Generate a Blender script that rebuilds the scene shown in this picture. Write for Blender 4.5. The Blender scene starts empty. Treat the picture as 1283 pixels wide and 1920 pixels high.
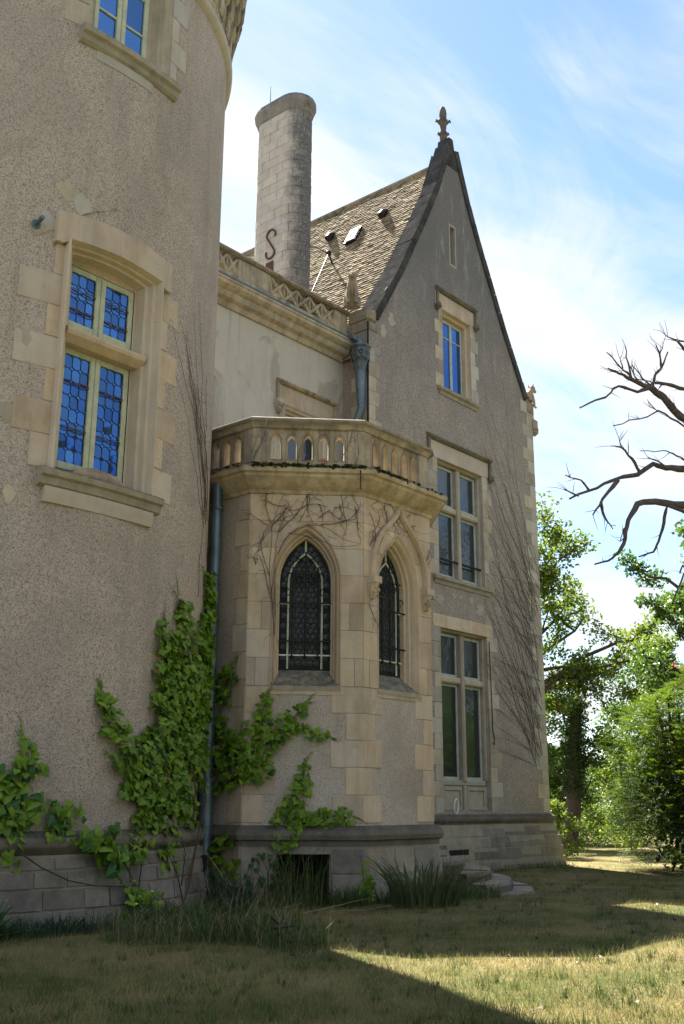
import bpy, bmesh, math, random
import numpy as np
from mathutils import Vector, Matrix
from mathutils.geometry import tessellate_polygon
R_ = math.radians
rng = random.Random(7)
nrs = np.random.RandomState(11)
SC = bpy.context.scene
COL = SC.collection

# ------------------------------------------------------------------ camera, sky, sun, exposure
HC = 1.32
TILT, ROLL, YAW, FOC = R_(15.478), R_(0.321), R_(40.567), 1961.74
cam_d = bpy.data.cameras.new('camera')
cam = bpy.data.objects.new('camera', cam_d)
COL.objects.link(cam)
SC.camera = cam
cam_d.sensor_fit = 'VERTICAL'
cam_d.sensor_height = 24.0
cam_d.sensor_width = 24.0
cam_d.lens = FOC / 1920 * 24.0
cam_d.clip_end = 2000
cam_d.clip_start = 0.1
ct, st = math.cos(TILT), math.sin(TILT)
A_ = np.array([[1, 0, 0], [0, st, -ct], [0, ct, st]])
B_ = np.array([[math.cos(ROLL), -math.sin(ROLL), 0], [math.sin(ROLL), math.cos(ROLL), 0], [0, 0, 1]])
G_ = np.array([[math.sin(YAW), -math.cos(YAW), 0], [math.cos(YAW), math.sin(YAW), 0], [0, 0, 1]])
MW = B_ @ A_ @ G_
cm = Matrix.Identity(4)
for i in range(3):
    cm[i][0] = MW[0][i]; cm[i][1] = -MW[1][i]; cm[i][2] = -MW[2][i]
cm.translation = (0, 0, HC)
cam.matrix_world = cm

SUN_EL, SUN_DIR = R_(51.5), (0.465, 0.885)
SUN_ROT = math.atan2(SUN_DIR[0], SUN_DIR[1])
EXPOSURE = 2.36
world = bpy.data.worlds.new('World')
SC.world = world
world.use_nodes = True
wt = world.node_tree
for n in list(wt.nodes): wt.nodes.remove(n)
def wn(t, **k):
    n = wt.nodes.new(t)
    for a, b in k.items(): setattr(n, a, b)
    return n
w_out = wn('ShaderNodeOutputWorld'); w_bg = wn('ShaderNodeBackground')
w_sky = wn('ShaderNodeTexSky', sky_type='NISHITA', sun_disc=False, sun_elevation=SUN_EL, sun_rotation=SUN_ROT, air_density=1.0, dust_density=0.15, ozone_density=3.0)
w_bg.inputs['Strength'].default_value = 0.05
w_tc = wn('ShaderNodeTexCoord')
w_sep = wn('ShaderNodeSeparateXYZ')
wt.links.new(w_tc.outputs['Generated'], w_sep.inputs[0])
def wmath(op, a, b=None):
    n = wn('ShaderNodeMath', operation=op)
    for i, v in enumerate((a, b)):
        if v is None: continue
        if isinstance(v, (int, float)): n.inputs[i].default_value = v
        else: wt.links.new(v, n.inputs[i])
    return n.outputs[0]
w_z = wmath('ADD', wmath('MAXIMUM', w_sep.outputs[2], 0.0), 0.16)
w_cx = wmath('DIVIDE', w_sep.outputs[0], w_z); w_cy = wmath('DIVIDE', w_sep.outputs[1], w_z)
w_cmb = wn('ShaderNodeCombineXYZ')
wt.links.new(w_cx, w_cmb.inputs[0]); wt.links.new(w_cy, w_cmb.inputs[1])
w_map = wn('ShaderNodeMapping'); w_map.inputs['Rotation'].default_value = (0, 0, R_(28)); w_map.inputs['Scale'].default_value = (0.75, 1.5, 1); w_map.inputs['Location'].default_value = (3.3, 1.2, 0)
wt.links.new(w_cmb.outputs[0], w_map.inputs[0])
w_n1 = wn('ShaderNodeTexNoise'); w_n1.inputs['Scale'].default_value = 0.85; w_n1.inputs['Detail'].default_value = 7; w_n1.inputs['Roughness'].default_value = 0.55; w_n1.inputs['Distortion'].default_value = 0.5
wt.links.new(w_map.outputs[0], w_n1.inputs['Vector'])
w_map2 = wn('ShaderNodeMapping'); w_map2.inputs['Rotation'].default_value = (0, 0, R_(-35)); w_map2.inputs['Scale'].default_value = (1.0, 2.7, 1); w_map2.inputs['Location'].default_value = (0.7, 5.1, 0)
wt.links.new(w_cmb.outputs[0], w_map2.inputs[0])
w_n2 = wn('ShaderNodeTexNoise'); w_n2.inputs['Scale'].default_value = 1.5; w_n2.inputs['Detail'].default_value = 9; w_n2.inputs['Roughness'].default_value = 0.62; w_n2.inputs['Distortion'].default_value = 0.9
wt.links.new(w_map2.outputs[0], w_n2.inputs['Vector'])
w_sum = wmath('ADD', wmath('MULTIPLY', w_n1.outputs['Fac'], 0.68), wmath('MULTIPLY', w_n2.outputs['Fac'], 0.32))
w_r = wn('ShaderNodeValToRGB'); w_r.color_ramp.elements[0].position = 0.42; w_r.color_ramp.elements[1].position = 0.58
w_r.color_ramp.interpolation = 'EASE'
wt.links.new(w_sum, w_r.inputs[0])
w_mix = wn('ShaderNodeMix', data_type='RGBA')
wt.links.new(wmath('MULTIPLY', w_r.outputs[0], 0.9), w_mix.inputs[0])
wt.links.new(w_sky.outputs[0], w_mix.inputs[6])
w_mix.inputs[7].default_value = (4.2, 4.28, 4.4, 1)
wt.links.new(w_mix.outputs[2], w_bg.inputs['Color'])
wt.links.new(w_bg.outputs[0], w_out.inputs['Surface'])

sun_d = bpy.data.lights.new('sun', 'SUN'); sun = bpy.data.objects.new('sun', sun_d); COL.objects.link(sun)
sun_d.energy = 5.0; sun_d.angle = R_(0.55); sun_d.color = (1.0, 0.93, 0.80)
sd = Vector((SUN_DIR[0] * math.cos(SUN_EL), SUN_DIR[1] * math.cos(SUN_EL), math.sin(SUN_EL))).normalized()
sun.rotation_euler = sd.to_track_quat('Z', 'Y').to_euler()
sun.location = (0, 0, 60)
SC.view_settings.view_transform = 'Standard'; SC.view_settings.look = 'None'
SC.view_settings.exposure = EXPOSURE; SC.view_settings.gamma = 1.0
SC.view_settings.use_curve_mapping = False
SC.render.engine = 'CYCLES'
try:
    SC.cycles.max_bounces = 6; SC.cycles.diffuse_bounces = 4; SC.cycles.glossy_bounces = 2; SC.cycles.transmission_bounces = 3; SC.cycles.transparent_max_bounces = 4
    SC.cycles.use_denoising = True
    SC.cycles.sample_clamp_indirect = 6
except Exception: pass

# ------------------------------------------------------------------ material helpers
class MT:
    def __init__(s, name):
        s.m = bpy.data.materials.new(name); s.m.use_nodes = True; s.t = s.m.node_tree
        s.b = s.t.nodes['Principled BSDF']; s.out = s.t.nodes['Material Output']; s._pos = None
    def n(s, t, **k):
        n = s.t.nodes.new(t)
        for a, b in k.items(): setattr(n, a, b)
        return n
    def put(s, sock, v):
        if isinstance(v, bpy.types.NodeSocket): s.t.links.new(v, sock)
        elif isinstance(v, tuple) and len(v) == 3 and sock.type == 'RGBA': sock.default_value = (*v, 1)
        else: sock.default_value = v
    def pos(s):
        if s._pos is None: s._pos = s.n('ShaderNodeNewGeometry').outputs['Position']
        return s._pos
    def noise(s, scale, detail=3, rough=0.55, sc=None, dist=0.0, off=None):
        n = s.n('ShaderNodeTexNoise'); n.inputs['Scale'].default_value = scale; n.inputs['Detail'].default_value = detail
        n.inputs['Roughness'].default_value = rough; n.inputs['Distortion'].default_value = dist
        v = s.pos()
        if sc or off:
            mp = s.n('ShaderNodeMapping'); mp.inputs['Scale'].default_value = sc or (1, 1, 1); mp.inputs['Location'].default_value = off or (0, 0, 0)
            s.t.links.new(v, mp.inputs[0]); v = mp.outputs[0]
        s.t.links.new(v, n.inputs['Vector']); return n.outputs['Fac']
    def voro(s, scale, feat='F1'):
        n = s.n('ShaderNodeTexVoronoi', feature=feat); n.inputs['Scale'].default_value = scale
        s.t.links.new(s.pos(), n.inputs['Vector']); return n.outputs['Distance']
    def ramp(s, f, p0, p1, c0=(0, 0, 0), c1=(1, 1, 1)):
        n = s.n('ShaderNodeValToRGB'); e = n.color_ramp.elements
        e[0].position = p0; e[1].position = p1; e[0].color = (*c0, 1); e[1].color = (*c1, 1)
        s.t.links.new(f, n.inputs[0]); return n.outputs[0]
    def mix(s, f, a, b, mode='MIX'):
        n = s.n('ShaderNodeMix', data_type='RGBA', blend_type=mode)
        s.put(n.inputs[0], f); s.put(n.inputs[6], a); s.put(n.inputs[7], b); return n.outputs[2]
    def math(s, op, a, b=0.0):
        n = s.n('ShaderNodeMath', operation=op); s.put(n.inputs[0], a); s.put(n.inputs[1], b); return n.outputs[0]
    def rand(s): return s.n('ShaderNodeObjectInfo').outputs['Random']
    def z(s):
        n = s.n('ShaderNodeSeparateXYZ'); s.t.links.new(s.pos(), n.inputs[0]); return n.outputs[2]
    def nz(s):
        g = s.n('ShaderNodeNewGeometry'); n = s.n('ShaderNodeSeparateXYZ'); s.t.links.new(g.outputs['True Normal'], n.inputs[0]); return n.outputs[2]
    def bump(s, h, strength=0.4, dist=0.02):
        n = s.n('ShaderNodeBump'); n.inputs['Strength'].default_value = strength; n.inputs['Distance'].default_value = dist
        s.t.links.new(h, n.inputs['Height']); s.t.links.new(n.outputs[0], s.b.inputs['Normal'])
    def done(s, color, rough=0.85, spec=0.25, metal=0.0):
        s.put(s.b.inputs['Base Color'], color); s.put(s.b.inputs['Roughness'], rough)
        s.b.inputs['Specular IOR Level'].default_value = spec; s.b.inputs['Metallic'].default_value = metal
        return s.m

def roughcast(name, light, dark, amount, warm=(0.5, 0.4, 0.3), stain=(0.2, 0.18, 0.15), weather=None, grain=52, damp=0.22):
    """pebble-dash render: light mortar with dark grit, broad damp stains; weather = (z0, z1, colour) for the exposed gable top"""
    k = MT(name)
    g1 = k.noise(grain, 2.5, 0.7); g2 = k.noise(grain * 0.45, 2, 0.6)
    sp = k.ramp(k.math('ADD', k.math('MULTIPLY', g1, 0.72), k.math('MULTIPLY', g2, 0.28)), amount - 0.07, amount + 0.07)
    c = k.mix(sp, dark, light)
    big = k.noise(0.45, 4, 0.6)
    c = k.mix(k.math('MULTIPLY', k.ramp(big, 0.42, 0.68), 0.35), c, k.mix(1.0, c, warm, 'MULTIPLY'))
    st_ = k.noise(1.3, 5, 0.65, sc=(1, 1, 0.28))
    c = k.mix(k.math('MULTIPLY', k.ramp(st_, 0.50, 0.72), 0.6), c, k.mix(0.6, c, stain))
    # broad damp patches, thin rain streaks, pale repairs
    dp_ = k.ramp(k.noise(0.7, 6, 0.6, dist=0.8, off=(3, 9, 5)), 0.5, 0.56)
    c = k.mix(k.math('MULTIPLY', dp_, damp), c, stain)
    rs_ = k.ramp(k.noise(5.0, 4, 0.6, sc=(1, 1, 0.07)), 0.56, 0.74)
    c = k.mix(k.math('MULTIPLY', rs_, 0.42), c, stain)
    pr_ = k.ramp(k.noise(0.55, 5, 0.6, off=(8, 1, 3)), 0.62, 0.66)
    c = k.mix(k.math('MULTIPLY', pr_, 0.22), c, light)
    if weather:
        z0, z1, wc, lc = weather
        zn = k.math('ADD', k.z(), k.math('MULTIPLY', k.noise(0.9, 5, 0.65, sc=(1, 1, 0.35)), 5.0))
        mp = k.n('ShaderNodeMapRange'); k.put(mp.inputs[0], zn); mp.inputs[1].default_value = z0 + 2.5; mp.inputs[2].default_value = z1 + 2.5
        c = k.mix(k.math('MULTIPLY', mp.outputs[0], 0.9), c, k.mix(0.8, c, wc))
        l = k.math('MULTIPLY', k.ramp(k.noise(2.2, 6, 0.7, sc=(1.6, 1.6, 0.3)), 0.55, 0.72), mp.outputs[0])
        l = k.math('MULTIPLY', l, k.ramp(k.noise(26, 3, 0.7), 0.42, 0.6))
        c = k.mix(k.math('MULTIPLY', l, 0.8), c, lc)
    k.bump(k.math('ADD', g1, k.math('MULTIPLY', g2, 0.8)), 0.55, 0.012)
    return k.done(c, 0.95, 0.15)

def stone(name, c1, c2, dirt=(0.12, 0.11, 0.09), dirt_amt=0.35, scale=3.0, vary=0.25, grain=60, top_dark=0.0, lichen=0.0, bumps=0.3, spec=0.2, dlo=0.5, streak=0.0, riser_shade=0.0, yblack=None, rust=0.0):
    k = MT(name)
    c = k.mix(k.ramp(k.noise(scale, 5, 0.65), 0.35, 0.68), c1, c2)
    c = k.mix(k.math('MULTIPLY', k.ramp(k.noise(scale * 4.3, 5, 0.7), 0.5, 0.75), 0.22), c, dirt)
    dm = k.ramp(k.noise(scale * 0.9, 6, 0.68, sc=(1, 1, 0.45), off=(4, 2, 7)), dlo, dlo + 0.26)
    c = k.mix(k.math('MULTIPLY', dm, dirt_amt), c, dirt)
    if streak:
        sk = k.ramp(k.noise(7.0, 5, 0.65, sc=(1, 1, 0.09), off=(1, 6, 2)), 0.47, 0.66)
        c = k.mix(k.math('MULTIPLY', sk, streak), c, dirt)
    if riser_shade:
        c = k.mix(k.math('MULTIPLY', k.ramp(k.nz(), 0.3, 0.8, (1, 1, 1), (0, 0, 0)), riser_shade), c, (0.055, 0.047, 0.035))  # shade painted on upright faces so the risers stand out from the treads
    r = k.rand()
    c = k.mix(1.0, c, k.mix(r, (1 - vary, 1 - vary, 1 - vary * 0.9), (1.0, 0.985, 0.95)), 'MULTIPLY')
    r2 = k.math('FRACT', k.math('MULTIPLY', r, 17.31))
    c = k.mix(k.math('MULTIPLY', k.ramp(r2, 0.55, 0.95), vary * 1.3), c, tuple(sum(c2) / 3 * q for q in (0.98, 0.96, 0.90)))
    ch_ = k.math('MULTIPLY', k.ramp(k.noise(7, 6, 0.75, off=(2, 8, 4)), 0.62, 0.69), 0.45)
    c = k.mix(ch_, c, dirt)
    if top_dark > 0:
        nz = k.nz()
        t = k.math('MULTIPLY', k.ramp(nz, 0.15, 0.6), k.ramp(k.noise(9, 5, 0.7), 0.25, 0.6))
        c = k.mix(k.math('MULTIPLY', t, top_dark), c, (0.055, 0.052, 0.045))
    if yblack:
        # black lichen crust on the weather side (low y) of the stack
        sp_ = k.n('ShaderNodeSeparateXYZ'); k.t.links.new(k.pos(), sp_.inputs[0])
        mp = k.n('ShaderNodeMapRange'); k.put(mp.inputs[0], k.math('ADD', sp_.outputs[1], k.math('MULTIPLY', k.math('SUBTRACT', k.noise(2.5, 5, 0.7), 0.5), 0.9)))
        mp.inputs[1].default_value = yblack[1]; mp.inputs[2].default_value = yblack[0]
        crust = k.mix(k.ramp(k.noise(22, 5, 0.75), 0.52, 0.66), (0.085, 0.085, 0.09), (0.34, 0.33, 0.31))
        c = k.mix(k.math('MULTIPLY', mp.outputs[0], 0.9), c, crust)
    if rust:
        rr_ = k.ramp(k.noise(3.2, 4, 0.6, sc=(1, 1, 1.8), off=(9, 5, 2)), 0.66, 0.78)
        c = k.mix(k.math('MULTIPLY', rr_, rust), c, (0.50, 0.28, 0.11))
    if lichen > 0:
        l = k.ramp(k.noise(17, 5, 0.75), 0.60, 0.70)
        c = k.mix(k.math('MULTIPLY', l, lichen), c, (0.52, 0.52, 0.47))
    g = k.noise(grain, 4, 0.7)
    k.bump(k.math('ADD', g, k.math('MULTIPLY', k.noise(14, 4, 0.6), 1.2)), bumps, 0.012)
    return k.done(c, 0.9, spec)

def leafmat(name, c1, c2, trans=0.45, tcol=None, rough=0.45, byobj=True, nscale=0.8, spec=0.35, nw=0.4):
    k = MT(name)
    if byobj:
        f = k.rand()
    else:
        g = k.n('ShaderNodeNewGeometry'); f = g.outputs['Random Per Island']
    f2 = k.math('ADD', k.math('MULTIPLY', f, 1 - nw), k.math('MULTIPLY', k.ramp(k.noise(nscale, 4, 0.65), 0.36, 0.64) if nw > 0.5 else k.noise(nscale, 3, 0.6), nw))
    c = k.mix(f2, c1, c2)
    k.done(c, rough, spec)
    tr = k.n('ShaderNodeBsdfTranslucent')
    k.put(tr.inputs[0], k.mix(f2, tcol[0], tcol[1]) if tcol else c)
    mx = k.n('ShaderNodeMixShader'); mx.inputs[0].default_value = trans
    k.t.links.new(k.b.outputs[0], mx.inputs[1]); k.t.links.new(tr.outputs[0], mx.inputs[2])
    k.t.links.new(mx.outputs[0], k.out.inputs['Surface'])
    return k.m

def glassmat(name, tint, base, refl=0.5, rough=0.03, wav=0.0, fres=0.4, var=False):
    """old window glass: mirror-like reflection over a dark room behind"""
    k = MT(name)
    k.done(base, 0.4, 0.5)
    g = k.n('ShaderNodeBsdfGlossy'); g.inputs['Roughness'].default_value = rough; k.put(g.inputs[0], k.mix(k.rand(), tuple(v * 0.62 for v in tint), tuple(min(1, v * 1.2) for v in tint)) if var else tint)
    if wav:
        b = k.n('ShaderNodeBump'); b.inputs['Strength'].default_value = wav; b.inputs['Distance'].default_value = 0.02
        k.t.links.new(k.noise(3.0, 2, 0.5), b.inputs['Height']); k.t.links.new(b.outputs[0], g.inputs['Normal'])
    lw = k.n('ShaderNodeLayerWeight'); lw.inputs[0].default_value = 0.35
    mx = k.n('ShaderNodeMixShader')
    k.put(mx.inputs[0], k.math('ADD', k.math('MULTIPLY', lw.outputs['Facing'], fres), refl))
    k.t.links.new(k.b.outputs[0], mx.inputs[1]); k.t.links.new(g.outputs[0], mx.inputs[2])
    k.t.links.new(mx.outputs[0], k.out.inputs['Surface'])
    return k.m

def plain(name, c, rough=0.6, metal=0.0, vary=0.15, scale=6.0, spec=0.4):
    k = MT(name)
    d = tuple(v * (1 - vary) * 0.8 for v in c)
    col = k.mix(k.ramp(k.noise(scale, 5, 0.65), 0.4, 0.7), c, d)
    k.bump(k.noise(scale * 7, 3), 0.15, 0.004)
    return k.done(col, rough, spec, metal)

M = {}
M['tower'] = roughcast('tower_roughcast', (0.52, 0.443, 0.372), (0.165, 0.142, 0.125), 0.465, warm=(0.95, 0.86, 0.8), stain=(0.22, 0.2, 0.18), grain=85)
M['gable'] = roughcast('gable_roughcast', (0.45, 0.395, 0.345), (0.15, 0.136, 0.126), 0.49, warm=(0.95, 0.88, 0.82), weather=(12.0, 17.5, (0.10, 0.10, 0.105), (0.5, 0.49, 0.46)), grain=60)
M['mid'] = roughcast('smooth_render', (0.55, 0.52, 0.46), (0.43, 0.40, 0.35), 0.44, warm=(0.8, 0.72, 0.62), stain=(0.27, 0.235, 0.19), grain=110, damp=0.5)
M['bayrender'] = roughcast('bay_roughcast', (0.52, 0.46, 0.395), (0.18, 0.158, 0.14), 0.43, stain=(0.25, 0.22, 0.19), grain=85)
M['warm'] = stone('warm_limestone', (0.60, 0.455, 0.305), (0.64, 0.54, 0.425), dirt=(0.25, 0.21, 0.155), dirt_amt=0.5, vary=0.26, scale=2.2, rust=0.5, dlo=0.46, streak=0.22)
M['pale'] = stone('pale_limestone', (0.47, 0.405, 0.30), (0.57, 0.51, 0.41), dirt=(0.2, 0.18, 0.14), dirt_amt=0.45, vary=0.34, scale=2.4, dlo=0.46, streak=0.22)
M['corn'] = stone('cornice_limestone', (0.53, 0.42, 0.28), (0.58, 0.50, 0.37), dirt=(0.15, 0.12, 0.09), dirt_amt=0.6, top_dark=0.9, vary=0.12, dlo=0.42, streak=0.4)
M['bal'] = stone('weathered_limestone', (0.43, 0.35, 0.24), (0.52, 0.44, 0.315), dirt=(0.09, 0.085, 0.075), dirt_amt=0.75, top_dark=0.8, vary=0.12, scale=4, dlo=0.42, streak=0.5)
M['grey'] = stone('grey_plinth_stone', (0.17, 0.153, 0.127), (0.29, 0.262, 0.215), dirt=(0.09, 0.085, 0.08), dirt_amt=0.5, vary=0.3, lichen=0.35, bumps=0.7, grain=35)
M['plinth'] = stone('pale_plinth_stone', (0.25, 0.22, 0.17), (0.37, 0.33, 0.26), dirt=(0.12, 0.11, 0.1), dirt_amt=0.5, vary=0.2, bumps=0.5)
M['ledge'] = stone('mossy_ledge_stone', (0.13, 0.115, 0.095), (0.22, 0.195, 0.155), dirt=(0.06, 0.055, 0.05), dirt_amt=0.7, top_dark=0.7, vary=0.1, bumps=0.6)
M['rail'] = stone('weathered_rail_stone', (0.22, 0.19, 0.14), (0.36, 0.30, 0.215), dirt=(0.05, 0.047, 0.042), dirt_amt=0.8, top_dark=0.9, vary=0.12, scale=5, lichen=0.12, bumps=0.5)
M['coping'] = stone('black_lichen_coping', (0.045, 0.045, 0.047), (0.095, 0.093, 0.09), dirt=(0.022, 0.022, 0.023), dirt_amt=0.5, lichen=0.3, vary=0.1, bumps=0.6, spec=0.0)
M['finial'] = stone('finial_stone', (0.105, 0.085, 0.07), (0.17, 0.145, 0.12), dirt=(0.04, 0.04, 0.04), dirt_amt=0.7, vary=0.1, scale=8)
M['step'] = stone('worn_step_stone', (0.24, 0.20, 0.16), (0.34, 0.29, 0.23), dirt=(0.06, 0.05, 0.04), dirt_amt=0.5, vary=0.2, bumps=0.8, riser_shade=0.85)
M['sill'] = stone('lichen_sill_stone', (0.30, 0.27, 0.21), (0.40, 0.36, 0.28), dirt=(0.07, 0.065, 0.06), dirt_amt=0.7, top_dark=0.8, lichen=0.45, vary=0.1)
M['statue'] = stone('carved_stone', (0.33, 0.26, 0.18), (0.42, 0.34, 0.24), dirt=(0.06, 0.055, 0.05), dirt_amt=0.7, lichen=0.3, vary=0.1, scale=6, bumps=0.7)
M['chim'] = stone('chimney_limestone', (0.50, 0.43, 0.34), (0.60, 0.53, 0.44), dirt=(0.2, 0.18, 0.15), dirt_amt=0.4, vary=0.14, yblack=(18.05, 18.42))
M['chimend'] = stone('chimney_dark_limestone', (0.20, 0.19, 0.18), (0.33, 0.31, 0.28), dirt=(0.06, 0.06, 0.065), dirt_amt=0.75, vary=0.2, lichen=0.45)
M['chimcap'] = stone('chimney_cap_stone', (0.22, 0.2, 0.18), (0.32, 0.29, 0.24), dirt=(0.05, 0.05, 0.05), dirt_amt=0.8, top_dark=0.8, vary=0.2, lichen=0.3)
M['panel'] = stone('grey_panel_stone', (0.36, 0.33, 0.27), (0.43, 0.40, 0.33), dirt=(0.2, 0.18, 0.15), dirt_amt=0.3, vary=0.1)
M['tile'] = None
k = MT('clay_roof_tiles')
g = k.n('ShaderNodeNewGeometry').outputs['Random Per Island']
c = k.mix(g, (0.20, 0.155, 0.10), (0.40, 0.33, 0.22))
c = k.mix(k.math('MULTIPLY', k.ramp(k.noise(1.4, 6, 0.7), 0.46, 0.66), 0.85), c, (0.085, 0.07, 0.05))
c = k.mix(k.math('MULTIPLY', k.ramp(k.noise(9, 4, 0.7), 0.6, 0.75), 0.5), c, (0.35, 0.35, 0.3))
k.bump(k.noise(40, 3), 0.4, 0.01)
M['tile'] = k.done(c, 0.9, 0.08)
M['slate'] = plain('tower_slate', (0.10, 0.105, 0.115), 0.6)
M['zinc'] = plain('zinc_pipe', (0.15, 0.205, 0.245), 0.42, 0.55, 0.3, 3.0)
M['zincdark'] = plain('zinc_hopper', (0.13, 0.165, 0.18), 0.5, 0.5, 0.3, 5.0)
M['paint'] = plain('pale_green_paint', (0.50, 0.53, 0.38), 0.5, 0, 0.12)
M['paintgrey'] = plain('grey_blue_paint', (0.42, 0.47, 0.44), 0.5, 0, 0.12)
M['whiteiron'] = plain('pale_iron_glazing_bar', (0.66, 0.70, 0.58), 0.5, 0.0, 0.2)
M['iron'] = plain('black_iron', (0.012, 0.012, 0.013), 0.5, 0.3)
M['rust'] = plain('rusty_iron', (0.12, 0.055, 0.035), 0.8, 0.2, 0.4)
M['lead'] = plain('lead_came', (0.03, 0.04, 0.055), 0.5, 0.3)
M['bronze'] = plain('brown_saddle_bar', (0.11, 0.06, 0.045), 0.5, 0.3)
M['void'] = plain('dark_opening', (0.012, 0.011, 0.010), 0.9)
M['glasssky'] = glassmat('sky_tinted_glass', (0.085, 0.30, 0.78), (0.003, 0.022, 0.07), 0.32, 0.02, 0.0, 0.4, True)  # the blue of the reflected sky is put into tint and base colour
M['glassdark'] = glassmat('dark_window_glass', (0.75, 0.88, 0.95), (0.006, 0.009, 0.010), 0.03, 0.02, 0.25, 0.16)
M['glasspane'] = glassmat('bullseye_glass', (0.5, 0.65, 0.72), (0.003, 0.006, 0.007), 0.0, 0.15, 0.0, 0.12)
M['leadgrey'] = plain('dark_lead_glazing', (0.020, 0.026, 0.028), 0.7, 0.0, spec=0.1)
M['leadring'] = plain('grey_lead_ring', (0.13, 0.155, 0.155), 0.6, 0.0, spec=0.2)
M['white'] = plain('white_plastic', (0.78, 0.78, 0.74), 0.5)
M['potred'] = plain('dull_red_pot', (0.2, 0.06, 0.05), 0.6)
M['skylight'] = plain('skylight_glass', (0.75, 0.78, 0.8), 0.15, 0.0, 0.05, spec=1.0)
M['stem'] = plain('bare_creeper_stem', (0.125, 0.095, 0.075), 0.9)
M['vinestem'] = plain('brown_vine_stem', (0.075, 0.05, 0.035), 0.9)
M['bark'] = plain('dark_bark', (0.085, 0.065, 0.05), 0.95, 0, 0.4, 8)
M['barkmid'] = plain('grey_brown_bark', (0.14, 0.11, 0.085), 0.95, 0, 0.4, 8)
M['dead'] = plain('dead_grey_wood', (0.115, 0.09, 0.085), 0.9, 0, 0.35, 9)
M['vine'] = leafmat('creeper_leaf', (0.05, 0.15, 0.01), (0.25, 0.38, 0.03), 0.35)
M['vinedark'] = leafmat('dark_green_creeper_leaf', (0.018, 0.075, 0.018), (0.05, 0.14, 0.035), 0.25)  # a darker green leaf, also mixed in for varied tone
M['vinestuff'] = leafmat('creeper_leaf_mass', (0.05, 0.15, 0.01), (0.25, 0.38, 0.03), 0.35, byobj=False)
M['oak'] = leafmat('bright_tree_leaf', (0.045, 0.10, 0.014), (0.13, 0.20, 0.025), 0.48, tcol=((0.07, 0.15, 0.015), (0.25, 0.31, 0.03)), byobj=False)
M['green'] = leafmat('mid_green_leaf', (0.03, 0.075, 0.015), (0.075, 0.145, 0.025), 0.42, tcol=((0.04, 0.11, 0.015), (0.15, 0.235, 0.028)), byobj=False)
M['dgreen'] = leafmat('dark_ivy_leaf', (0.02, 0.055, 0.015), (0.05, 0.11, 0.02), 0.3, byobj=False)
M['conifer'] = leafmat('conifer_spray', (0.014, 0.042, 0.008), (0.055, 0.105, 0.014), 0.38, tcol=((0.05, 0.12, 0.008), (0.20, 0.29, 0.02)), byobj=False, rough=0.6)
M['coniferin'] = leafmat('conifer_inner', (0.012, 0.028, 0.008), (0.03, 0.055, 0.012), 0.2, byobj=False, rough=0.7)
M['red'] = leafmat('red_leaf', (0.45, 0.07, 0.04), (0.5, 0.15, 0.05), 0.4, byobj=False)
M['iris'] = leafmat('iris_blade', (0.045, 0.075, 0.028), (0.12, 0.14, 0.055), 0.3, byobj=False)
M['weed'] = leafmat('weed_blade', (0.025, 0.055, 0.014), (0.10, 0.145, 0.035), 0.35, byobj=False)
M['weedblue'] = leafmat('bluish_weed_blade', (0.02, 0.042, 0.026), (0.045, 0.085, 0.05), 0.3, byobj=False)
M['straw'] = leafmat('dry_straw', (0.22, 0.17, 0.09), (0.36, 0.29, 0.17), 0.3, byobj=False)
M['grass'] = leafmat('mown_grass', (0.045, 0.085, 0.012), (0.37, 0.30, 0.13), 0.4, byobj=False, nscale=0.9, rough=0.6, nw=0.62)
M['deadleaf'] = leafmat('dead_leaf', (0.05, 0.032, 0.018), (0.14, 0.09, 0.045), 0.1, byobj=False)
M['flower'] = plain('yellow_flower', (0.7, 0.55, 0.03), 0.6)
k = MT('dry_lawn')
c = k.mix(k.ramp(k.noise(0.55, 5, 0.65), 0.38, 0.62), (0.065, 0.085, 0.022), (0.22, 0.175, 0.085))
c = k.mix(k.math('MULTIPLY', k.ramp(k.noise(5, 5, 0.7), 0.5, 0.7), 0.55), c, (0.28, 0.225, 0.115))
c = k.mix(k.math('MULTIPLY', k.ramp(k.noise(28, 4, 0.7), 0.5, 0.72), 0.6), c, (0.05, 0.055, 0.02))
c = k.mix(k.math('MULTIPLY', k.ramp(k.noise(0.9, 4, 0.6, off=(7, 3, 1)), 0.6, 0.72), 0.5), c, (0.18, 0.10, 0.03))
k.bump(k.math('ADD', k.noise(55, 4, 0.75), k.noise(12, 3)), 0.8, 0.03)
M['lawn'] = k.done(c, 0.95, 0.1)
k = MT('bare_earth')
c = k.mix(k.ramp(k.noise(6, 6, 0.7), 0.35, 0.7), (0.10, 0.075, 0.05), (0.2, 0.155, 0.11))
k.bump(k.noise(20, 5, 0.75), 0.9, 0.04)
M['earth'] = k.done(c, 0.97, 0.1)
k = MT('green_moss'); c = k.mix(k.ramp(k.noise(14, 4), 0.4, 0.65), (0.025, 0.03, 0.012), (0.07, 0.08, 0.02)); k.bump(k.noise(60, 3), 0.9, 0.02); M['moss'] = k.done(c, 1.0, 0.05)

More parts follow.
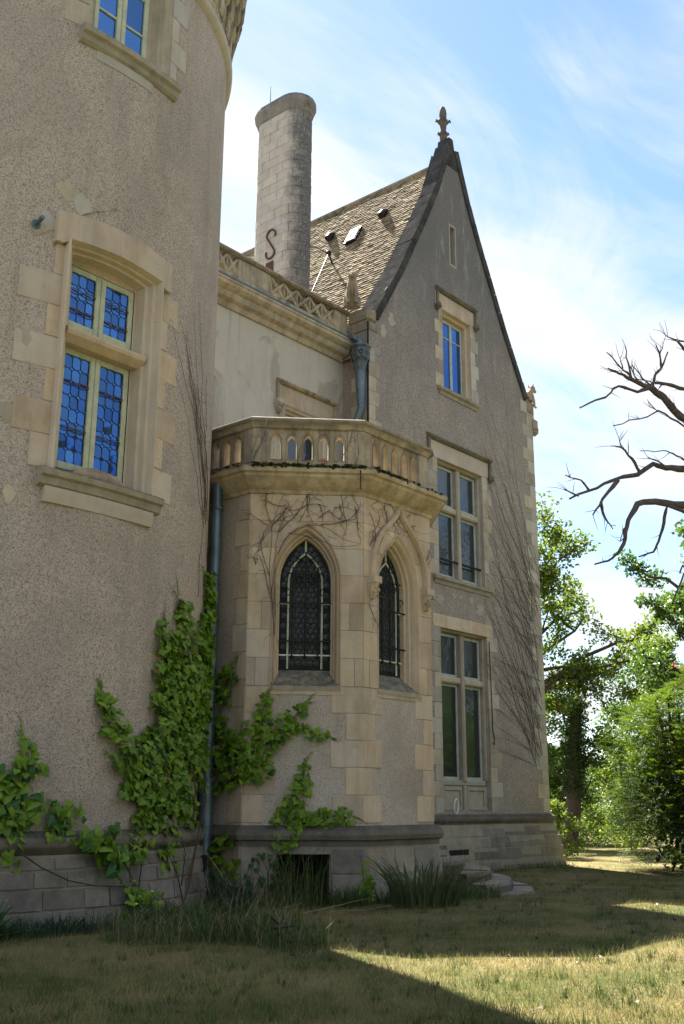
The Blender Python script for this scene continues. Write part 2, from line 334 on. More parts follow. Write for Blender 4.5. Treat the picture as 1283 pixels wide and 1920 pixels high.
# ------------------------------------------------------------------ geometry helpers
class Frame:
    """a vertical plane: s along u, z up, d outwards along n"""
    def __init__(s, o, u, n): s.o = Vector((*o, 0)); s.u = Vector((*u, 0)).normalized(); s.nn = Vector((*n, 0)).normalized()
    def p(s, a, z, d=0.0): return s.o + s.u * a + s.nn * d + Vector((0, 0, z))
    def n(s, a): return s.nn
    def t(s, a): return s.u
class Cyl:
    """a round wall: s = arc length from the point that faces -y"""
    def __init__(s, c, r): s.c = c; s.r = r
    def p(s, a, z, d=0.0):
        g = a / s.r - math.pi / 2; q = s.r + d
        return Vector((s.c[0] + q * math.cos(g), s.c[1] + q * math.sin(g), z))
    def n(s, a):
        g = a / s.r - math.pi / 2; return Vector((math.cos(g), math.sin(g), 0))
    def t(s, a):
        g = a / s.r - math.pi / 2; return Vector((-math.sin(g), math.cos(g), 0))

class MB:
    def __init__(s): s.v = []; s.f = []
    def add(s, pts, faces):
        b = len(s.v); s.v += [tuple(p) for p in pts]; s.f += [tuple(b + i for i in q) for q in faces]
    def poly(s, pts): s.add(pts, [tuple(range(len(pts)))])
    def box(s, F, a0, a1, z0, z1, d0, d1, ch=0.0, jit=0.0):
        """box in a frame, its front (d1) edges chamfered by ch"""
        j = lambda: rng.uniform(-jit, jit) if jit else 0.0
        P = [F.p(a0, z0, d0), F.p(a1, z0, d0), F.p(a1, z1, d0), F.p(a0, z1, d0)]
        if ch:
            q = [(a0, z0), (a1, z0), (a1, z1), (a0, z1)]
            P += [F.p(a, z, d1 - ch) for a, z in q]
            P += [F.p(a0 + ch + j(), z0 + ch + j(), d1 + j()), F.p(a1 - ch + j(), z0 + ch + j(), d1 + j()), F.p(a1 - ch + j(), z1 - ch + j(), d1 + j()), F.p(a0 + ch + j(), z1 - ch + j(), d1 + j())]
            fs = [(3, 2, 1, 0), (8, 9, 10, 11)]
            for b in (0, 4):
                for i in range(4):
                    n = (i + 1) % 4; fs.append((b + i, b + n, b + 4 + n, b + 4 + i))
        else:
            P += [F.p(a0, z0, d1), F.p(a1, z0, d1), F.p(a1, z1, d1), F.p(a0, z1, d1)]
            fs = [(3, 2, 1, 0), (4, 5, 6, 7)] + [(i, (i + 1) % 4, 4 + (i + 1) % 4, 4 + i) for i in range(4)]
        s.add(P, fs)
    def prism(s, F, outline, d0, d1, ch=0.0):
        """outline [(s,z)] counter-clockwise, extruded d0..d1 with caps; optional front chamfer towards the centroid"""
        n = len(outline)
        P = [F.p(a, z, d0) for a, z in outline]
        fs = [tuple(reversed(range(n)))]
        if ch:
            ca = sum(a for a, z in outline) / n; cz = sum(z for a, z in outline) / n
            P += [F.p(a, z, d1 - ch) for a, z in outline]
            P += [F.p(a + max(-ch, min(ch, ca - a)), z + max(-ch, min(ch, cz - z)), d1) for a, z in outline]
            lv = 2
        else:
            P += [F.p(a, z, d1) for a, z in outline]; lv = 1
        for l in range(lv):
            for i in range(n):
                k = (i + 1) % n; fs.append((l * n + i, l * n + k, l * n + n + k, l * n + n + i))
        fs.append(tuple(lv * n + i for i in range(n)))
        s.add(P, fs)
    def sheet(s, F, outer, holes, d=0.0, depth=None):
        """a wall face with holes; depth gives the reveal faces of every hole back to d - depth"""
        loops = [[Vector((a, z, 0)) for a, z in lp] for lp in [outer] + holes]
        tris = tessellate_polygon(loops)
        flat = [q for lp in [outer] + holes for q in lp]
        s.add([F.p(a, z, d) for a, z in flat], [tuple(t) for t in tris])
        if depth:
            for h in holes:
                n = len(h)
                s.add([F.p(a, z, d) for a, z in h] + [F.p(a, z, d - depth) for a, z in h], [(i, (i + 1) % n, n + (i + 1) % n, n + i) for i in range(n)])
    def slab(s, F, outer, holes, d0, d1):
        """thick plate with holes right through"""
        s.sheet(F, outer, holes, d1, None); s.sheet(F, outer, holes, d0, None)
        for h in [outer] + holes:
            n = len(h)
            s.add([F.p(a, z, d1) for a, z in h] + [F.p(a, z, d0) for a, z in h], [(i, (i + 1) % n, n + (i + 1) % n, n + i) for i in range(n)])
    def loft(s, rings, closed=False):
        n = len(rings[0]); P = [p for r in rings for p in r]; fs = []
        for r in range(len(rings) - 1):
            for i in range(n if closed else n - 1):
                k = (i + 1) % n; fs.append((r * n + i, r * n + k, (r + 1) * n + k, (r + 1) * n + i))
        s.add(P, fs)
    def sweep(s, path, prof, closed=False, caps=True):
        """moulding: path [(x,y)] walked with the outside on the right, prof [(d,z)]"""
        n = len(path); rings = []
        for i in range(n):
            p = Vector(path[i])
            a = Vector(path[i - 1]) if (i > 0 or closed) else None
            b = Vector(path[(i + 1) % n]) if (i < n - 1 or closed) else None
            ds = [(p - a).normalized()] if a is not None else []
            if b is not None: ds.append((b - p).normalized())
            ns = [Vector((q.y, -q.x)) for q in ds]
            m = sum(ns, Vector((0, 0))).normalized(); m = m / max(0.3, m.dot(ns[0]))
            rings.append([Vector((p.x + m.x * d, p.y + m.y * d, z)) for d, z in prof])
        if closed: rings.append(rings[0])
        s.loft(rings, closed=True)
        if caps and not closed:
            s.poly(rings[0]); s.poly(list(reversed(rings[-1])))
    def tube(s, pts, r, n=6, r1=None, cap=True):
        pts = [Vector(p) for p in pts]
        if r1 is None: r1 = r
        rings = []; up = None
        for i, p in enumerate(pts):
            t = (pts[min(i + 1, len(pts) - 1)] - pts[max(i - 1, 0)])
            t = t.normalized() if t.length > 1e-6 else Vector((0, 0, 1))
            if up is None:
                up = t.orthogonal().normalized()
            else:
                up = (up - t * up.dot(t)); up = up.normalized() if up.length > 1e-5 else t.orthogonal().normalized()
            w = t.cross(up)
            rr = r[i] if isinstance(r, (list, tuple)) else r + (r1 - r) * i / max(1, len(pts) - 1)
            rings.append([p + (up * math.cos(2 * math.pi * j / n) + w * math.sin(2 * math.pi * j / n)) * rr for j in range(n)])
        s.loft(rings, closed=True)
        if cap: s.poly(rings[0]); s.poly(rings[-1])
    def lathe(s, c, prof, n=24, a0=0.0, a1=2 * math.pi):
        full = abs(a1 - a0 - 2 * math.pi) < 1e-6
        m = n if full else n + 1
        rings = [[Vector((c[0] + r * math.cos(a0 + (a1 - a0) * j / n), c[1] + r * math.sin(a0 + (a1 - a0) * j / n), z)) for j in range(m)] for r, z in prof]
        s.loft(rings, closed=full)
    def blob(s, c, rad, n=10, m=7, noise=0.15, seed=0):
        q = random.Random(seed); P = []; fs = []
        for i in range(m + 1):
            th = math.pi * i / m
            for j in range(n):
                ph = 2 * math.pi * j / n; k_ = 1 + q.uniform(-noise, noise)
                P.append((c[0] + rad[0] * k_ * math.sin(th) * math.cos(ph), c[1] + rad[1] * k_ * math.sin(th) * math.sin(ph), c[2] + rad[2] * k_ * math.cos(th)))
        for i in range(m):
            for j in range(n):
                k_ = (j + 1) % n; fs.append((i * n + j, (i + 1) * n + j, (i + 1) * n + k_, i * n + k_))
        s.add(P, fs)
    def mesh(s, name, mat, smooth=False, fix=True):
        me = bpy.data.meshes.new(name); me.from_pydata(s.v, [], s.f); me.materials.append(mat)
        if fix:
            bm = bmesh.new(); bm.from_mesh(me); bmesh.ops.recalc_face_normals(bm, faces=bm.faces); bm.to_mesh(me); bm.free()
        if smooth:
            me.polygons.foreach_set('use_smooth', [True] * len(me.polygons))
        me.update(); return me
    def build(s, name, mat, parent=None, smooth=False, fix=True, stuff=False, label=None):
        o = bpy.data.objects.new(name, s.mesh(name, mat, smooth, fix)); link(o, parent)
        if stuff: o['kind'] = 'stuff'
        if label: o['label'] = label
        return o

def link(o, parent=None):
    COL.objects.link(o)
    if parent is not None:
        o.parent = parent
        w = WL[parent.name]
        o.matrix_parent_inverse = Matrix.Translation(-w)
    WL[o.name] = Vector(o.location)
    return o
WL = {}
def thing(name, label, cat, loc, group=None):
    o = bpy.data.objects.new(name, None); o.location = loc; o.empty_display_size = 0.3
    link(o); o['label'] = label; o['category'] = cat
    if group: o['group'] = group
    return o
def tag(o, label, cat, group=None, kind=None):
    o['label'] = label; o['category'] = cat
    if group: o['group'] = group
    if kind: o['kind'] = kind
    return o
def structure(o): o['kind'] = 'structure'; return o
def np_mesh(name, verts, faces_flat, nper, mat, smooth=False):
    """fast mesh from numpy arrays, every face with nper corners"""
    me = bpy.data.meshes.new(name); nv = len(verts); nf = len(faces_flat) // nper
    me.vertices.add(nv); me.vertices.foreach_set('co', np.asarray(verts, np.float32).ravel())
    me.loops.add(nf * nper); me.loops.foreach_set('vertex_index', np.asarray(faces_flat, np.int32))
    me.polygons.add(nf); me.polygons.foreach_set('loop_start', np.arange(0, nf * nper, nper, dtype=np.int32))
    me.polygons.foreach_set('loop_total', np.full(nf, nper, np.int32))
    if smooth: me.polygons.foreach_set('use_smooth', np.ones(nf, bool))
    me.materials.append(mat); me.update(calc_edges=True); return me
def gz(x, y):
    f = 0.76 * x + 0.65 * y
    t = min(1.0, max(0.0, (f - 13.0) / 14.5)); t = t * t * (3 - 2 * t)
    z = -0.47 * t + 0.025 * math.sin(x * 0.7 + 1.3) * math.sin(y * 0.55) + 0.012 * math.sin(x * 2.3) * math.sin(y * 2.1 + 1)
    if f > 60: z += min(6.0, (f - 60) * 0.03)
    return z

# ------------------------------------------------------------------ ground
def ground():
    xs = np.concatenate([np.linspace(-40, 4, 12)[:-1], np.linspace(4, 30, 105)[:-1], np.linspace(30, 60, 31)[:-1], np.linspace(60, 420, 22)])
    ys = np.concatenate([np.linspace(-120, 0, 15)[:-1], np.linspace(0, 22, 89)[:-1], np.linspace(22, 60, 20)[:-1], np.linspace(60, 400, 20)])
    vs = [(x, y, gz(x, y)) for y in ys for x in xs]; nx = len(xs); fs = []
    for j in range(len(ys) - 1):
        for i in range(nx - 1): fs += [j * nx + i, j * nx + i + 1, (j + 1) * nx + i + 1, (j + 1) * nx + i]
    me = np_mesh('lawn', np.array(vs), np.array(fs), 4, M['lawn'], True)
    o = bpy.data.objects.new('lawn', me); link(o); o['kind'] = 'structure'
ground()

# ------------------------------------------------------------------ the shared builders of openings
def arch_pts(hw, zs, zap, n=14):
    """pointed arch outline from the right springing over the apex to the left springing, (s, z) about s = 0"""
    h = zap - zs; r = (hw * hw + h * h) / (2 * hw); out = []
    a1 = math.atan2(h, -(hw - r)) if r > hw else math.atan2(h, r - hw)
    cx = hw - r; a1 = math.atan2(h, -cx)
    for i in range(n + 1):
        a = a1 * i / n; out.append((cx + r * math.cos(a), zs + r * math.sin(a)))
    return out + [(-x, z) for x, z in reversed(out[:-1])]
def arch_loop(c, hw, z0, zs, zap, n=14):
    return [(c + x, z) for x, z in [(-hw, z0), (hw, z0)] + arch_pts(hw, zs, zap, n)]
def rect_loop(a0, a1, z0, z1): return [(a0, z0), (a1, z0), (a1, z1), (a0, z1)]

def casement(F, parent, a0, a1, z0, z1, d, mat, fw=0.05, fd=0.06, split=False, glass=None, bars=(), nm='casement'):
    """a timber casement: frame members with panes as its own children"""
    mb = MB()
    for q in ((a0, a0 + fw, z0, z1), (a1 - fw, a1, z0, z1)): mb.box(F, *q, d - fd, d, 0.008)
    for q in ((a0 + fw, a1 - fw, z0, z0 + fw * 1.3), (a0 + fw, a1 - fw, z1 - fw, z1)): mb.box(F, *q, d - fd, d - 0.003, 0.008)
    for zb in bars: mb.box(F, a0 + fw, a1 - fw, zb - 0.018, zb + 0.018, d - fd, d - 0.012, 0.006)
    o = mb.build(nm, mat, parent)
    if glass:
        zs = [z0 + fw * 1.3] + list(bars) + [z1 - fw]
        for i in range(len(zs) - 1):
            g = MB(); t = [rng.uniform(-.004, .004) for _ in range(3)]
            P = [(a0 + fw - .01, zs[i] - .005), (a1 - fw + .01, zs[i] - .005), (a1 - fw + .01, zs[i + 1] + .005), (a0 + fw - .01, zs[i + 1] + .005)]
            g.add([F.p(a, z, d - fd * .55 + t[0] * (k in (1, 2)) + t[1] * (k > 1)) for k, (a, z) in enumerate(P)] + [F.p(a, z, d - fd * .55 - .01) for a, z in P], [(0, 1, 2, 3), (7, 6, 5, 4)] + [(k, (k + 1) % 4, 4 + (k + 1) % 4, 4 + k) for k in range(4)])
            g.build('pane', glass, o)
    return o

def splay(F, mb, c, hw0, hw1, z0, z1, d0, d1, top_drop=0.0, steps=3):
    """moulded reveal of a rectangular opening: three sides stepping inwards from (hw0, d0) to (hw1, d1)"""
    prof = []
    for i in range(steps + 1):
        t = i / steps
        prof.append((hw0 + (hw1 - hw0) * t, d0 + (d1 - d0) * max(0, (i - 0.0) / steps)))
        if i < steps: prof.append((hw0 + (hw1 - hw0) * (t + 0.25 / steps), d0 + (d1 - d0) * (i + 0.75) / steps))
    rings = []
    for h, d in prof:
        dz = (hw0 - h) * 1.0
        rings.append([F.p(c + h, z0, d), F.p(c + h, z1 - dz, d), F.p(c - h, z1 - dz, d), F.p(c - h, z0, d)])
    mb.loft(rings)
    return prof[-1]

def quoins(F, parent, a, side, z0, z1, pitch, long, short, d=0.012, name='quoin_stone', mat=None, first=0, th=0.16, lj=0.04, gap=0.006):
    """toothed jamb or corner blocks: from edge a outwards (side = +1 / -1)"""
    n = max(1, round((z1 - z0) / pitch)); p = (z1 - z0) / n
    for i in range(n):
        w = (long if (i + first) % 2 == 0 else short) + rng.uniform(-lj, lj)
        b = a + side * w
        mb = MB(); mb.box(F, min(a, b), max(a, b), z0 + i * p + gap / 2, z0 + (i + 1) * p - gap / 2, d - th, d + rng.uniform(-.003, .003), 0.006, 0.002)
        mb.build(name, mat or M['pale'], parent)

# ------------------------------------------------------------------ the gabled wing
GW = 8.72; GC = 4.33; GY = 16.58; GX = 20.4
FG = Frame((GX, GY), (1, 0), (0, -1))
wing = thing('gabled_wing', 'tall steep gabled wing of grey roughcast with three stone windows one above another', 'building', (GX + GW / 2, GY + 3, -0.45))
HWZ = [(14.25, 4.0), (14.5, 3.85), (16.35, 2.73), (17.4, 2.18), (18.6, 1.53), (20.0, 0.85), (21.1, 0.43), (21.75, 0.2)]
def gable_outline(off=0.0):
    r = [(GC + h + off, z) for z, h in HWZ]; l = [(GC - h - off, z) for z, h in reversed(HWZ)]
    return r + l
holes = [rect_loop(GC - .75, GC + .75, 13.12, 15.76), rect_loop(GC - 1.17, GC + 1.17, 7.36, 10.9), rect_loop(GC - 1.17, GC + 1.17, 1.1, 5.98), rect_loop(4.09, 4.40, 17.5, 18.88)]
mb = MB()
mb.sheet(FG, [(0, -0.9), (GW, -0.9), (GW, 14.25)] + gable_outline(-0.02) + [(0, 14.25)], holes, 0.0, 0.33)
FGL = Frame((GX, GY), (0, 1), (-1, 0)); FGR = Frame((GX + GW, GY), (0, 1), (1, 0))
mb.sheet(FGL, [(0, -0.9), (14, -0.9), (14, 14.0), (0, 14.2)], [])
mb.sheet(FGR, [(0, -0.9), (14, -0.9), (14, 14.0), (0, 14.2)], [])
FGB = Frame((GX, GY + 14), (1, 0), (0, 1))
mb.sheet(FGB, [(0, -0.9), (GW, -0.9), (GW, 14.1), (GC, 21.3), (0, 14.1)], [])
FGI = Frame((GX, GY + .7), (1, 0), (0, 1))
mb.sheet(FGI, [(0, 13.5), (GW, 13.5), (GW, 14.25)] + gable_outline(-0.06) + [(0, 14.25)], [])
mb.build('roughcast_wall', M['gable'], wing)
mb = MB()
for (a0, a1, z0, z1) in ((GC - 1.3, GC + 1.3, 0.9, 11.2), (GC - .95, GC + .95, 12.9, 19.2)):
    mb.box(FG, a0, a1, z0, z1, -0.9, -0.5)
mb.build('dark_interior', M['void'], wing)

# ledge and battered plinth
pathG = [(GX, GY + 1.2), (GX, GY), (GX + GW, GY), (GX + GW, GY + 6)]
mb = MB(); mb.sweep(pathG, [(-.02, 0.742), (0.065, 0.742), (0.075, 0.80), (0.12, 0.82), (0.14, 0.88), (0.12, 0.94), (0.04, 1.0), (-.02, 1.01)])
mb.build('ledge', M['ledge'], wing, smooth=False)
mb = MB(); mb.sweep(pathG, [(-.05, -1.2), (0.34, -1.2), (0.22, 0.10), (0.09, 0.70), (0.06, 0.745), (-.05, 0.745)])
mb.build('plinth', M['plinth'], wing)
def plinth_d(z): return 0.34 - 0.12 * (z + 1.2) / 1.3 if z < .1 else 0.22 - 0.13 * (z - .1) / .6
for (z0, z1, cuts) in ((0.42, 0.70, [0.05, 1.0, 1.9, 2.9, 3.7, 4.8, 5.9, 7.0, 7.9, 8.9]), (0.12, 0.42, [0.05, 0.9, 3.0, 3.6, 4.6, 5.1, 6.1, 7.1, 8.0, 9.0]), (-0.18, 0.12, [0.05, 1.6, 4.2, 5.4, 6.6, 7.7, 9.05]), (-0.5, -0.18, [4.5, 5.5, 6.8, 8.0, 9.1])):
    for i in range(len(cuts) - 1):
        a, b = cuts[i] + .008, cuts[i + 1] - .008
        if a > 2.6 and b < 4.0 and z1 < 0.45: continue
        mb = MB(); d0, d1 = plinth_d(z0) - .008, plinth_d(z1) - .012
        zz0, zz1 = z0 + .007, z1 - .007; e = rng.uniform(0.008, .022)
        P = [FG.p(a, zz0, d0 - .05), FG.p(b, zz0, d0 - .05), FG.p(b, zz1, d1 - .05), FG.p(a, zz1, d1 - .05), FG.p(a + .01, zz0 + .01, d0 + e), FG.p(b - .01, zz0 + .01, d0 + e), FG.p(b - .01, zz1 - .01, d1 + e), FG.p(a + .01, zz1 - .01, d1 + e)]
        mb.add(P, [(4, 5, 6, 7)] + [(k_, (k_ + 1) % 4, 4 + (k_ + 1) % 4, 4 + k_) for k_ in range(4)])
        mb.build('plinth_stone', M['grey'] if 4 < a < 8 or a < 1 else M['plinth'], wing)
mb = MB(); mb.box(FG, 3.05, 3.95, -0.22, 0.12, 0.0, 0.235); mb.build('cellar_opening', M['void'], wing)

# corner quoins (right corner wraps to the far side), left corner above the roof of the bay
quoins(FG, wing, GW, -1, 1.04, 14.2, 0.41, 0.70, 0.36, first=1)
quoins(FG, wing, 0.0, 1, 5.0, 13.3, 0.41, 0.56, 0.33, first=0, lj=.07)
quoins(FGR, wing, 0.0, 1, 1.04, 14.2, 0.41, 0.4, 0.6, th=.1)
quoins(FGL, wing, 0.0, 1, 5.0, 13.3, 0.41, 0.40, 0.55, th=.1)

def cross_window(c, hw, z0, zt, ztr, z1, parent, mullion=True, frame_mat=None, glass=None, lintel_h=0.5, quoin=(0.55, 0.3), drip=None, sill=True, label=None, zq0=None, fw=.05, qfirst=0, bars=None, splay_w=0.10):
    """a stone window: moulded surround (the part), lintel, sill, jamb stones, cross, casements and panes"""
    hi = hw - splay_w; mb = MB()
    splay(FG, mb, c, hw, hi, z0, z1, 0.012, -0.30, steps=2)
    if sill:
        mb.add([FG.p(c - hw, z0 - .02, 0.02), FG.p(c + hw, z0 - .02, 0.02), FG.p(c + hw, z0 + .07, -.33), FG.p(c - hw, z0 + .07, -.33)], [(0, 1, 2, 3)])
    w = mb.build('window', M['pale'] if mullion else M['warm'], parent, label=label)
    zb = z0 + (.06 if sill else 0)
    zt_ = z1 - splay_w
    mh = .085
    if mullion:
        m = MB(); m.prism(FG, [(c - mh, zb - .05), (c + mh, zb - .05), (c + mh, zt_), (c - mh, zt_)], -.30, -.055, .035); m.build('mullion', M['pale'], w)
        m = MB()
        for sd_ in (-1, 1):
            a0, a1 = sorted((c + sd_ * mh, c + sd_ * hi))
            m.prism(FG, [(a0, zt), (a1, zt), (a1, ztr), (a0, ztr)], -.298, -.085, .04)
        m.build('transom', M['pale'], w)
        for sd_ in (-1, 1):
            a0, a1 = sorted((c + sd_ * (mh + .004), c + sd_ * (hi - .002)))
            casement(FG, w, a0, a1, zb + .0, zt - .003, -.215, frame_mat, fw=fw + .02, glass=glass, bars=bars or ())
            casement(FG, w, a0, a1, ztr + .003, zt_ - .004, -.215, frame_mat, fw=fw + .015, glass=glass)
    else:
        for sd_ in (-1, 1):
            a0, a1 = sorted((c + sd_ * .003, c + sd_ * (hi - .002)))
            casement(FG, w, a0, a1, zb, zt_ - .004, -.215, frame_mat, fw=fw, glass=glass, bars=(zt,))
    l = MB(); l.prism(FG, [(c - hw - .34, z1 + .004), (c + hw + .34, z1 + .004), (c + hw + .34, z1 + lintel_h), (c - hw - .34, z1 + lintel_h)], -.2, 0.014, .008); l.build('lintel', M['warm'], parent)
    if sill:
        s_ = MB(); s_.sweep([(GX + c - hw - .2, GY + .02), (GX + c - hw - .2, GY - .0005), (GX + c + hw + .2, GY - .0005), (GX + c + hw + .2, GY + .02)], [(-.3, z0 - .24), (0.03, z0 - .24), (.05, z0 - .15), (.12, z0 - .11), (.125, z0 - .03), (.0, z0 + .005), (-.3, z0 + .005)])
        s_.build('sill', M['sill'], parent)
    q0 = zq0 if zq0 is not None else z0
    for sd_ in (-1, 1):
        quoins(FG, parent, c + sd_ * (hw - .004), sd_, q0, z1, 0.41, quoin[0], quoin[1], name='jamb_stone', first=qfirst, mat=M['pale'])
    if drip:
        zz, e = drip; dm = MB(); a0, a1 = c - hw - e, c + hw + e
        prof = [(0.0, zz), (.07, zz + .01), (.13, zz + .06), (.13, zz + .1), (.0, zz + .17)]
        rings = [[FG.p(a, z, d) for d, z in prof] for a in (a0, a1)]
        dm.loft(rings, True); dm.poly(rings[0]); dm.poly(rings[1])
        for a in (a0, a1 - .1):
            dm.box(FG, a, a + .1, zz - .45, zz, 0, .085, .02)
            dm.blob(FG.p(a + .05, zz - .52, .07), (.1, .1, .12), 8, 5, .25, 3)
        dm.build('drip_mould', M['ledge'], parent)
    return w
cross_window(GC, .75, 13.19, 15.04, 15.05, 15.76, wing, mullion=False, frame_mat=M['paintgrey'], glass=M['glasssky'], lintel_h=.5, quoin=(.40, .24), drip=(16.28, .33), label='attic window with sky-tinted panes', splay_w=.17, fw=.055)
cross_window(GC, 1.17, 7.44, 9.41, 9.60, 10.9, wing, frame_mat=M['paintgrey'], glass=M['glassdark'], lintel_h=.5, quoin=(.52, .28), drip=(11.41, .48), label='cross window with a low iron rail')
w3 = cross_window(GC, 1.17, 1.9, 4.50, 4.68, 5.98, wing, frame_mat=M['paintgrey'], glass=M['glassdark'], lintel_h=.36, quoin=(.58, .34), sill=False, zq0=1.04, label='tall cross window above a panelled stone apron', qfirst=1)
mb = MB(); mb.box(FG, GC - 1.07, GC + 1.07, 1.76, 1.90, -.32, -.10, .02); mb.build('sill', M['panel'], w3)
mb = MB(); mb.box(FG, GC - 1.166, GC + 1.166, 1.0, 1.757, -.328, -.14)
mb.build('apron', M['panel'], w3)
for sd_ in (-1, 1):
    a0, a1 = sorted((GC + sd_ * .14, GC + sd_ * 1.02))
    mb = MB(); mb.slab(FG, rect_loop(a0, a1, 1.12, 1.72), [rect_loop(a0 + .07, a1 - .07, 1.20, 1.64)], -.139, -.105); mb.build('apron_panel', M['panel'], w3)
mb = MB()
mb.prism(FG, [(GC - .085, 1.02), (GC + .085, 1.02), (GC + .085, 1.757), (GC - .085, 1.757)], -.139, -.06, .03); mb.build('apron_post', M['panel'], w3)
mb = MB()
for sd_ in (-1, 1):
    mb.tube([FG.p(GC + sd_ * .09, 7.98, -.1), FG.p(GC + sd_ * 1.1, 7.98, -.1)], .035, 6)
mb.build('window_rail', M['iron'], wing)
mb = MB(); mb.tube([FG.p(5.58, 5.85, .03), FG.p(5.60, 4.7, .035), FG.p(5.63, 3.3, .03), FG.p(5.70, 3.05, .04), FG.p(5.66, 2.9, .05), FG.p(5.60, 2.98, .04)], .012, 5); mb.build('hanging_cable', M['iron'], wing)
# slit with stone dressings
mb = MB(); mb.sheet(FG, rect_loop(3.98, 4.52, 17.36, 19.0), [rect_loop(4.12, 4.38, 17.52, 18.86)], .012, .3); mb.box(FG, 3.98, 4.52, 17.36, 19.0, -.2, .0)
mb.v = mb.v[:0]; mb.f = []
mb.slab(FG, rect_loop(4.06, 4.43, 17.46, 18.92), [rect_loop(4.11, 4.385, 17.52, 18.86)], -.32, .006)
mb.build('slit_surround', M['panel'], wing)
# missing render patches above the lower window and near the verge
def patch(F, parent, c, z, r, seed, mat, name='bare_patch', sx=1.0, th=.008):
    q = random.Random(seed); n = 17
    o = [(c + sx * r * q.uniform(.35, 1.2) * math.cos(2 * math.pi * i / n), z + r * q.uniform(.5, 1.1) * math.sin(2 * math.pi * i / n)) for i in range(n)]
    mb = MB(); mb.prism(F, o, -.01, th); mb.build(name, mat, parent)
for c, z, r, sx, sdd in ((3.2, 6.75, .24, 1.1, 1), (3.85, 6.95, .16, .8, 2), (4.75, 6.95, .22, .7, 4), (5.15, 6.72, .26, 1.1, 5), (5.6, 6.45, .28, .8, 6), (4.2, 6.98, .12, 1, 7), (1.05, 14.5, .3, .9, 8), (.7, 14.0, .3, .7, 9), (.9, 15.2, .26, .7, 10)):
    patch(FG, wing, c, z, r * .85, sdd, M['panel'], sx=sx)

# coping: two raked bands of stones thick as the gable wall, steepening to the finial
def coping(sd_):
    pts = [(GC + sd_ * h, z) for z, h in HWZ]
    # cut into stones along the rake
    L = [0.0]
    for i in range(len(pts) - 1): L.append(L[-1] + math.dist(pts[i], pts[i + 1]))
    def at(t):
        for i in range(len(pts) - 1):
            if t <= L[i + 1] + 1e-9:
                u = (t - L[i]) / (L[i + 1] - L[i]); return (pts[i][0] + (pts[i + 1][0] - pts[i][0]) * u, pts[i][1] + (pts[i + 1][1] - pts[i][1]) * u)
        return pts[-1]
    N = 14
    for i in range(N):
        a = at(L[-1] * i / N); b = at(L[-1] * (i + 1) / N)
        t = Vector((b[0] - a[0], b[1] - a[1])).normalized(); nn = Vector((t.y, -t.x)) * sd_
        if nn.x * sd_ < 0: nn = -nn
        g = .004
        a2 = (a[0] + t.x * g, a[1] + t.y * g); b2 = (b[0] - t.x * g, b[1] - t.y * g); j = rng.uniform(-.005, .005)
        o = [(a2[0] - nn.x * .10, a2[1] - nn.y * .10), (a2[0] + nn.x * (.13 + j), a2[1] + nn.y * (.13 + j)), (b2[0] + nn.x * (.13 + j), b2[1] + nn.y * (.13 + j)), (b2[0] - nn.x * .10, b2[1] - nn.y * .10)]
        mb = MB(); mb.prism(FG, o, -.66 + .26 * i / N, .06 + rng.uniform(-.005, .005), 0.008); mb.build('coping_stone', M['coping'], wing)
coping(-1); coping(1)
# finial: neck, calyx of leaves and bud
FXC = (GX + GC + .03, GY + .33)
mb = MB()
mb.lathe(FXC, [(.28, 21.2), (.2, 21.7), (.14, 22.05), (.13, 22.3), (.12, 22.4), (.15, 22.44), (.15, 22.5), (.10, 22.55), (.12, 22.8), (.15, 22.95), (.16, 22.98), (.11, 23.02), (.125, 23.1), (.13, 23.2), (.115, 23.35), (.07, 23.48), (.0, 23.53)], 10)
mb.build('finial', M['finial'], wing, smooth=True)
mb = MB(); mb.prism(FG, [(GC - .34, 21.0), (GC + .34, 21.0), (GC + .2, 21.5), (GC + .1, 22.15), (GC - .1, 22.15), (GC - .2, 21.5)], -.46, .025, .05); mb.build('apex_stone', M['coping'], wing)
mb = MB()
for i in range(4):
    a = math.pi / 4 + i * math.pi / 2; dx, dy = math.cos(a), math.sin(a)
    for zb, r0, r1, up in ((22.82, .10, .25, .17), (22.38, .08, .19, .12)):
        mb = MB(); pts = [(FXC[0] + dx * r, FXC[1] + dy * r, z) for r, z in ((r0 - .03, zb), (r0 + .05, zb + up * .6), (r1 - .02, zb + up), (r1, zb + up * .55))]
        mb.tube(pts, [.045, .05, .05, .025], 5); mb.build('finial_leaf', M['finial'], wing, smooth=True)
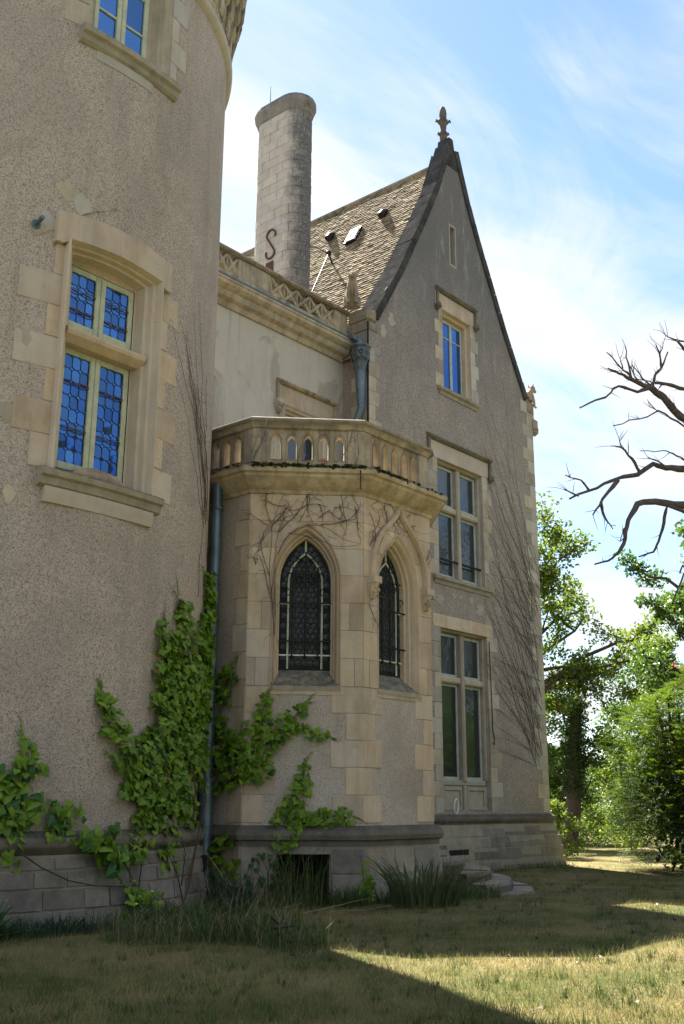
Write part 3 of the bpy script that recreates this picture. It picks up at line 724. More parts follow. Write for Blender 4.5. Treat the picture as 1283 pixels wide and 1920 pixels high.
#mb.build('finial_leaf', M['finial'], wing, smooth=True)
# kneeler stones with crouching beasts
def beast(parent, base, facing, s=1.0, name='crouching_beast'):
    """seated stone beast: rump, chest, head with muzzle, forelegs"""
    f = Vector((*facing, 0)).normalized(); r = Vector((f.y, -f.x, 0)); b = Vector(base); mb = MB()
    P = lambda x, y, z: b + f * (x * s) + r * (y * s) + Vector((0, 0, z * s))
    mb.tube([P(-.34, 0, .05), P(-.30, 0, .22), P(-.12, 0, .38), P(.06, 0, .52), P(.16, 0, .66), P(.22, 0, .76)], [.16 * s, .21 * s, .2 * s, .17 * s, .13 * s, .11 * s], 9)
    mb.blob(P(.27, 0, .82), (.14 * s, .13 * s, .13 * s), 9, 7, .08, 2)
    mb.tube([P(.3, 0, .8), P(.43, 0, .76), P(.5, 0, .74)], [.085 * s, .07 * s, .05 * s], 7)
    for y in (-.1, .1):
        mb.tube([P(.2, y, .9), P(.2, y * 1.2, 1.0)], [.04 * s, .015 * s], 5)
        mb.tube([P(.1, y * 1.1, .5), P(.2, y * 1.2, .25), P(.22, y * 1.2, .02), P(.32, y * 1.2, .0)], [.07 * s, .055 * s, .05 * s, .05 * s], 6)
        mb.tube([P(-.25, y * 1.6, .2), P(-.05, y * 1.9, .22), P(-.1, y * 1.9, .02), P(.06, y * 1.9, .0)], [.11 * s, .09 * s, .06 * s, .05 * s], 6)
    return mb.build(name, M['statue'], parent, smooth=True)
mb = MB(); mb.box(FG, -.03, .44, 13.8, 14.1, -.62, .04, .05, .012); mb.box(FG, -.06, .34, 14.1, 14.42, -.62, .07, .05, .015); mb.build('kneeler', M['rail'], wing)
mb = MB(); mb.box(FG, GW - .34, GW + .05, 13.85, 14.22, -.66, .06, .04, .01); mb.build('kneeler', M['rail'], wing)
mb = MB(); mb.box(FG, GW - .02, GW + .26, 13.35, 13.7, -.6, .08, .04); mb.blob(FG.p(GW + .2, 13.38, -.1), (.16, .16, .2), 8, 6, .3, 5); mb.blob(FG.p(GW + .24, 13.3, -.4), (.15, .15, .17), 8, 6, .3, 6); mb.build('corbel', M['statue'], wing)
# pinnacle-like block carried on the right corner
mb = MB(); mb.box(FG, GW + .0, GW + .19, 13.6, 14.2, -.55, -.02, .03); mb.build('corner_block', M['pale'], wing)
beast(wing, (GX - .28, GY + .32, 14.5), (-.75, -.66), .95)
b2 = beast(wing, (GX + GW + .16, GY + .2, 14.24), (1, -.12), .85)
# roof: boarding plane plus tile courses
RZ = 21.35; ES = 1.86
def roof_plane(sd_):
    x0 = GX + GC + .0; ex = GX - .12 if sd_ < 0 else GX + GW + .12
    ez = RZ - ES * abs(ex - x0)
    return x0, ex, ez
mb = MB()
for sd_ in (-1, 1):
    x0, ex, ez = roof_plane(sd_)
    mb.add([(x0, GY + .5, RZ - .05), (x0, GY + 14.2, RZ - .05), (ex, GY + 14.2, ez - .05), (ex, GY + .5, ez - .05)], [(0, 1, 2, 3)])
roof = mb.build('roof', M['tile'], wing)
tv = []; tf = []
x0, ex, ez = roof_plane(-1); sl = math.hypot(ex - x0, ez - RZ); un = Vector(((ex - x0) / sl, 0, (ez - RZ) / sl)); nm = Vector((-un.z * -1 * -1, 0, un.x * -1)); nm = Vector((un.z, 0, -un.x));
if nm.z < 0: nm = -nm
ER = .125; rows = int(sl / ER)
for i in range(rows):
    y = GY + .72 - (i % 2) * .1
    while y < GY + 11:
        w = .19 + rng.uniform(-.012, .012); t0 = i * ER - .03; t1 = (i + 1) * ER + .06 + rng.uniform(-.012, .012)
        lift = .040 + rng.uniform(-.008, .010); tw = rng.uniform(-.006, .006)
        p0 = Vector((x0, 0, RZ)) + un * t0; p1 = Vector((x0, 0, RZ)) + un * t1
        b = len(tv)
        for yy, s_ in ((y, -1), (y + w - .008, 1)):
            a_ = p0 + nm * (.005); tv.append((a_.x, yy, a_.z)); c_ = p1 + nm * (lift + .014 + tw * s_); tv.append((c_.x, yy, c_.z)); c_ = p1 + nm * (lift - .018 + tw * s_); tv.append((c_.x, yy, c_.z))
        tf += [(b, b + 1, b + 4, b + 3), (b + 1, b + 2, b + 5, b + 4), (b, b + 2, b + 1), (b + 3, b + 4, b + 5)]
        y += w
mb = MB(); mb.v = tv; mb.f = tf
mb.build('roof_tiles', M['tile'], roof, fix=False, stuff=True)
y = GY + .75
while y < GY + 13:
    mb = MB(); mb.tube([(x0, y, RZ + .02), (x0, y + .36, RZ + .02)], .10, 7); mb.build('ridge_tile', M['tile'], roof); y += .38
# skylight and two tile vents on the slope, wire with its bracket
def slope(t, y, h=0.0):
    p = Vector((x0, 0, RZ)) + un * t + nm * h; return Vector((p.x, y, p.z))
FS = lambda t, y, h: slope(t, y, h)
def slope_box(t0, t1, y0, y1, h0, h1):
    mb = MB(); P = [FS(t, y, h) for h in (h0, h1) for t, y in ((t0, y0), (t1, y0), (t1, y1), (t0, y1))]
    mb.add(P, [(3, 2, 1, 0), (4, 5, 6, 7)] + [(i, (i + 1) % 4, 4 + (i + 1) % 4, 4 + i) for i in range(4)]); return mb
SKY_T, SKY_Y = 2.10, GY + 2.88
sk = slope_box(SKY_T, SKY_T + .74, SKY_Y, SKY_Y + .46, 0, .13).build('skylight', M['iron'], roof)
slope_box(SKY_T + .06, SKY_T + .68, SKY_Y + .05, SKY_Y + .41, .12, .14).build('pane', M['skylight'], sk)
for vt, vy in ((1.75, GY + 2.06), (1.72, GY + 4.35)):
    mb = MB(); pts = [FS(vt - .1, vy, .02), FS(vt + .12, vy, .12), FS(vt + .3, vy, .14)]
    mb.tube(pts, [.09, .13, .13], 10); mb.build('roof_vent', M['iron'], roof, smooth=True)

# ------------------------------------------------------------------ the lower range between tower and wing
MY = 17.45
FM = Frame((0, MY), (1, 0), (0, -1))
rangeb = thing('middle_range', 'pale rendered range with pierced stone parapet between tower and gabled wing', 'building', (16, MY + 4, 0))
mb = MB()
mo = rect_loop(18.12, 19.72, 6.3, 11.12)
mb.sheet(FM, [(4, -.8), (GX, -.8), (GX, 13.6), (4, 13.6)], [mo, rect_loop(13.0, 15.15, 6.3, 11.1)], 0.0, .3)
mb.build('rendered_wall', M['mid'], rangeb)
mb = MB(); mb.box(FM, 12.6, 19.95, 6.0, 11.4, -.8, -.5); mb.build('dark_interior', M['void'], rangeb)
mb = MB(); mb.add([(4, MY + .2, 13.7), (GX + .3, MY + .2, 13.7), (GX + .3, MY + 8, 14.0), (4, MY + 8, 14.0), (4, MY + 8, -.5), (GX, MY + 8, -.5)], [(0, 1, 2, 3), (3, 2, 5, 4)]); mb.build('roof', M['slate'], rangeb)
# cornice: three joined stretches of stone
prof = [(-.02, 13.0), (.06, 13.01), (.10, 13.08), (.12, 13.12), (.24, 13.17), (.28, 13.23), (.30, 13.29), (.38, 13.33), (.45, 13.38), (.47, 13.45), (.50, 13.47), (.50, 13.52), (.30, 13.57), (-.02, 13.60)]
xs = [6.0, 11.6, 14.2, 16.0, 17.9, 19.4, GX - .08]
for i in range(len(xs) - 1):
    mb = MB(); mb.sweep([(xs[i] + .004, MY), (xs[i + 1] - .004, MY)], prof); mb.build('cornice_stone', M['corn'], rangeb)
mb = MB(); mb.sweep([(6.0, MY - .44), (GX - .35, MY - .44)], [(0, 13.53), (.075, 13.52), (.085, 13.56), (.02, 13.565), (0, 13.55)]); mb.build('gutter', M['zinc'], rangeb)
# parapet
mb = MB()
PD0, PD1 = .02, .20
rail_p = [(-.03, 14.38), (.24, 14.38), (.29, 14.42), (.28, 14.48), (.18, 14.53), (.04, 14.53), (-.06, 14.48), (-.07, 14.42)]
for i, (a, b) in enumerate(((8, 12.4), (12.4, 15.2), (15.2, 16.5), (16.5, 17.9), (17.9, 19.3), (19.3, GX - .05))):
    r_ = MB(); r_.sweep([(a + .004, MY), (b - .004, MY)], rail_p); r_.build('parapet_rail', M['rail'], rangeb)
b_ = MB(); b_.sweep([(8, MY), (GX - .05, MY)], [(-.02, 13.6), (.26, 13.6), (.24, 13.84), (.2, 13.87), (-.02, 13.87)]); b_.build('parapet_base', M['bal'], rangeb)
for a, b in ((8, 15.4), (16.15, 17.3), (19.8, GX - .06)):
    r_ = MB(); r_.box(FM, a, b, 13.87, 14.38, PD0, PD1, .01); r_.build('parapet_panel', M['bal'], rangeb)
def tracery(a0, a1, n):
    w = (a1 - a0) / n
    for i in range(n):
        t = MB(); c0 = a0 + i * w; z0, z1 = 13.87, 14.38; zc = (z0 + z1) / 2; cc = c0 + w / 2
        def bar(p, q, r=.035):
            d = Vector((q[0] - p[0], q[1] - p[1])).normalized(); s_ = Vector((-d.y, d.x)) * r
            t.prism(FM, [(p[0] - s_.x, p[1] - s_.y), (q[0] - s_.x, q[1] - s_.y), (q[0] + s_.x, q[1] + s_.y), (p[0] + s_.x, p[1] + s_.y)], PD0 + .015 + .004 * rng.random(), PD1 - .015 - .004 * rng.random(), .02)
        bar((c0 + .02, z0), (c0 + .02, z1), .03)
        bar((c0, z0 + .02), (c0 + w, z1 - .02)); bar((c0, z1 - .02), (c0 + w, z0 + .02))
        for k_ in range(8):
            g = 2 * math.pi * k_ / 8; h = 2 * math.pi * (k_ + 1) / 8; r_ = w * .25
            bar((cc + r_ * math.cos(g), zc + r_ * math.sin(g)), (cc + r_ * math.cos(h), zc + r_ * math.sin(h)), .022)
        t.build('tracery', M['bal'], rangeb)
tracery(15.42, 16.14, 2); tracery(17.32, 19.78, 5)
# tall terrace windows with moulded lintels, drip and carved stops
def carved(F, parent, a, z, w, h, d, seed, name='carved_stop', mat=None):
    q = random.Random(seed); mb = MB(); n = 6
    mb.box(F, a - w * .55, a + w * .55, z + h * .68, z + h, 0, d * 1.05, .012)
    rings = []
    for i in range(5):
        t = i / 4; ww = w * (.5 - .32 * t ** 1.5); dd = d * (.95 - .55 * t); zz = z + h * .68 * (1 - t)
        rings.append([F.p(a - ww, zz, 0), F.p(a - ww, zz, dd * .7), F.p(a - ww * .4, zz, dd), F.p(a + ww * .4, zz, dd), F.p(a + ww, zz, dd * .7), F.p(a + ww, zz, 0)])
    mb.loft(rings)
    o = mb.build(name, mat or M['pale'], parent)
    mb = MB()
    for i in range(16):
        t = q.random(); ww = w * (.5 - .3 * t)
        c = F.p(a + q.uniform(-ww, ww), z + h * .62 * (1 - t) + .01, d * (.92 - .5 * t))
        mb.blob(c, (w * .13, w * .13, w * .15), 6, 4, .35, seed + i)
    mb.build('carved_foliage', mat or M['pale'], o, smooth=True)
    return o
def terrace_window(a0, a1, z0, z1, stops, label):
    c = (a0 + a1) / 2; hw = (a1 - a0) / 2; mb = MB()
    prof = [(hw, .012), (hw - .03, -.03), (hw - .07, -.05), (hw - .09, -.14), (hw - .14, -.16), (hw - .16, -.28)]
    mb.loft([[FM.p(c + h, z0, d), FM.p(c + h, z1 - (hw - h), d), FM.p(c - h, z1 - (hw - h), d), FM.p(c - h, z0, d)] for h, d in prof])
    w = mb.build('window', M['warm'], rangeb, label=label)
    l = MB(); l.prism(FM, [(a0 - .3, z1 + .003), (a1 + .3, z1 + .003), (a1 + .3, z1 + .5), (a0 - .3, z1 + .5)], -.2, .014, .008); l.build('lintel', M['warm'], rangeb)
    for sd_, a in ((-1, a0 + .004), (1, a1 - .004)): quoins(FM, rangeb, a, sd_, 6.3, z1, .41, .42, .26, name='jamb_stone', mat=M['pale'])
    dm = MB(); zz = z1 + .5
    P = [(.0, zz), (.08, zz + .02), (.12, zz + .06), (.12, zz + .1), (.0, zz + .14)]
    rings = [[FM.p(a, z, d) for d, z in P] for a in (a0 - .34, a1 + .34)]
    dm.loft(rings, True); dm.poly(rings[0]); dm.poly(rings[1])
    dm.box(FM, a0 - .34, a0 - .26, zz - .5, zz + .01, 0, .07, .015); dm.box(FM, a1 + .26, a1 + .34, zz - .5, zz + .01, 0, .07, .015)
    dm.build('drip_mould', M['bal'], rangeb)
    for a in stops: carved(FM, rangeb, a, zz - .82, .22, .36, .16, int(a * 10))
    for sd_ in (-1, 1):
        b0, b1 = sorted((c + sd_ * .004, c + sd_ * (hw - .165)))
        casement(FM, w, b0, b1, z0 + .1, z1 - .17, -.2, M['paint'], fw=.09, glass=M['glassdark'], bars=(8.4, 9.6))
terrace_window(18.12, 19.72, 6.3, 11.12, (17.82, 20.02), 'terrace window behind the balcony')
terrace_window(13.0, 15.15, 6.3, 11.10, (15.45,), 'terrace window half hidden by the tower')

# chimney stack with rounded ends
CX, CYn, CYf, CR = 19.38, 18.46, 19.36, .47
def stad(off, n=9):
    r = CR + off; pts = []
    for i in range(n + 1):
        a = math.pi + math.pi * i / n; pts.append((CX + r * math.cos(a), CYn + r * math.sin(a)))
    for i in range(n + 1):
        a = math.pi * i / n; pts.append((CX + r * math.cos(a), CYf + r * math.sin(a)))
    return pts
mb = MB(); mb.loft([[Vector((x, y, z)) for x, y in stad(-.012)] for z in (13.7, 20.95)], True)
chim = mb.build('chimney', M['chimend'], rangeb)
# courses of chimney stones: per course cut the perimeter into stones
def stad_len():
    return 2 * (CYf - CYn) + 2 * math.pi * CR
def stad_at(t, off):
    """perimeter position from the far end of the camera-side flat: flat (-x side) far->near, near half round, other flat, far half round"""
    Lf = CYf - CYn; Lr = math.pi * CR; t = t % stad_len()
    if t < Lf: return (CX - CR - off, CYf - t)
    t -= Lf
    if t < Lr:
        a = math.pi + t / CR; return (CX + (CR + off) * math.cos(a), CYn + (CR + off) * math.sin(a))
    t -= Lr
    if t < Lf: return (CX + CR + off, CYn + t)
    t -= Lf; a = t / CR; return (CX + (CR + off) * math.cos(a), CYf + (CR + off) * math.sin(a))
z = 14.2; row = 0; SL = stad_len()
while z < 20.65:
    h = .29 + rng.uniform(-.012, .012); t = -.25 + (.27 if row % 2 else 0.0)
    end = t + SL
    while t < end - .15:
        l = min(.56 + rng.uniform(-.05, .05), end - t)
        if end - t - l < .2: l = end - t
        mid = (t + l / 2) % SL; Lf = CYf - CYn
        if mid < Lf + math.pi * CR * .8 or mid > SL - 1.0:
            mb = MB(); n = max(1, int(l / .12)); e = rng.uniform(0, .008); ra = []; rb = []
            inner = [stad_at(t + .004 + (l - .008) * i / n, -.03) for i in range(n + 1)]; outer = [stad_at(t + .006 + (l - .012) * i / n, e) for i in range(n + 1)]
            z0_, z1_ = z + .005, min(z + h, 20.8) - .005
            mb.loft([[Vector((*p, z0_)) for p in inner], [Vector((*p, z0_)) for p in outer], [Vector((*p, z1_)) for p in outer], [Vector((*p, z1_)) for p in inner]])
            for i in (0, n): mb.poly([Vector((*inner[i], z0_)), Vector((*outer[i], z0_)), Vector((*outer[i], z1_)), Vector((*inner[i], z1_))])
            dark = False
            mb.build('chimney_stone', M['chimend'] if dark else M['chim'], chim)
        t += l
    z += h; row += 1
mb = MB(); mb.loft([[Vector((x, y, z)) for x, y in stad(o)] for o, z in ((.0, 20.78), (.03, 20.81), (.06, 20.92), (.10, 21.0), (.125, 21.07), (.13, 21.17), (.10, 21.27), (.04, 21.31), (-.1, 21.32))], True)
mb.poly([Vector((x, y, 21.32)) for x, y in stad(-.1)])
mb.build('chimney_cap', M['chimcap'], chim, smooth=False)
mb = MB(); mb.box(Frame((CX - CR, 0), (0, 1), (-1, 0)), 18.78, 19.08, 15.62, 16.04, .008, .02, .004); mb.build('iron_plate', M['rust'], chim)
# S-shaped wall anchor
FCH = Frame((CX - CR, 0), (0, 1), (-1, 0))
anchor = []
for i in range(25):
    t = i / 24; g = t * 2 - 1
    yy = 18.50 - .17 * math.sin(g * math.pi * .9) * (1 if True else 1); zz = 16.62 + g * .44
    anchor.append((yy, zz))
def hook(c, r, a0, a1, n=12): return [(c[0] + r * math.cos(a0 + (a1 - a0) * i / n), c[1] + r * math.sin(a0 + (a1 - a0) * i / n)) for i in range(n + 1)]
AC = 18.46
top = hook((AC + .0, 16.86), .17, R_(-25) , R_(190), 12); bot = hook((AC + .02, 16.30), .17, R_(10), R_(-205), 12)
top = [(2 * AC - y, z) for y, z in top]; bot = [(2 * AC + .04 - y, z) for y, z in bot]
pts = top[::1] + bot
mb = MB(); mb.tube([FCH.p(y + .42, z, .035) for y, z in pts], .026, 6); mb.build('wall_anchor', M['rust'], chim, smooth=True)
lr = MB(); lr.tube([(CX - .1, CYf + .1, 21.3), (CX - .1, CYf + .1, 22.35)], .018, 5, .006)
tag(lr.build('lightning_rod', M['iron']), 'thin lightning rod standing on top of the stone chimney', 'lightning rod')
wr = MB(); BR = slope(3.62, GY + 3.45, .4)
wr.tube([slope(3.7, GY + 3.55, 0), BR], .03, 5)
wr.blob(BR, (.09, .09, .1), 8, 5, .05)
wr.tube([(CX + .3, CYf + .3, 17.7), tuple(BR)], .016, 4); wr.tube([tuple(BR), (19.6, MY + .7, 14.7)], .013, 4)
tag(wr.build('roof_cable', M['iron']), 'sagging black cable with insulator bracket in front of the tiled roof', 'cable')

# hopper and upper rainwater pipe in the corner of range and wing
px_, py_ = GX - .20, GY + .09
hp = thing('hopper_pipe', 'blue grey zinc rainwater pipe with octagonal decorated hopper in the wall corner', 'drainpipe', (px_, py_, 6.2))
mb = MB(); mb.tube([(px_ - .15, MY - .54, 13.57), (px_ + .03, MY - .54, 13.56), (px_ + .06, GY + .24, 13.50), (px_ + .05, GY + .14, 13.42), (px_ + .05, GY + .12, 13.2)], .085, 10); mb.build('swan_neck', M['zinc'], hp, smooth=True)
mb = MB(); mb.lathe((px_, py_), [(.02, 13.24), (.29, 13.24), (.31, 13.19), (.25, 13.13), (.25, 12.88), (.22, 12.84), (.16, 12.6), (.12, 12.46), (.02, 12.4)], 8, R_(22.5), R_(382.5)); mb.build('hopper', M['zincdark'], hp)
mb = MB()
for i in range(8):
    a = R_(45 * i); cx_, cy_ = px_ + .232 * math.cos(a), py_ + .232 * math.sin(a); tx, ty = -math.sin(a), math.cos(a)
    for r_ in (.075, .04):
        mb.tube([(cx_ + tx * r_ * math.cos(g) + .012 * math.cos(a), cy_ + ty * r_ * math.cos(g) + .012 * math.sin(a), 13.0 + r_ * math.sin(g)) for g in [2 * math.pi * q / 10 for q in range(11)]], .013, 4)
    mb.tube([(cx_ - tx * .09, cy_ - ty * .09, 12.86), (cx_, cy_, 12.78), (cx_ + tx * .09, cy_ + ty * .09, 12.86)], .02, 4)
mb.build('hopper_rosette', M['zincdark'], hp)
mb = MB(); mb.tube([(px_, py_, 12.5), (px_, py_, 12.1), (px_ + .04, py_, 11.5), (px_ + .02, py_ + .05, 11.3), (px_ + .0, py_ + .24, 10.95), (px_ + .0, py_ + .30, 10.7), (px_, py_ + .30, 6.25)], [.14, .13, .10, .095, .095, .095, .095], 12); mb.build('pipe', M['zinc'], hp, smooth=True)
for zz in (11.55, 10.2, 8.2):
    dx = .038 if zz > 11 else 0; dy = 0 if zz > 11 else .30
    mb = MB(); mb.tube([(px_ + dx, py_ + dy, zz), (px_ + dx, py_ + dy, zz + .06)], .108, 12); mb.build('pipe_collar', M['zincdark'], hp)
mb = MB(); mb.tube([(GX - .06, GY - .06, 14.0), (GX - .06, GY - .06, 6.25)], .03, 6); mb.box(Frame((GX - .06, GY - .06), (1, 0), (0, -1)), -.08, .08, 9.3, 9.38, -.05, .05)
tag(mb.build('conduit_rod', M['iron']), 'thin black iron conduit running down the left corner of the gabled wing', 'conduit')

# ------------------------------------------------------------------ the chapel bay: five-sided projection with balcony
W8 = 1.70; BA = (11.82, 9.70); BL = (10.62, 10.90); BB = (13.52, 9.70); BE = (14.72, 10.90)
FR = Frame(BA, (1, 0), (0, -1)); FC = Frame(BL, (1, -1), (-1, -1)); FL = Frame(BL, (0, 1), (-1, 0)); FR2 = Frame(BB, (1, 1), (1, -1)); FR3 = Frame(BE, (0, 1), (1, 0))
bay = thing('chapel_bay', 'warm limestone chapel bay with pointed windows, mossy cornice and pierced balcony on top', 'building', (12.7, 12, 0))
WC = .85; ZS, ZSP, ZAP = 3.2, 4.5, 5.13
OHW, OAP = .52, 5.37
PB = [(10.62, MY - .01), BL, BA, BB, BE, (14.72, MY - .01)]
mb = MB()
hole = arch_loop(WC, OHW - .01, 2.9, ZSP, OAP - .01)
cell = rect_loop(.50, 1.23, -.3, .62)
mb.sheet(FC, rect_loop(0, W8, -.6, 6.2), [hole, cell], 0, .02)
mb.sheet(FR, rect_loop(0, W8, -.6, 6.2), [hole], 0, .02)
mb.sheet(FL, rect_loop(0, MY - .01 - 10.9, -.6, 6.2), [])
mb.sheet(FR2, rect_loop(0, W8, -.6, 6.2), [])
mb.sheet(FR3, rect_loop(0, MY - .01 - 10.9, -.6, 6.2), [rect_loop(.6, 1.9, .9, 3.6)], 0, .3)
mb.poly([(x, y, 6.2) for x, y in PB])
mb.build('roughcast_wall', M['bayrender'], bay)
mb = MB(); mb.box(FR3, .55, 1.95, .85, 3.65, -.35, -.28); mb.build('side_door', M['slate'], bay)
mb = MB(); mb.lathe((12.6, 12.3), [(1.0, 2.6), (1.0, 5.6)], 14); mb.build('dark_interior', M['void'], bay)
# ledge, plinth, cornice
mb = MB(); mb.sweep(PB, [(-.02, .718), (.066, .718), (.075, .79), (.12, .81), (.14, .87), (.12, .93), (.04, .995), (-.02, 1.0)]); mb.build('ledge', M['ledge'], bay)
def bplinth_d(z): return .06 + (.72 - z) * .13
mb = MB()
for F, L, hs in ((FL, MY - 10.92, []), (FC, W8, [cell]), (FR, W8, []), (FR2, W8, []), (FR3, MY - 10.92, [])):
    rows_ = [-.5, .72]
    def P(a, z, L=L, F=F):
        e = bplinth_d(z); k_ = math.tan(R_(22.5)) * e
        t = a / L
        lo = -k_ if F not in (FL,) else -k_; hi = L + k_
        return F.p(lo + (hi - lo) * t, z, e)
    if hs:
        b0, b1, c0, c1 = .50, 1.23, -.5, .62
        for (p, q, r_, s_) in ((0, b0, -.5, .72), (b1, L, -.5, .72), (b0, b1, c1, .72)):
            mb.add([P(p, r_), P(q, r_), P(q, s_), P(p, s_)], [(0, 1, 2, 3)])
        mb.add([P(b0, -.5), P(b1, -.5), P(b1, c1), P(b0, c1), F.p(b0, -.5, -.5), F.p(b1, -.5, -.5), F.p(b1, c1, -.5), F.p(b0, c1, -.5)], [(0, 3, 7, 4), (1, 2, 6, 5), (3, 2, 6, 7)])
    else:
        mb.add([P(0, -.5), P(L, -.5), P(L, .72), P(0, .72)], [(0, 1, 2, 3)])
mb.build('plinth', M['plinth'], bay)
mb = MB(); mb.box(FC, .40, 1.33, -.5, .72, -.9, -.497); mb.build('cellar_opening', M['void'], bay)
for F, rows_ in ((FC, ((.30, .70, (0, .46)), (-.15, .30, (0, .47)), (.36, .70, (1.26, 1.7)), (-.1, .36, (1.26, 1.7)))), (FR, ((.34, .70, (0, .62, 1.08, 1.7)), (.02, .34, (0, .4, .95, 1.25, 1.7)), (-.3, .02, (0, .7, 1.2, 1.7)))), (FL, ((.3, .7, (.02, .8, 1.5)), (-.2, .3, (.02, .5, 1.2))))):
    for z0, z1, cuts in rows_:
        for i in range(len(cuts) - 1):
            a, b = cuts[i] + .006, cuts[i + 1] - .006; mb = MB(); e = rng.uniform(.004, .016)
            d0, d1 = bplinth_d(z0), bplinth_d(z1)
            mb.add([F.p(a, z0 + .006, d0 - .03), F.p(b, z0 + .006, d0 - .03), F.p(b, z1 - .006, d1 - .03), F.p(a, z1 - .006, d1 - .03), F.p(a + .008, z0 + .014, d0 + e), F.p(b - .008, z0 + .014, d0 + e), F.p(b - .008, z1 - .014, d1 + e), F.p(a + .008, z1 - .014, d1 + e)], [(4, 5, 6, 7)] + [(k_, (k_ + 1) % 4, 4 + (k_ + 1) % 4, 4 + k_) for k_ in range(4)])
            mb.build('plinth_stone', M['plinth'] if rng.random() < .6 else M['grey'], bay)
cprof = [(-.02, 5.80), (.03, 5.80), (.05, 5.85), (.12, 5.90), (.20, 5.98), (.24, 6.02), (.25, 6.06), (.29, 6.08), (.30, 6.14), (.27, 6.18), (.02, 6.24), (-.02, 6.24)]
mb = MB(); mb.sweep(PB, cprof); mb.build('cornice', M['corn'], bay)
mb = MB()
q = random.Random(5)
for F, L in ((FC, W8), (FR, W8), (FL, 1.2)):
    for i in range(int(L * (150 if F is FC else 45))):
        a = q.uniform(.0, L) if F is not FR else L * q.random() ** 2.2; hgt = .5 + .5 * math.sin(a * 9 + 1) * math.sin(a * 23)
        mb.blob(F.p(a, 6.165 + q.uniform(-.035, .02 + .035 * hgt), .275 + q.uniform(-.09, .035)), (q.uniform(.012, .04), q.uniform(.012, .04), q.uniform(.008, .022)), 6, 4, .4, i)
for F, a0, a1 in ((FC, .0, W8), (FR, .0, .5)):
    n = 60; mb.tube([F.p(a0 + (a1 - a0) * i / n, 6.165 + q.uniform(-.012, .012), .27 + q.uniform(-.015, .015)) for i in range(n + 1)], [q.uniform(.012, .042) for i in range(n + 1)], 6)
mb.build('moss', M['moss'], bay, stuff=True)
# quoins of the lower storey
for F, L, m1, m2 in ((FC, W8, M['warm'], M['warm']), (FR, W8, M['warm'], M['warm'])):
    quoins(F, bay, 0, 1, 1.03, 2.92, .378, .43, .27, d=.012, mat=m1, first=1 if F is FC else 0, th=.05, lj=.02)
    quoins(F, bay, L, -1, 1.03, 2.92, .378, .45, .27, d=.012, mat=m2, first=0, th=.05, lj=.02)
quoins(FL, bay, 0, 1, 1.03, 5.8, .40, .30, .2, d=.012, mat=M['warm'], th=.05)
# dressed masonry round the windows, course by course, cut to the arch
def archx(z, hw, zs, zap):
    if z <= zs: return hw
    if z >= zap: return -1
    h = zap - zs; r = (hw * hw + h * h) / (2 * hw); cx = hw - r
    return cx + math.sqrt(max(0, r * r - (z - zs) ** 2))
def ashlar(F, L):
    zs = [2.925, 3.33, 3.74, 4.15, 4.56, 4.97, 5.385, 5.80]
    for i in range(len(zs) - 1):
        z0, z1 = zs[i] + .003, zs[i + 1] - .003
        for sd_ in (-1, 1):
            N = 6; edge = []
            for k_ in range(N + 1):
                z = z0 + (z1 - z0) * k_ / N; x = archx(z, OHW + .004, ZSP, OAP + .01)
                if x > 0: edge.append((WC + sd_ * x, z))
            out = 0.0 if sd_ < 0 else L
            if len(edge) < N + 1:
                # course passes over the apex
                ztop = OAP + .012
                edge.append((WC + sd_ * .004, min(z1, ztop))) if ztop < z1 and len(edge) else None
                edge.append((WC + sd_ * .004, z1))
                if len(edge) == 1: edge = [(WC + sd_ * .004, z0)] + edge
            cut = []
            blk = [(out, edge)]
            if i in (0, 2, 5):
                m = out + (.13 if i == 0 else .2 if i == 2 else .42) * (1 if sd_ < 0 else -1)
                if min(abs(e[0] - m) for e in edge) > .06:
                    mb = MB(); o = [(out, z0), (m - .003 * (1 if sd_ < 0 else -1), z0), (m - .003 * (1 if sd_ < 0 else -1), z1), (out, z1)]
                    mb.prism(F, o, -.02, .014 + rng.uniform(0, .003), .003); mb.build('ashlar_stone', M['warm'], bay)
                    blk = [(m + .003 * (1 if sd_ < 0 else -1), edge)]
            for oo, e in blk:
                mb = MB(); o = [(oo, e[0][1])] + e + ([(oo, e[-1][1])])
                mb.prism(F, o, -.02, .014 + rng.uniform(0, .003), 0); mb.build('ashlar_stone', M['warm'], bay)
ashlar(FC, W8); ashlar(FR, W8)
mb = MB(); mb.box(FC, .20, 1.45, 2.80, 2.921, -.02, .013, .004); mb.build('string_stone', M['warm'], bay)
mb = MB(); mb.box(FR, .28, 1.42, 2.80, 2.921, -.02, .013, .004); mb.build('string_stone', M['warm'], bay)
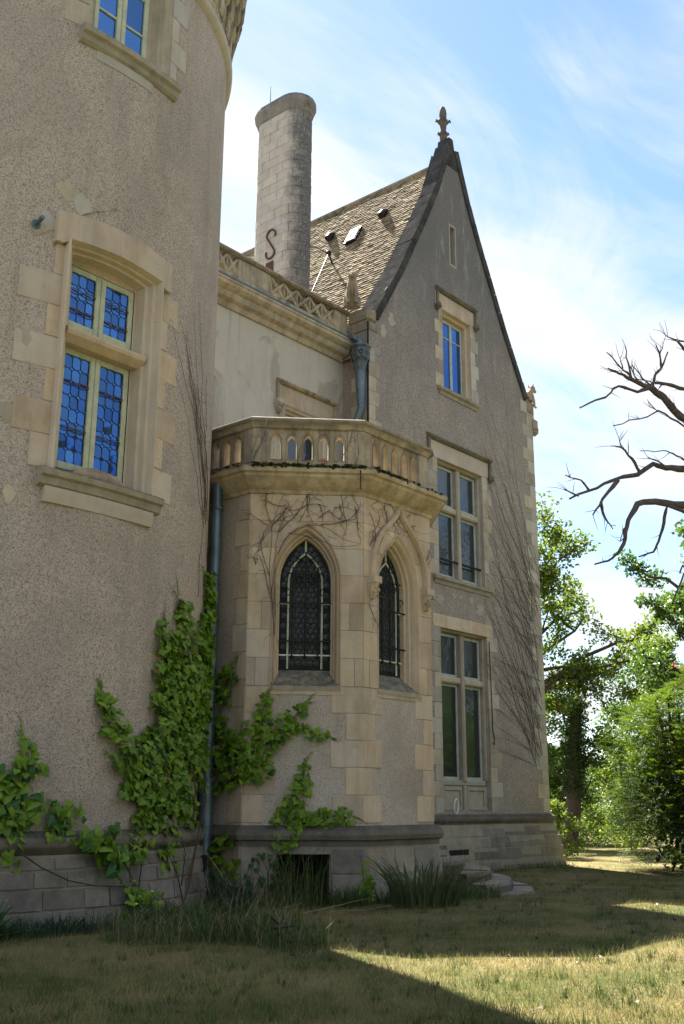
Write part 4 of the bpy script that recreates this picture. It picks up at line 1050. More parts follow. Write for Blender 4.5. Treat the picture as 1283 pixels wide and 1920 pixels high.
# upper left side face: plain stone pier and render, seen beside the pipe
def chapel_window(F, label, ogee):
    prof = [(0, .018), (.012, .02), (.03, -.03), (.05, -.035), (.062, -.012), (.075, -.05), (.085, -.10), (.105, -.11), (.115, -.17), (.135, -.18), (.143, -.30)]
    rings = []
    for off, d in prof:
        lp = arch_pts(OHW - off, ZSP, OAP - off * 1.55, 16); lp = [(OHW - off, 2.86)] + lp + [(-(OHW - off), 2.86)]
        rings.append([F.p(WC + x, z, d) for x, z in lp])
    mb = MB(); mb.loft(rings)
    w = mb.build('window', M['warm'], bay, label=label)
    mb = MB(); a, b = OHW, .377
    mb.add([F.p(WC - a, 2.925, .022), F.p(WC + a, 2.925, .022), F.p(WC + b, 3.215, -.30), F.p(WC - b, 3.215, -.30), F.p(WC - a, 2.86, .022), F.p(WC + a, 2.86, .022), F.p(WC + b, 2.86, -.3), F.p(WC - b, 2.86, -.3)], [(0, 1, 2, 3), (0, 4, 5, 1), (1, 5, 6, 2), (0, 3, 7, 4)])
    mb.build('sloping_sill', M['sill'], w)
    hw, gap = .377, OAP - .143 * 1.55
    D = -.262
    mb = MB(); lp = arch_loop(WC, hw + .01, 3.18, ZSP, gap + .01); mb.prism(F, lp, D - .03, D)
    mb.build('leadwork', M['leadgrey'], w)
    # bullseye panes in hexagonal packing
    inner_hw, inner_ap = hw - .125, gap - .21
    pit = .0905; rr = .0405; n = 0
    def inside(x, z, m):
        return abs(x) < archx(z, hw, ZSP, gap) - m and z > 3.22 + m
    row = 0; z = 3.29; rg = MB()
    while z < gap:
        for c_ in range(-5, 6):
            x = c_ * pit + (pit / 2 if row % 2 else 0)
            xi = archx(z, inner_hw, ZSP - .02, inner_ap)
            if not inside(x, z, rr + .004): continue
            if abs(abs(x) - max(xi, 0)) < .022 and z < inner_ap: continue
            if abs(z - 3.40) < .03: continue
            g = MB(); t1, t2 = rng.uniform(-.06, .06), rng.uniform(-.06, .06)
            ring = [(rr * math.cos(k_ * math.pi / 5), rr * math.sin(k_ * math.pi / 5)) for k_ in range(10)]
            g.add([F.p(WC + x + p, z + q_, D + .004 + t1 * p + t2 * q_) for p, q_ in ring] + [F.p(WC + x, z, D + .011)], [(k_, (k_ + 1) % 10, 10) for k_ in range(10)])
            g.build('pane', M['glasspane'], w, fix=False); n += 1
            rg.add([F.p(WC + x + p * s_, z + q_ * s_, D + h_) for s_, h_ in ((.93, .006), (1.0, .012), (1.07, .006)) for p, q_ in ring], [(l * 10 + k_, l * 10 + (k_ + 1) % 10, l * 10 + 10 + (k_ + 1) % 10, l * 10 + 10 + k_) for l in (0, 1) for k_ in range(10)])
        z += pit * .866; row += 1
    rg.build('lead_rings', M['leadring'], w, fix=False, stuff=True)
    # pale glazing bars: two uprights that meet in an inner pointed arch, cross bars, a short finial bar
    mb = MB(); t = .0145
    lp = [(inner_hw, 3.2)] + arch_pts(inner_hw, ZSP - .02, inner_ap, 12) + [(-inner_hw, 3.2)]
    for i in range(len(lp) - 1):
        mb.tube([F.p(WC + lp[i][0], lp[i][1], D + .022), F.p(WC + lp[i + 1][0], lp[i + 1][1], D + .022)], t, 4, cap=False)
    mb.tube([F.p(WC, inner_ap, D + .022), F.p(WC, gap, D + .022)], t, 4)
    mb.tube([F.p(WC - hw, 3.40, D + .020), F.p(WC + hw, 3.40, D + .020)], t, 4)
    for sd_ in (-1, 1): mb.tube([F.p(WC + sd_ * inner_hw, 4.17, D + .020), F.p(WC + sd_ * hw, 4.17, D + .020)], t, 4)
    mb.build('glazing_bar', M['whiteiron'], w)
    # forged grille: uprights, cross bars fixed in the jambs, scrolls
    G = D + .10; mb = MB()
    for x in (-.19, 0, .19): mb.tube([F.p(WC + x, 3.36, G), F.p(WC + x, 4.72 if x else 4.95, G)], .0135, 6)
    for x in (-.19, 0, .19): mb.tube([F.p(WC + x, 3.38, G), F.p(WC + x, 3.33, G)], .03, 5, .002)
    for z in (3.60, 4.17): mb.tube([F.p(WC - .385, z, G - .006), F.p(WC + .385, z, G - .006)], .014, 5)
    mb.tube([F.p(WC - .29, 4.62, G - .006), F.p(WC + .29, 4.62, G - .006)], .012, 5)
    for sd_ in (-1, 1):
        for (cx_, cz, r0, tn) in ((.10, 4.50, .075, 1.4), (.27, 4.32, .075, .9), (.09, 4.80, .05, 1.1)):
            mb.tube([F.p(WC + sd_ * (cx_ + r0 * (1 - i / 26) * math.cos(i / 16 * math.pi * 2 * tn)), cz + r0 * (1 - i / 26) * math.sin(i / 16 * math.pi * 2 * tn), G) for i in range(17)], .008, 4)
    mb.build('grille', M['iron'], w)
    if ogee:
        path = [(-.67, 4.57), (-.67, 4.72), (-.635, 4.95), (-.55, 5.15), (-.42, 5.32), (-.28, 5.45), (-.15, 5.56), (-.06, 5.66), (0, 5.79)]
        path = path + [(-x, z) for x, z in reversed(path[:-1])]
        rings = []
        for i, (x, z) in enumerate(path):
            a_ = path[max(0, i - 1)]; b_ = path[min(len(path) - 1, i + 1)]
            t_ = Vector((b_[0] - a_[0], b_[1] - a_[1])).normalized(); nn = Vector((-t_.y, t_.x))
            if i == len(path) // 2: nn = Vector((0, 1))
            rings.append([F.p(WC + x + nn.x * o, z + nn.y * o, d) for o, d in ((-.035, .012), (-.035, .03), (-.01, .085), (.03, .095), (.045, .07), (.045, .012))])
        mb = MB(); mb.loft(rings, True); mb.build('ogee_hood', M['warm'], w)
        for x in (-.67, .67): carved(F, w, WC + x, 4.24, .17, .34, .15, 31 + int(x * 3), name='label_stop', mat=M['warm'])
chapel_window(FC, 'pointed window facing the viewer', False)
chapel_window(FR, 'pointed window under an ogee hood', True)
# balustrade
def bal_panel(F, centres, a0, a1):
    hs = [[(c + x, z) for x, z in [(-.068, 6.37), (.068, 6.37)] + arch_pts(.068, 6.66, 6.77, 5)] for c in centres]
    mb = MB(); mb.slab(F, rect_loop(a0, a1, 6.31, 6.86), hs, -.19, -.035); mb.build('balustrade_panel', M['bal'], bay)
    for c in centres:
        fr = MB(); o = [(c + x, z) for x, z in [(-.088, 6.36), (.088, 6.36)] + arch_pts(.088, 6.66, 6.80, 5)]; h = [(c + x, z) for x, z in [(-.07, 6.362), (.07, 6.362)] + arch_pts(.07, 6.66, 6.772, 5)]
        n = len(o); fr.add([F.p(a, z, -.033) for a, z in o] + [F.p(a, z, -.02) for a, z in o] + [F.p(a, z, -.05) for a, z in h], [(i, (i + 1) % n, n + (i + 1) % n, n + i) for i in range(n)] + [(n + i, n + (i + 1) % n, 2 * n + (i + 1) % n, 2 * n + i) for i in range(n)])
        fr.build('opening_surround', M['bal'], bay)
cs5 = [.36, .605, .85, 1.095, 1.34]
for F in (FC, FR, FR2): bal_panel(F, cs5, .245, W8 - .245)
for F in (FL, FR3):
    bal_panel(F, [.36 + .245 * i for i in range(5)], .2, 1.46); bal_panel(F, [2.0 + .245 * i for i in range(5)], 1.85, 3.12); bal_panel(F, [3.75 + .245 * i for i in range(5)], 3.5, 4.9)
for F, spans in ((FC, ((0.0, .245), (W8 - .245, W8))), (FR, ((0.0, .245), (W8 - .245, W8))), (FR2, ((0.0, .245), (W8 - .245, W8))), (FL, ((0.0, .2), (1.46, 1.85), (3.12, 3.5), (4.9, 6.4))), (FR3, ((0.0, .2), (1.46, 1.85), (3.12, 3.5), (4.9, 6.4)))):
    for a, b in spans:
        mb = MB(); mb.box(F, a + .002, b - .002, 6.31, 6.86, -.2, -.008, .008); mb.build('pedestal', M['bal'], bay)
mb = MB(); mb.sweep(PB, [(-.24, 6.2), (.0, 6.2), (.0, 6.27), (-.02, 6.31), (-.24, 6.31)]); mb.build('balustrade_base', M['bal'], bay)
rp = [(-.24, 6.932), (.06, 6.932), (.085, 6.96), (.08, 7.0), (.03, 7.03), (-.2, 7.03), (-.26, 6.99)]
rp2 = [(-.22, 6.86), (.005, 6.86), (.02, 6.88), (.03, 6.90), (.055, 6.925), (.055, 6.931), (-.22, 6.931)]
segs = [[(10.62, MY - .01), (10.62, 13.4)], [(10.62, 13.395), BL, (BL[0] + .14, BL[1] - .14)], [(BL[0] + .143, BL[1] - .143), (BL[0] + .62, BL[1] - .62)], [(BL[0] + .623, BL[1] - .623), (BA[0] - .01, BA[1] + .01)], [(BA[0] - .007, BA[1] + .007), BA, (12.75, 9.7)], [(12.754, 9.7), BB, (BB[0] + .3, BB[1] + .3)], [(BB[0] + .303, BB[1] + .303), BE, (14.72, 14)], [(14.72, 14.004), (14.72, MY - .01)]]
for sg in segs:
    mb = MB(); mb.sweep(sg, rp); mb.build('balustrade_rail', M['rail'], bay)
    mb = MB(); mb.sweep(sg, rp2); mb.build('rail_moulding', M['bal'], bay)
mb = MB(); mb.tube([FC.p(W8 - .07, 6.12, .31), FC.p(W8 - .07, 5.82, .31)], .012, 5); mb.build('iron_pin', M['rust'], bay)
# white pot on the balcony
pot = thing('flower_pot', 'small white pot with dark band standing behind the balcony balustrade', 'pot', (*FC.p(1.08, 0, -.42).xy, 6.24))
c = FC.p(1.12, 0, -.42)
mb = MB(); mb.lathe((c.x, c.y), [(.0, 6.24), (.07, 6.24), (.08, 6.42), (.085, 6.46), (.0, 6.46)], 14); mb.build('pot_body', M['white'], pot, smooth=False)
mb = MB(); mb.lathe((c.x, c.y), [(.0, 6.461), (.09, 6.461), (.09, 6.50), (.0, 6.50)], 14); mb.build('pot_rim', M['potred'], pot)
# lower drainpipe between tower and bay
dp = thing('zinc_drainpipe', 'straight blue grey zinc drainpipe in the corner between tower and chapel bay', 'drainpipe', (10.42, 11.42, 0))
mb = MB(); mb.tube([(10.45, 11.46, 1.55), (10.45, 11.46, 5.98), (10.47, 11.48, 6.08)], .082, 12); mb.build('upper_pipe', M['zinc'], dp, smooth=True)
mb = MB(); mb.tube([(10.43, 11.42, .35), (10.45, 11.46, 1.6)], .105, 12); mb.build('lower_pipe', M['zinc'], dp, smooth=True)
mb = MB(); mb.tube([(10.43, 11.40, -.2), (10.43, 11.41, .4)], .112, 12); mb.build('shoe_pipe', M['zincdark'], dp, smooth=True)
for zz, rr in ((5.6, .09), (3.9, .09), (1.58, .118), (.72, .118)):
    mb = MB(); mb.tube([(10.446, 11.45, zz), (10.446, 11.45, zz + .05)], rr, 12); mb.build('pipe_collar', M['zincdark'], dp)

# ------------------------------------------------------------------ the round tower
TC = (7.25, 13.80); TR = 3.82; TY = TC[1] - TR
FB = Cyl((TC[0], TY + 7.5), 7.5); FT = Cyl(TC, TR); FF = Frame((TC[0], TY), (1, 0), (0, -1))
tower = thing('round_tower', 'big round roughcast tower with leaded sky-tinted windows and creeper at its foot', 'building', (TC[0], TC[1], 0))
def cyl_wall():
    ss = sorted(set([round(v, 4) for v in np.linspace(-math.pi * TR, math.pi * TR, 121)] + [-.78, .78, -.70, .70]))
    ss = [v for v in ss]
    zs = sorted(set(list(np.linspace(-.8, 13.0, 24)) + [4.92, 8.12, 10.95, 13.0]))
    mb = MB(); nx = len(ss); P = [FT.p(a, z) for z in zs for a in ss]; fs = []
    for j in range(len(zs) - 1):
        for i in range(nx - 1):
            sm, zm = (ss[i] + ss[i + 1]) / 2, (zs[j] + zs[j + 1]) / 2
            if abs(sm) < .78 and 4.92 < zm < 8.12: continue
            if abs(sm) < .70 and 10.95 < zm: continue
            fs.append((j * nx + i, j * nx + i + 1, (j + 1) * nx + i + 1, (j + 1) * nx + i))
    mb.add(P, fs); mb.build('roughcast_wall', M['tower'], tower, smooth=True)
cyl_wall()
mb = MB(); mb.lathe(TC, [(TR - .75, 4.0), (TR - .75, 14.4)], 40); mb.build('dark_interior', M['void'], tower)
mb = MB(); mb.lathe(TC, [(TR + .05, .758), (TR + .075, .758), (TR + .08, .80), (TR + .12, .82), (TR + .14, .87), (TR + .12, .93), (TR + .04, .995), (TR, 1.0)], 96); mb.build('ledge', M['ledge'], tower, smooth=True)
mb = MB(); mb.lathe(TC, [(TR + .26, -.6), (TR + .16, .1), (TR + .07, .76)], 96); mb.build('plinth', M['plinth'], tower, smooth=True)
def tpl(z): return .16 + (.1 - z) * .136
FP_ = FT
zc = [-.22, .02, .20, .42, .60, .74]
for i in range(len(zc) - 1):
    a = -2.4 - rng.random() * .3
    while a < 3.6:
        w = rng.uniform(.28, .58); b = a + w; z0, z1 = zc[i] + .008, zc[i + 1] - .008
        e = rng.uniform(.006, .028)
        mb = MB(); n = 3; lo = []; hi = []; li = []; hi2 = []
        f0 = [FT.p(a + .008 + (w - .016) * k_ / n, z0, tpl(z0) - .04) for k_ in range(n + 1)]; f1 = [FT.p(a + .014 + (w - .028) * k_ / n, z0 + .008, tpl(z0) + e + rng.uniform(-.006, .006)) for k_ in range(n + 1)]
        f2 = [FT.p(a + .014 + (w - .028) * k_ / n, z1 - .008, tpl(z1) + e + rng.uniform(-.006, .006)) for k_ in range(n + 1)]; f3 = [FT.p(a + .008 + (w - .016) * k_ / n, z1, tpl(z1) - .04) for k_ in range(n + 1)]
        mb.loft([f0, f1, f2, f3]); mb.poly([f0[0], f1[0], f2[0], f3[0]]); mb.poly([f0[n], f1[n], f2[n], f3[n]])
        mb.build('plinth_stone', M['grey'], tower); a = b
# dark vent hole in the plinth beside the pipe
mb = MB(); mb.box(FT, 3.02, 3.4, .42, .60, .0, .175); mb.build('vent_hole', M['void'], tower)
# top: moulding, corbels, parapet and slate cone
mb = MB(); mb.lathe(TC, [(TR, 12.86), (TR + .07, 12.9), (TR + .10, 13.0), (TR + .04, 13.06), (TR + .04, 13.1)], 96); mb.build('string_moulding', M['pale'], tower, smooth=True)
mb = MB(); mb.lathe(TC, [(TR + .0, 12.9), (TR + .02, 13.2), (TR + .06, 14.6), (TR + .28, 14.62), (TR + .31, 14.8), (TR + .28, 16.1), (TR + .38, 16.2), (TR + .38, 16.4), (TR + .3, 16.45)], 64); mb.build('corbelled_parapet', M['bal'], tower)
mb = MB(); mb.lathe(TC, [(TR + .45, 16.4), (2.0, 20.3), (.0, 24.5)], 40); mb.build('conical_roof', M['slate'], tower)
NC = 56
for i in range(NC):
    a = -math.pi * TR + 2 * math.pi * TR * i / NC
    if not (-3.5 < a < 6.5): continue
    mb = MB(); w = .14
    for z0, z1, d in ((13.3, 13.6, .07), (13.6, 13.95, .13), (13.95, 14.28, .20), (14.28, 14.6, .28)):
        o = [(0.0, z0 + .05), (d * .5, z0 + .02), (d * .85, z0 + .08), (d, z0 + .18), (d, z1), (0, z1)]
        for s0, s1 in ((a - w, a + w),):
            L = [FT.p(s0, z, dd) for dd, z in o]; Rr = [FT.p(s1, z, dd) for dd, z in o]
            mb.loft([L, Rr], True); mb.poly(L); mb.poly(Rr)
    mb.build('corbel', M['bal'], tower)
# main window
def tower_window(z0, z1, ztr, label, tops=True):
    hw, hi = .71, .525; rise = .07
    rings = []
    for h, d in ((.745, -.14), (.745, .015), (.735, .026), (.72, .026), (.705, -.01), (.68, -.07), (.64, -.08), (.62, -.15), (.575, -.16), (.55, -.31), (.525, -.315)):
        zt = z1 - (.72 - h) * .55 + 0
        lp = [(h, z0)] + [(h * math.cos(t), zt - .0 + rise * math.sin(t) * (h / .72)) for t in [math.pi * i / 10 for i in range(11)]] + [(-h, z0)]
        # nearly flat segmental head
        lp = [(h, z0)] + [(h * (1 - 2 * i / 10), zt + rise * (1 - (1 - 2 * i / 10) ** 2)) for i in range(11)] + [(-h, z0)]
        rings.append([FF.p(x, z, d) for x, z in lp])
    mb = MB(); mb.loft(rings); w = mb.build('window', M['warm'], tower, label=label)
    zt = z1 - (.72 - .525) * .55 + .11
    mb = MB(); mb.prism(FF, [(-.56, zt - .12), (.56, zt - .12), (.56, zt + .2), (-.56, zt + .2)], -.45, -.318); mb.build('head_board', M['warm'], w)
    return w, zt - .12
def leaded(F, parent, a0, a1, z0, z1, d, nc, nr, glass):
    """octagon-and-diamond leaded light: panes one by one, lead cames as one net"""
    pa, pb = (a1 - a0) / nc, (z1 - z0) / nr; ca, cb = pa * .30, pb * .17
    net = MB(); done = set()
    def came(p, q):
        key = tuple(sorted(((round(p[0], 3), round(p[1], 3)), (round(q[0], 3), round(q[1], 3)))))
        if key in done: return
        done.add(key); net.tube([F.p(*p, d + .004), F.p(*q, d + .004)], .0042, 4, cap=False)
    def pane(o):
        c0 = sum(p[0] for p in o) / len(o); c1 = sum(p[1] for p in o) / len(o); tx, tz = rng.uniform(-.03, .03), rng.uniform(-.03, .03)
        g = MB(); n = len(o)
        g.add([F.p(a, z, d + (a - c0) * tx + (z - c1) * tz) for a, z in o] + [F.p(a, z, d - .006) for a, z in o], [tuple(range(n))] + [(i, (i + 1) % n, n + (i + 1) % n, n + i) for i in range(n)])
        g.build('pane', glass, parent)
    for i in range(nc):
        for j in range(nr):
            x, z = a0 + i * pa, z0 + j * pb
            o = [(x + ca, z), (x + pa - ca, z), (x + pa, z + cb), (x + pa, z + pb - cb), (x + pa - ca, z + pb), (x + ca, z + pb), (x, z + pb - cb), (x, z + cb)]
            pane(o)
            for k_ in range(8): came(o[k_], o[(k_ + 1) % 8])
    for i in range(nc + 1):
        for j in range(nr + 1):
            x, z = a0 + i * pa, z0 + j * pb
            o = [(x + ca, z), (x, z + cb), (x - ca, z), (x, z - cb)]
            o = [(min(max(p, a0), a1), min(max(q_, z0), z1)) for p, q_ in o]
            u = []
            for p in o:
                if not u or math.dist(p, u[-1]) > 1e-5: u.append(p)
            if len(u) > 2 and math.dist(u[0], u[-1]) < 1e-5: u.pop()
            if len(u) >= 3: pane(u)
    net.build('lead_came', M['lead'], parent)
tw, zhead = tower_window(4.98, 7.93, 6.8, 'cross window of the tower with leaded sky-tinted lights')
ZB, ZT1, ZT2 = 5.16, 6.72, 6.95
mb = MB(); prof = [(-.46, ZT1 - .02), (-.20, ZT1 - .02), (-.10, ZT1 + .06), (-.085, ZT1 + .10), (-.085, ZT1 + .13), (-.30, ZT2 + .02), (-.46, ZT2 + .02)]
rings = [[FF.p(a, z, d) for d, z in prof] for a in (-.60, .60)]; mb.loft(rings, True); mb.poly(rings[0]); mb.poly(rings[1]); mb.build('transom', M['warm'], tw)
for sd_ in (-1, 1):
    for zz0, zz1, nr, bars in ((ZB - .02, ZT1 - .022, 8, (.34, .72)), (ZT2 + .02, zhead - .004, 4, (.30, .62))):
        a0, a1 = sorted((sd_ * .003, sd_ * .522)); fw = .075
        o = casement(FF, tw, a0, a1, zz0, zz1, -.32, M['paint'], fw=fw, fd=.06)
        leaded(FF, o, a0 + fw, a1 - fw, zz0 + fw * 1.3, zz1 - fw, -.35, 3, nr, M['glasssky'])
        for t in bars:
            zb = zz0 + (zz1 - zz0) * t if nr == 4 else zz0 + (zz1 - zz0) * (t + .0)
            s_ = MB(); n = 6; L = a1 - a0 - 2 * fw + .03; b0 = a0 + fw - .015
            for sg in (-1, 1):
                s_.tube([FF.p(b0 + L * k_ / n, zb + sg * (.020 if k_ % 3 else .006), -.325) for k_ in range(n + 1)], .0065, 4)
            s_.build('saddle_bar', M['bronze'], o)
# sill slab of the main window, with a lichened stone lump
def cyl_slab(name, a0, a1, prof, mat, parent, n=10, G=None):
    G = G or FT
    mb = MB(); rings = [[G.p(a0 + (a1 - a0) * i / n, z, d) for d, z in prof] for i in range(n + 1)]
    mb.loft(rings, True); mb.poly(rings[0]); mb.poly(rings[-1]); return mb.build(name, mat, parent)
cyl_slab('sill', -.86, .90, [(-.45, 4.78), (.0, 4.78), (.04, 4.80), (.06, 4.88), (.10, 4.90), (.115, 4.96), (.09, 4.985), (-.2, 5.05), (-.45, 5.12)], M['sill'], tower, G=FB)
cyl_slab('sill_apron', -.78, .80, [(-.2, 4.60), (.012, 4.60), (.03, 4.72), (.03, 4.782), (-.2, 4.782)], M['warm'], tower, G=FB)
mb = MB(); n = 12; rings = []
for i in range(n + 1):
    t = i / n * 2 - 1; h = .15 * math.sqrt(max(0, 1 - t * t)) + .004
    rings.append([FF.p(.02 + t * .40, z, d) for d, z in ((-.24, 5.0), (-.10, 5.0), (-.08, 5.0 + h * .6), (-.11, 5.02 + h), (-.20, 5.03 + h), (-.24, 5.0 + h * .5))])
mb.loft(rings, True); mb.build('sill_stone', M['statue'], tower, smooth=True)
# lintel: single segmental stone
lo = [(.86, 7.80), (.90, 7.80), (.90, 8.20), (.55, 8.29), (0, 8.36), (-.55, 8.33), (-.95, 8.24), (-.95, 7.93)]
def cyl_stone(name, outline, mat, parent, d=.014, th=.2, ch=.006, N=1):
    mb = MB(); mb.prism(FT, outline, -th, d, ch); return mb.build(name, mat, parent)
def lintel_t(z1=7.93):
    lowr = [(.72 * (1 - 2 * i / 10), z1 + .13 * (1 - (1 - 2 * i / 10) ** 2)) for i in range(11)]
    o = [(-.90, 7.86), (-.724, 7.86)] + [(x, z) for x, z in reversed(lowr)] + [(.724, 7.86), (.90, 7.86)] + [(.90, 8.22), (.5, 8.32), (0, 8.38), (-.5, 8.36), (-.92, 8.26)]
    mb = MB()
    top = [(.90, 8.22), (.5, 8.32), (0, 8.38), (-.5, 8.36), (-.90, 8.26)]
    # columns of quads between lower curve and top curve
    N = 18; pts = []
    for i in range(N + 1):
        x = -.90 + 1.80 * i / N
        zl = 7.86 if abs(x) >= .722 else z1 + .07 * (1 - (x / .72) ** 2)
        zt = 8.26 + .10 * (1 - (x / .9) ** 2)
        pts.append((x, zl, zt))
    rings = [[FB.p(x, zl, -.3 if abs(x) > .73 else -.005), FB.p(x, zl, .03), FB.p(x, zt, .03), FB.p(x, zt, -.3)] for x, zl, zt in pts]
    mb.loft(rings, True); mb.poly(rings[0]); mb.poly(rings[-1])
    return mb.build('lintel', M['warm'], tower)
lintel_t()
quoins(FT, tower, .716, 1, 5.0, 7.86, .409, .50, .22, name='jamb_stone', mat=M['warm'], first=0, lj=.05)
quoins(FT, tower, -.716, -1, 5.0, 7.86, .409, .50, .20, name='jamb_stone', mat=M['warm'], first=1, lj=.06)
# upper window, only its foot in view
rings = []
for h, d in ((.72, -.062), (.70, -.08), (.66, -.12), (.60, -.14), (.56, -.2), (.52, -.31), (.45, -.315)):
    rings.append([FF.p(h, 10.9, d), FF.p(h, 14.2, d), FF.p(-h, 14.2, d), FF.p(-h, 10.9, d)])
mb = MB(); mb.loft(rings); uw = mb.build('window', M['pale'], tower, label='upper tower window with plain sky-tinted panes')
for sd_ in (-1, 1):
    a0, a1 = sorted((sd_ * .003, sd_ * .45))
    casement(FF, uw, a0, a1, 11.08, 14.0, -.30, M['paint'], fw=.075, glass=M['glasssky'], bars=(11.75, 12.35, 12.95))
cyl_slab('sill', -.80, .82, [(-.45, 10.80), (.0, 10.80), (.04, 10.83), (.06, 10.90), (.11, 10.92), (.12, 11.0), (.09, 11.03), (-.45, 11.12)], M['sill'], tower, G=FB)
quoins(FT, tower, .70, 1, 11.04, 12.9, .41, .32, .16, name='jamb_stone', mat=M['pale'], first=1)
quoins(FT, tower, -.70, -1, 11.04, 12.9, .41, .16, .30, name='jamb_stone', mat=M['pale'], first=1)
cyl_slab('bare_mortar', -.55, .38, [(-.02, 10.66), (.01, 10.66), (.012, 10.796), (-.02, 10.796)], M['pale'], tower)
# places where the roughcast has come away round the lintel
def cpatch(c, z, r, seed, sx=1.0, mat=None):
    q = random.Random(seed); n = 11
    o = [(c + sx * r * q.uniform(.5, 1.1) * math.cos(2 * math.pi * i / n), z + r * q.uniform(.5, 1.1) * math.sin(2 * math.pi * i / n)) for i in range(n)]
    mb = MB(); mb.prism(FT, o, -.01, .006); mb.build('bare_patch', mat or M['pale'], tower)
for c, z, r, sx, sdd in ((-.78, 8.62, .16, .9, 3), (-.56, 8.50, .16, 1.3, 4), (-.25, 8.56, .07, .9, 5), (-1.0, 8.1, .16, .9, 6), (-1.12, 8.0, .13, 1.2, 7), (-1.15, 6.55, .14, 1.0, 8), (-1.3, 5.6, .16, 1, 9), (-1.15, 4.62, .12, .8, 12)): cpatch(c, z, r, sdd, sx)
# little drain spout left of the lintel
mb = MB(); a = FT.p(-1.13, 8.02, 0); b = FT.p(-1.10, 8.05, .17); mb.tube([a, b], .028, 10); mb.tube([FT.p(-1.13, 8.02, -.02), FT.p(-1.13, 8.02, .015)], .06, 10)
tag(mb.build('wall_spout', M['zincdark']), 'stubby metal spout sticking out of the tower beside the window lintel', 'spout')
# ------------------------------------------------------------------ semicircular garden steps
stp = thing('garden_steps', 'worn curved stone steps overgrown with dry grass beside the chapel bay', 'steps', (16.5, 11.5, -.35))
SCN = (14.72, 12.9)
for k_, (r_, zt) in enumerate(((3.60, -.09), (3.25, .07), (2.90, .22), (2.4, .36))):
    segs_ = 7
    for i in range(segs_):
        a0, a1 = R_(-88 + 140 * i / segs_), R_(-88 + 140 * (i + 1) / segs_); n = 4; g = .004
        mb = MB(); jz = rng.uniform(-.015, .01); jr = rng.uniform(-.02, .02)
        rings = []
        for j in range(n + 1):
            a = a0 + g + (a1 - a0 - 2 * g) * j / n; cs, sn = math.cos(a), math.sin(a)
            rings.append([Vector((SCN[0] + q_ * cs, SCN[1] + q_ * sn, z)) for q_, z in ((r_ - .65, zt - .4), (r_ + jr, zt - .4), (r_ + jr + .01, zt - .05 + jz), (r_ + jr - .02, zt + jz), (r_ - .65, zt + jz))])
        mb.loft(rings, True); mb.poly(rings[0]); mb.poly(rings[-1])
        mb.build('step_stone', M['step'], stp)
# white oval hoop leaning on the ledge of the wing
mb = MB(); c = FG.p(3.55, 1.2, .10); 
mb.tube([FG.p(3.62 + .10 * math.cos(t) + .05 * math.sin(t), 1.22 + .19 * math.sin(t), .09 - .02 * math.sin(t)) for t in [2 * math.pi * i / 20 for i in range(21)]], .018, 6)
hoop = mb.build('wire_hoop', M['white']); tag(hoop, 'white oval hoop leaning on the ledge under the tall window', 'hoop')

# ------------------------------------------------------------------ creeper: traced growth on the walls (arc or face length, height, half width)
VINE_TOWER_BIG=[[(2.63,4.4,0.079),(2.93,4.2,0.162),(2.98,3.74,0.292),(2.56,3.09,0.536),(2.49,2.37,0.628),(2.14,1.73,0.582)],
 [(1.58,3.83,0.079),(1.68,3.39,0.28),(1.63,2.7,0.407),(1.52,2.03,0.46),(1.39,1.52,0.479)],
 [(1.16,3.48,0.054),(1.2,3.15,0.153),(1.27,2.73,0.203),(1.31,2.34,0.253)],
 [(0.15,2.56,0.046),(0.24,2.3,0.109),(0.4,2.01,0.147),(0.64,1.77,0.177),(0.95,1.57,0.257)],
 [(0.78,2.03,0.056),(0.94,1.94,0.197),(1.17,1.83,0.26)],
 [(1.02,1.63,0.305),(0.92,1.27,0.371),(1.2,0.99,0.394),(1.66,1.01,0.346)],
 [(2.06,1.46,0.305),(1.81,1.14,0.3)]]
VINE_TOWER_LEFT=[[(-0.76,1.93,0.032),(-0.68,1.71,0.103),(-0.72,1.43,0.167),(-0.76,1.16,0.204),(-0.88,0.92,0.188)],
 [(-1.15,1.75,0.122),(-1.06,1.32,0.246),(-1.07,0.89,0.246)],
 [(-0.38,1.28,0.054),(-0.27,1.15,0.18),(-0.19,0.99,0.197)],
 [(-0.78,0.78,0.127),(-0.86,0.71,0.126)]]
VINE_TOWER_LEDGE=[[(-0.08,0.89,0.086),(0.13,0.84,0.152),(0.36,0.81,0.194),(0.46,0.6,0.15)],
 [(0.75,0.79,0.137),(0.74,0.67,0.137)]]
VINE_TOWER_LOW=[[(0.65,0.37,0.159),(0.72,0.16,0.253),(0.6,0.06,0.139)],
 [(1.02,0.2,0.122),(1.13,0.13,0.085)]]
VINE_BAY_L=[[(0.28,3.21,0.101),(0.34,2.99,0.227),(0.53,2.8,0.203)],
 [(0.48,2.46,0.127),(0.35,2.07,0.276),(0.23,1.77,0.312),(0.05,1.55,0.223)],
 [(0.43,0.79,0.201),(0.27,0.55,0.35),(0.26,0.23,0.25)],
 [(0.14,2.22,0.199),(0.07,1.84,0.272)]]
VINE_BAY_C=[[(1.37,2.78,0.046),(1.45,2.51,0.123),(1.54,2.21,0.184),(1.55,1.84,0.23),(1.51,1.55,0.168)],
 [(0.84,2.66,0.038),(0.99,2.48,0.107),(1.23,2.25,0.123),(1.37,2.07,0.184)],
 [(0.53,2.21,0.031),(0.73,2.26,0.069),(0.91,2.31,0.061),(1.04,2.35,0.046)],
 [(0.83,1.81,0.038),(0.87,1.52,0.1),(0.98,1.23,0.138),(1.12,0.95,0.168),(1.21,0.7,0.153)],
 [(0.17,1.13,0.061),(0.42,1.13,0.107),(0.75,1.03,0.107),(1.01,0.97,0.122)],
 [(1.3,0.63,0.107),(1.4,0.35,0.199),(1.41,0.14,0.153)]]
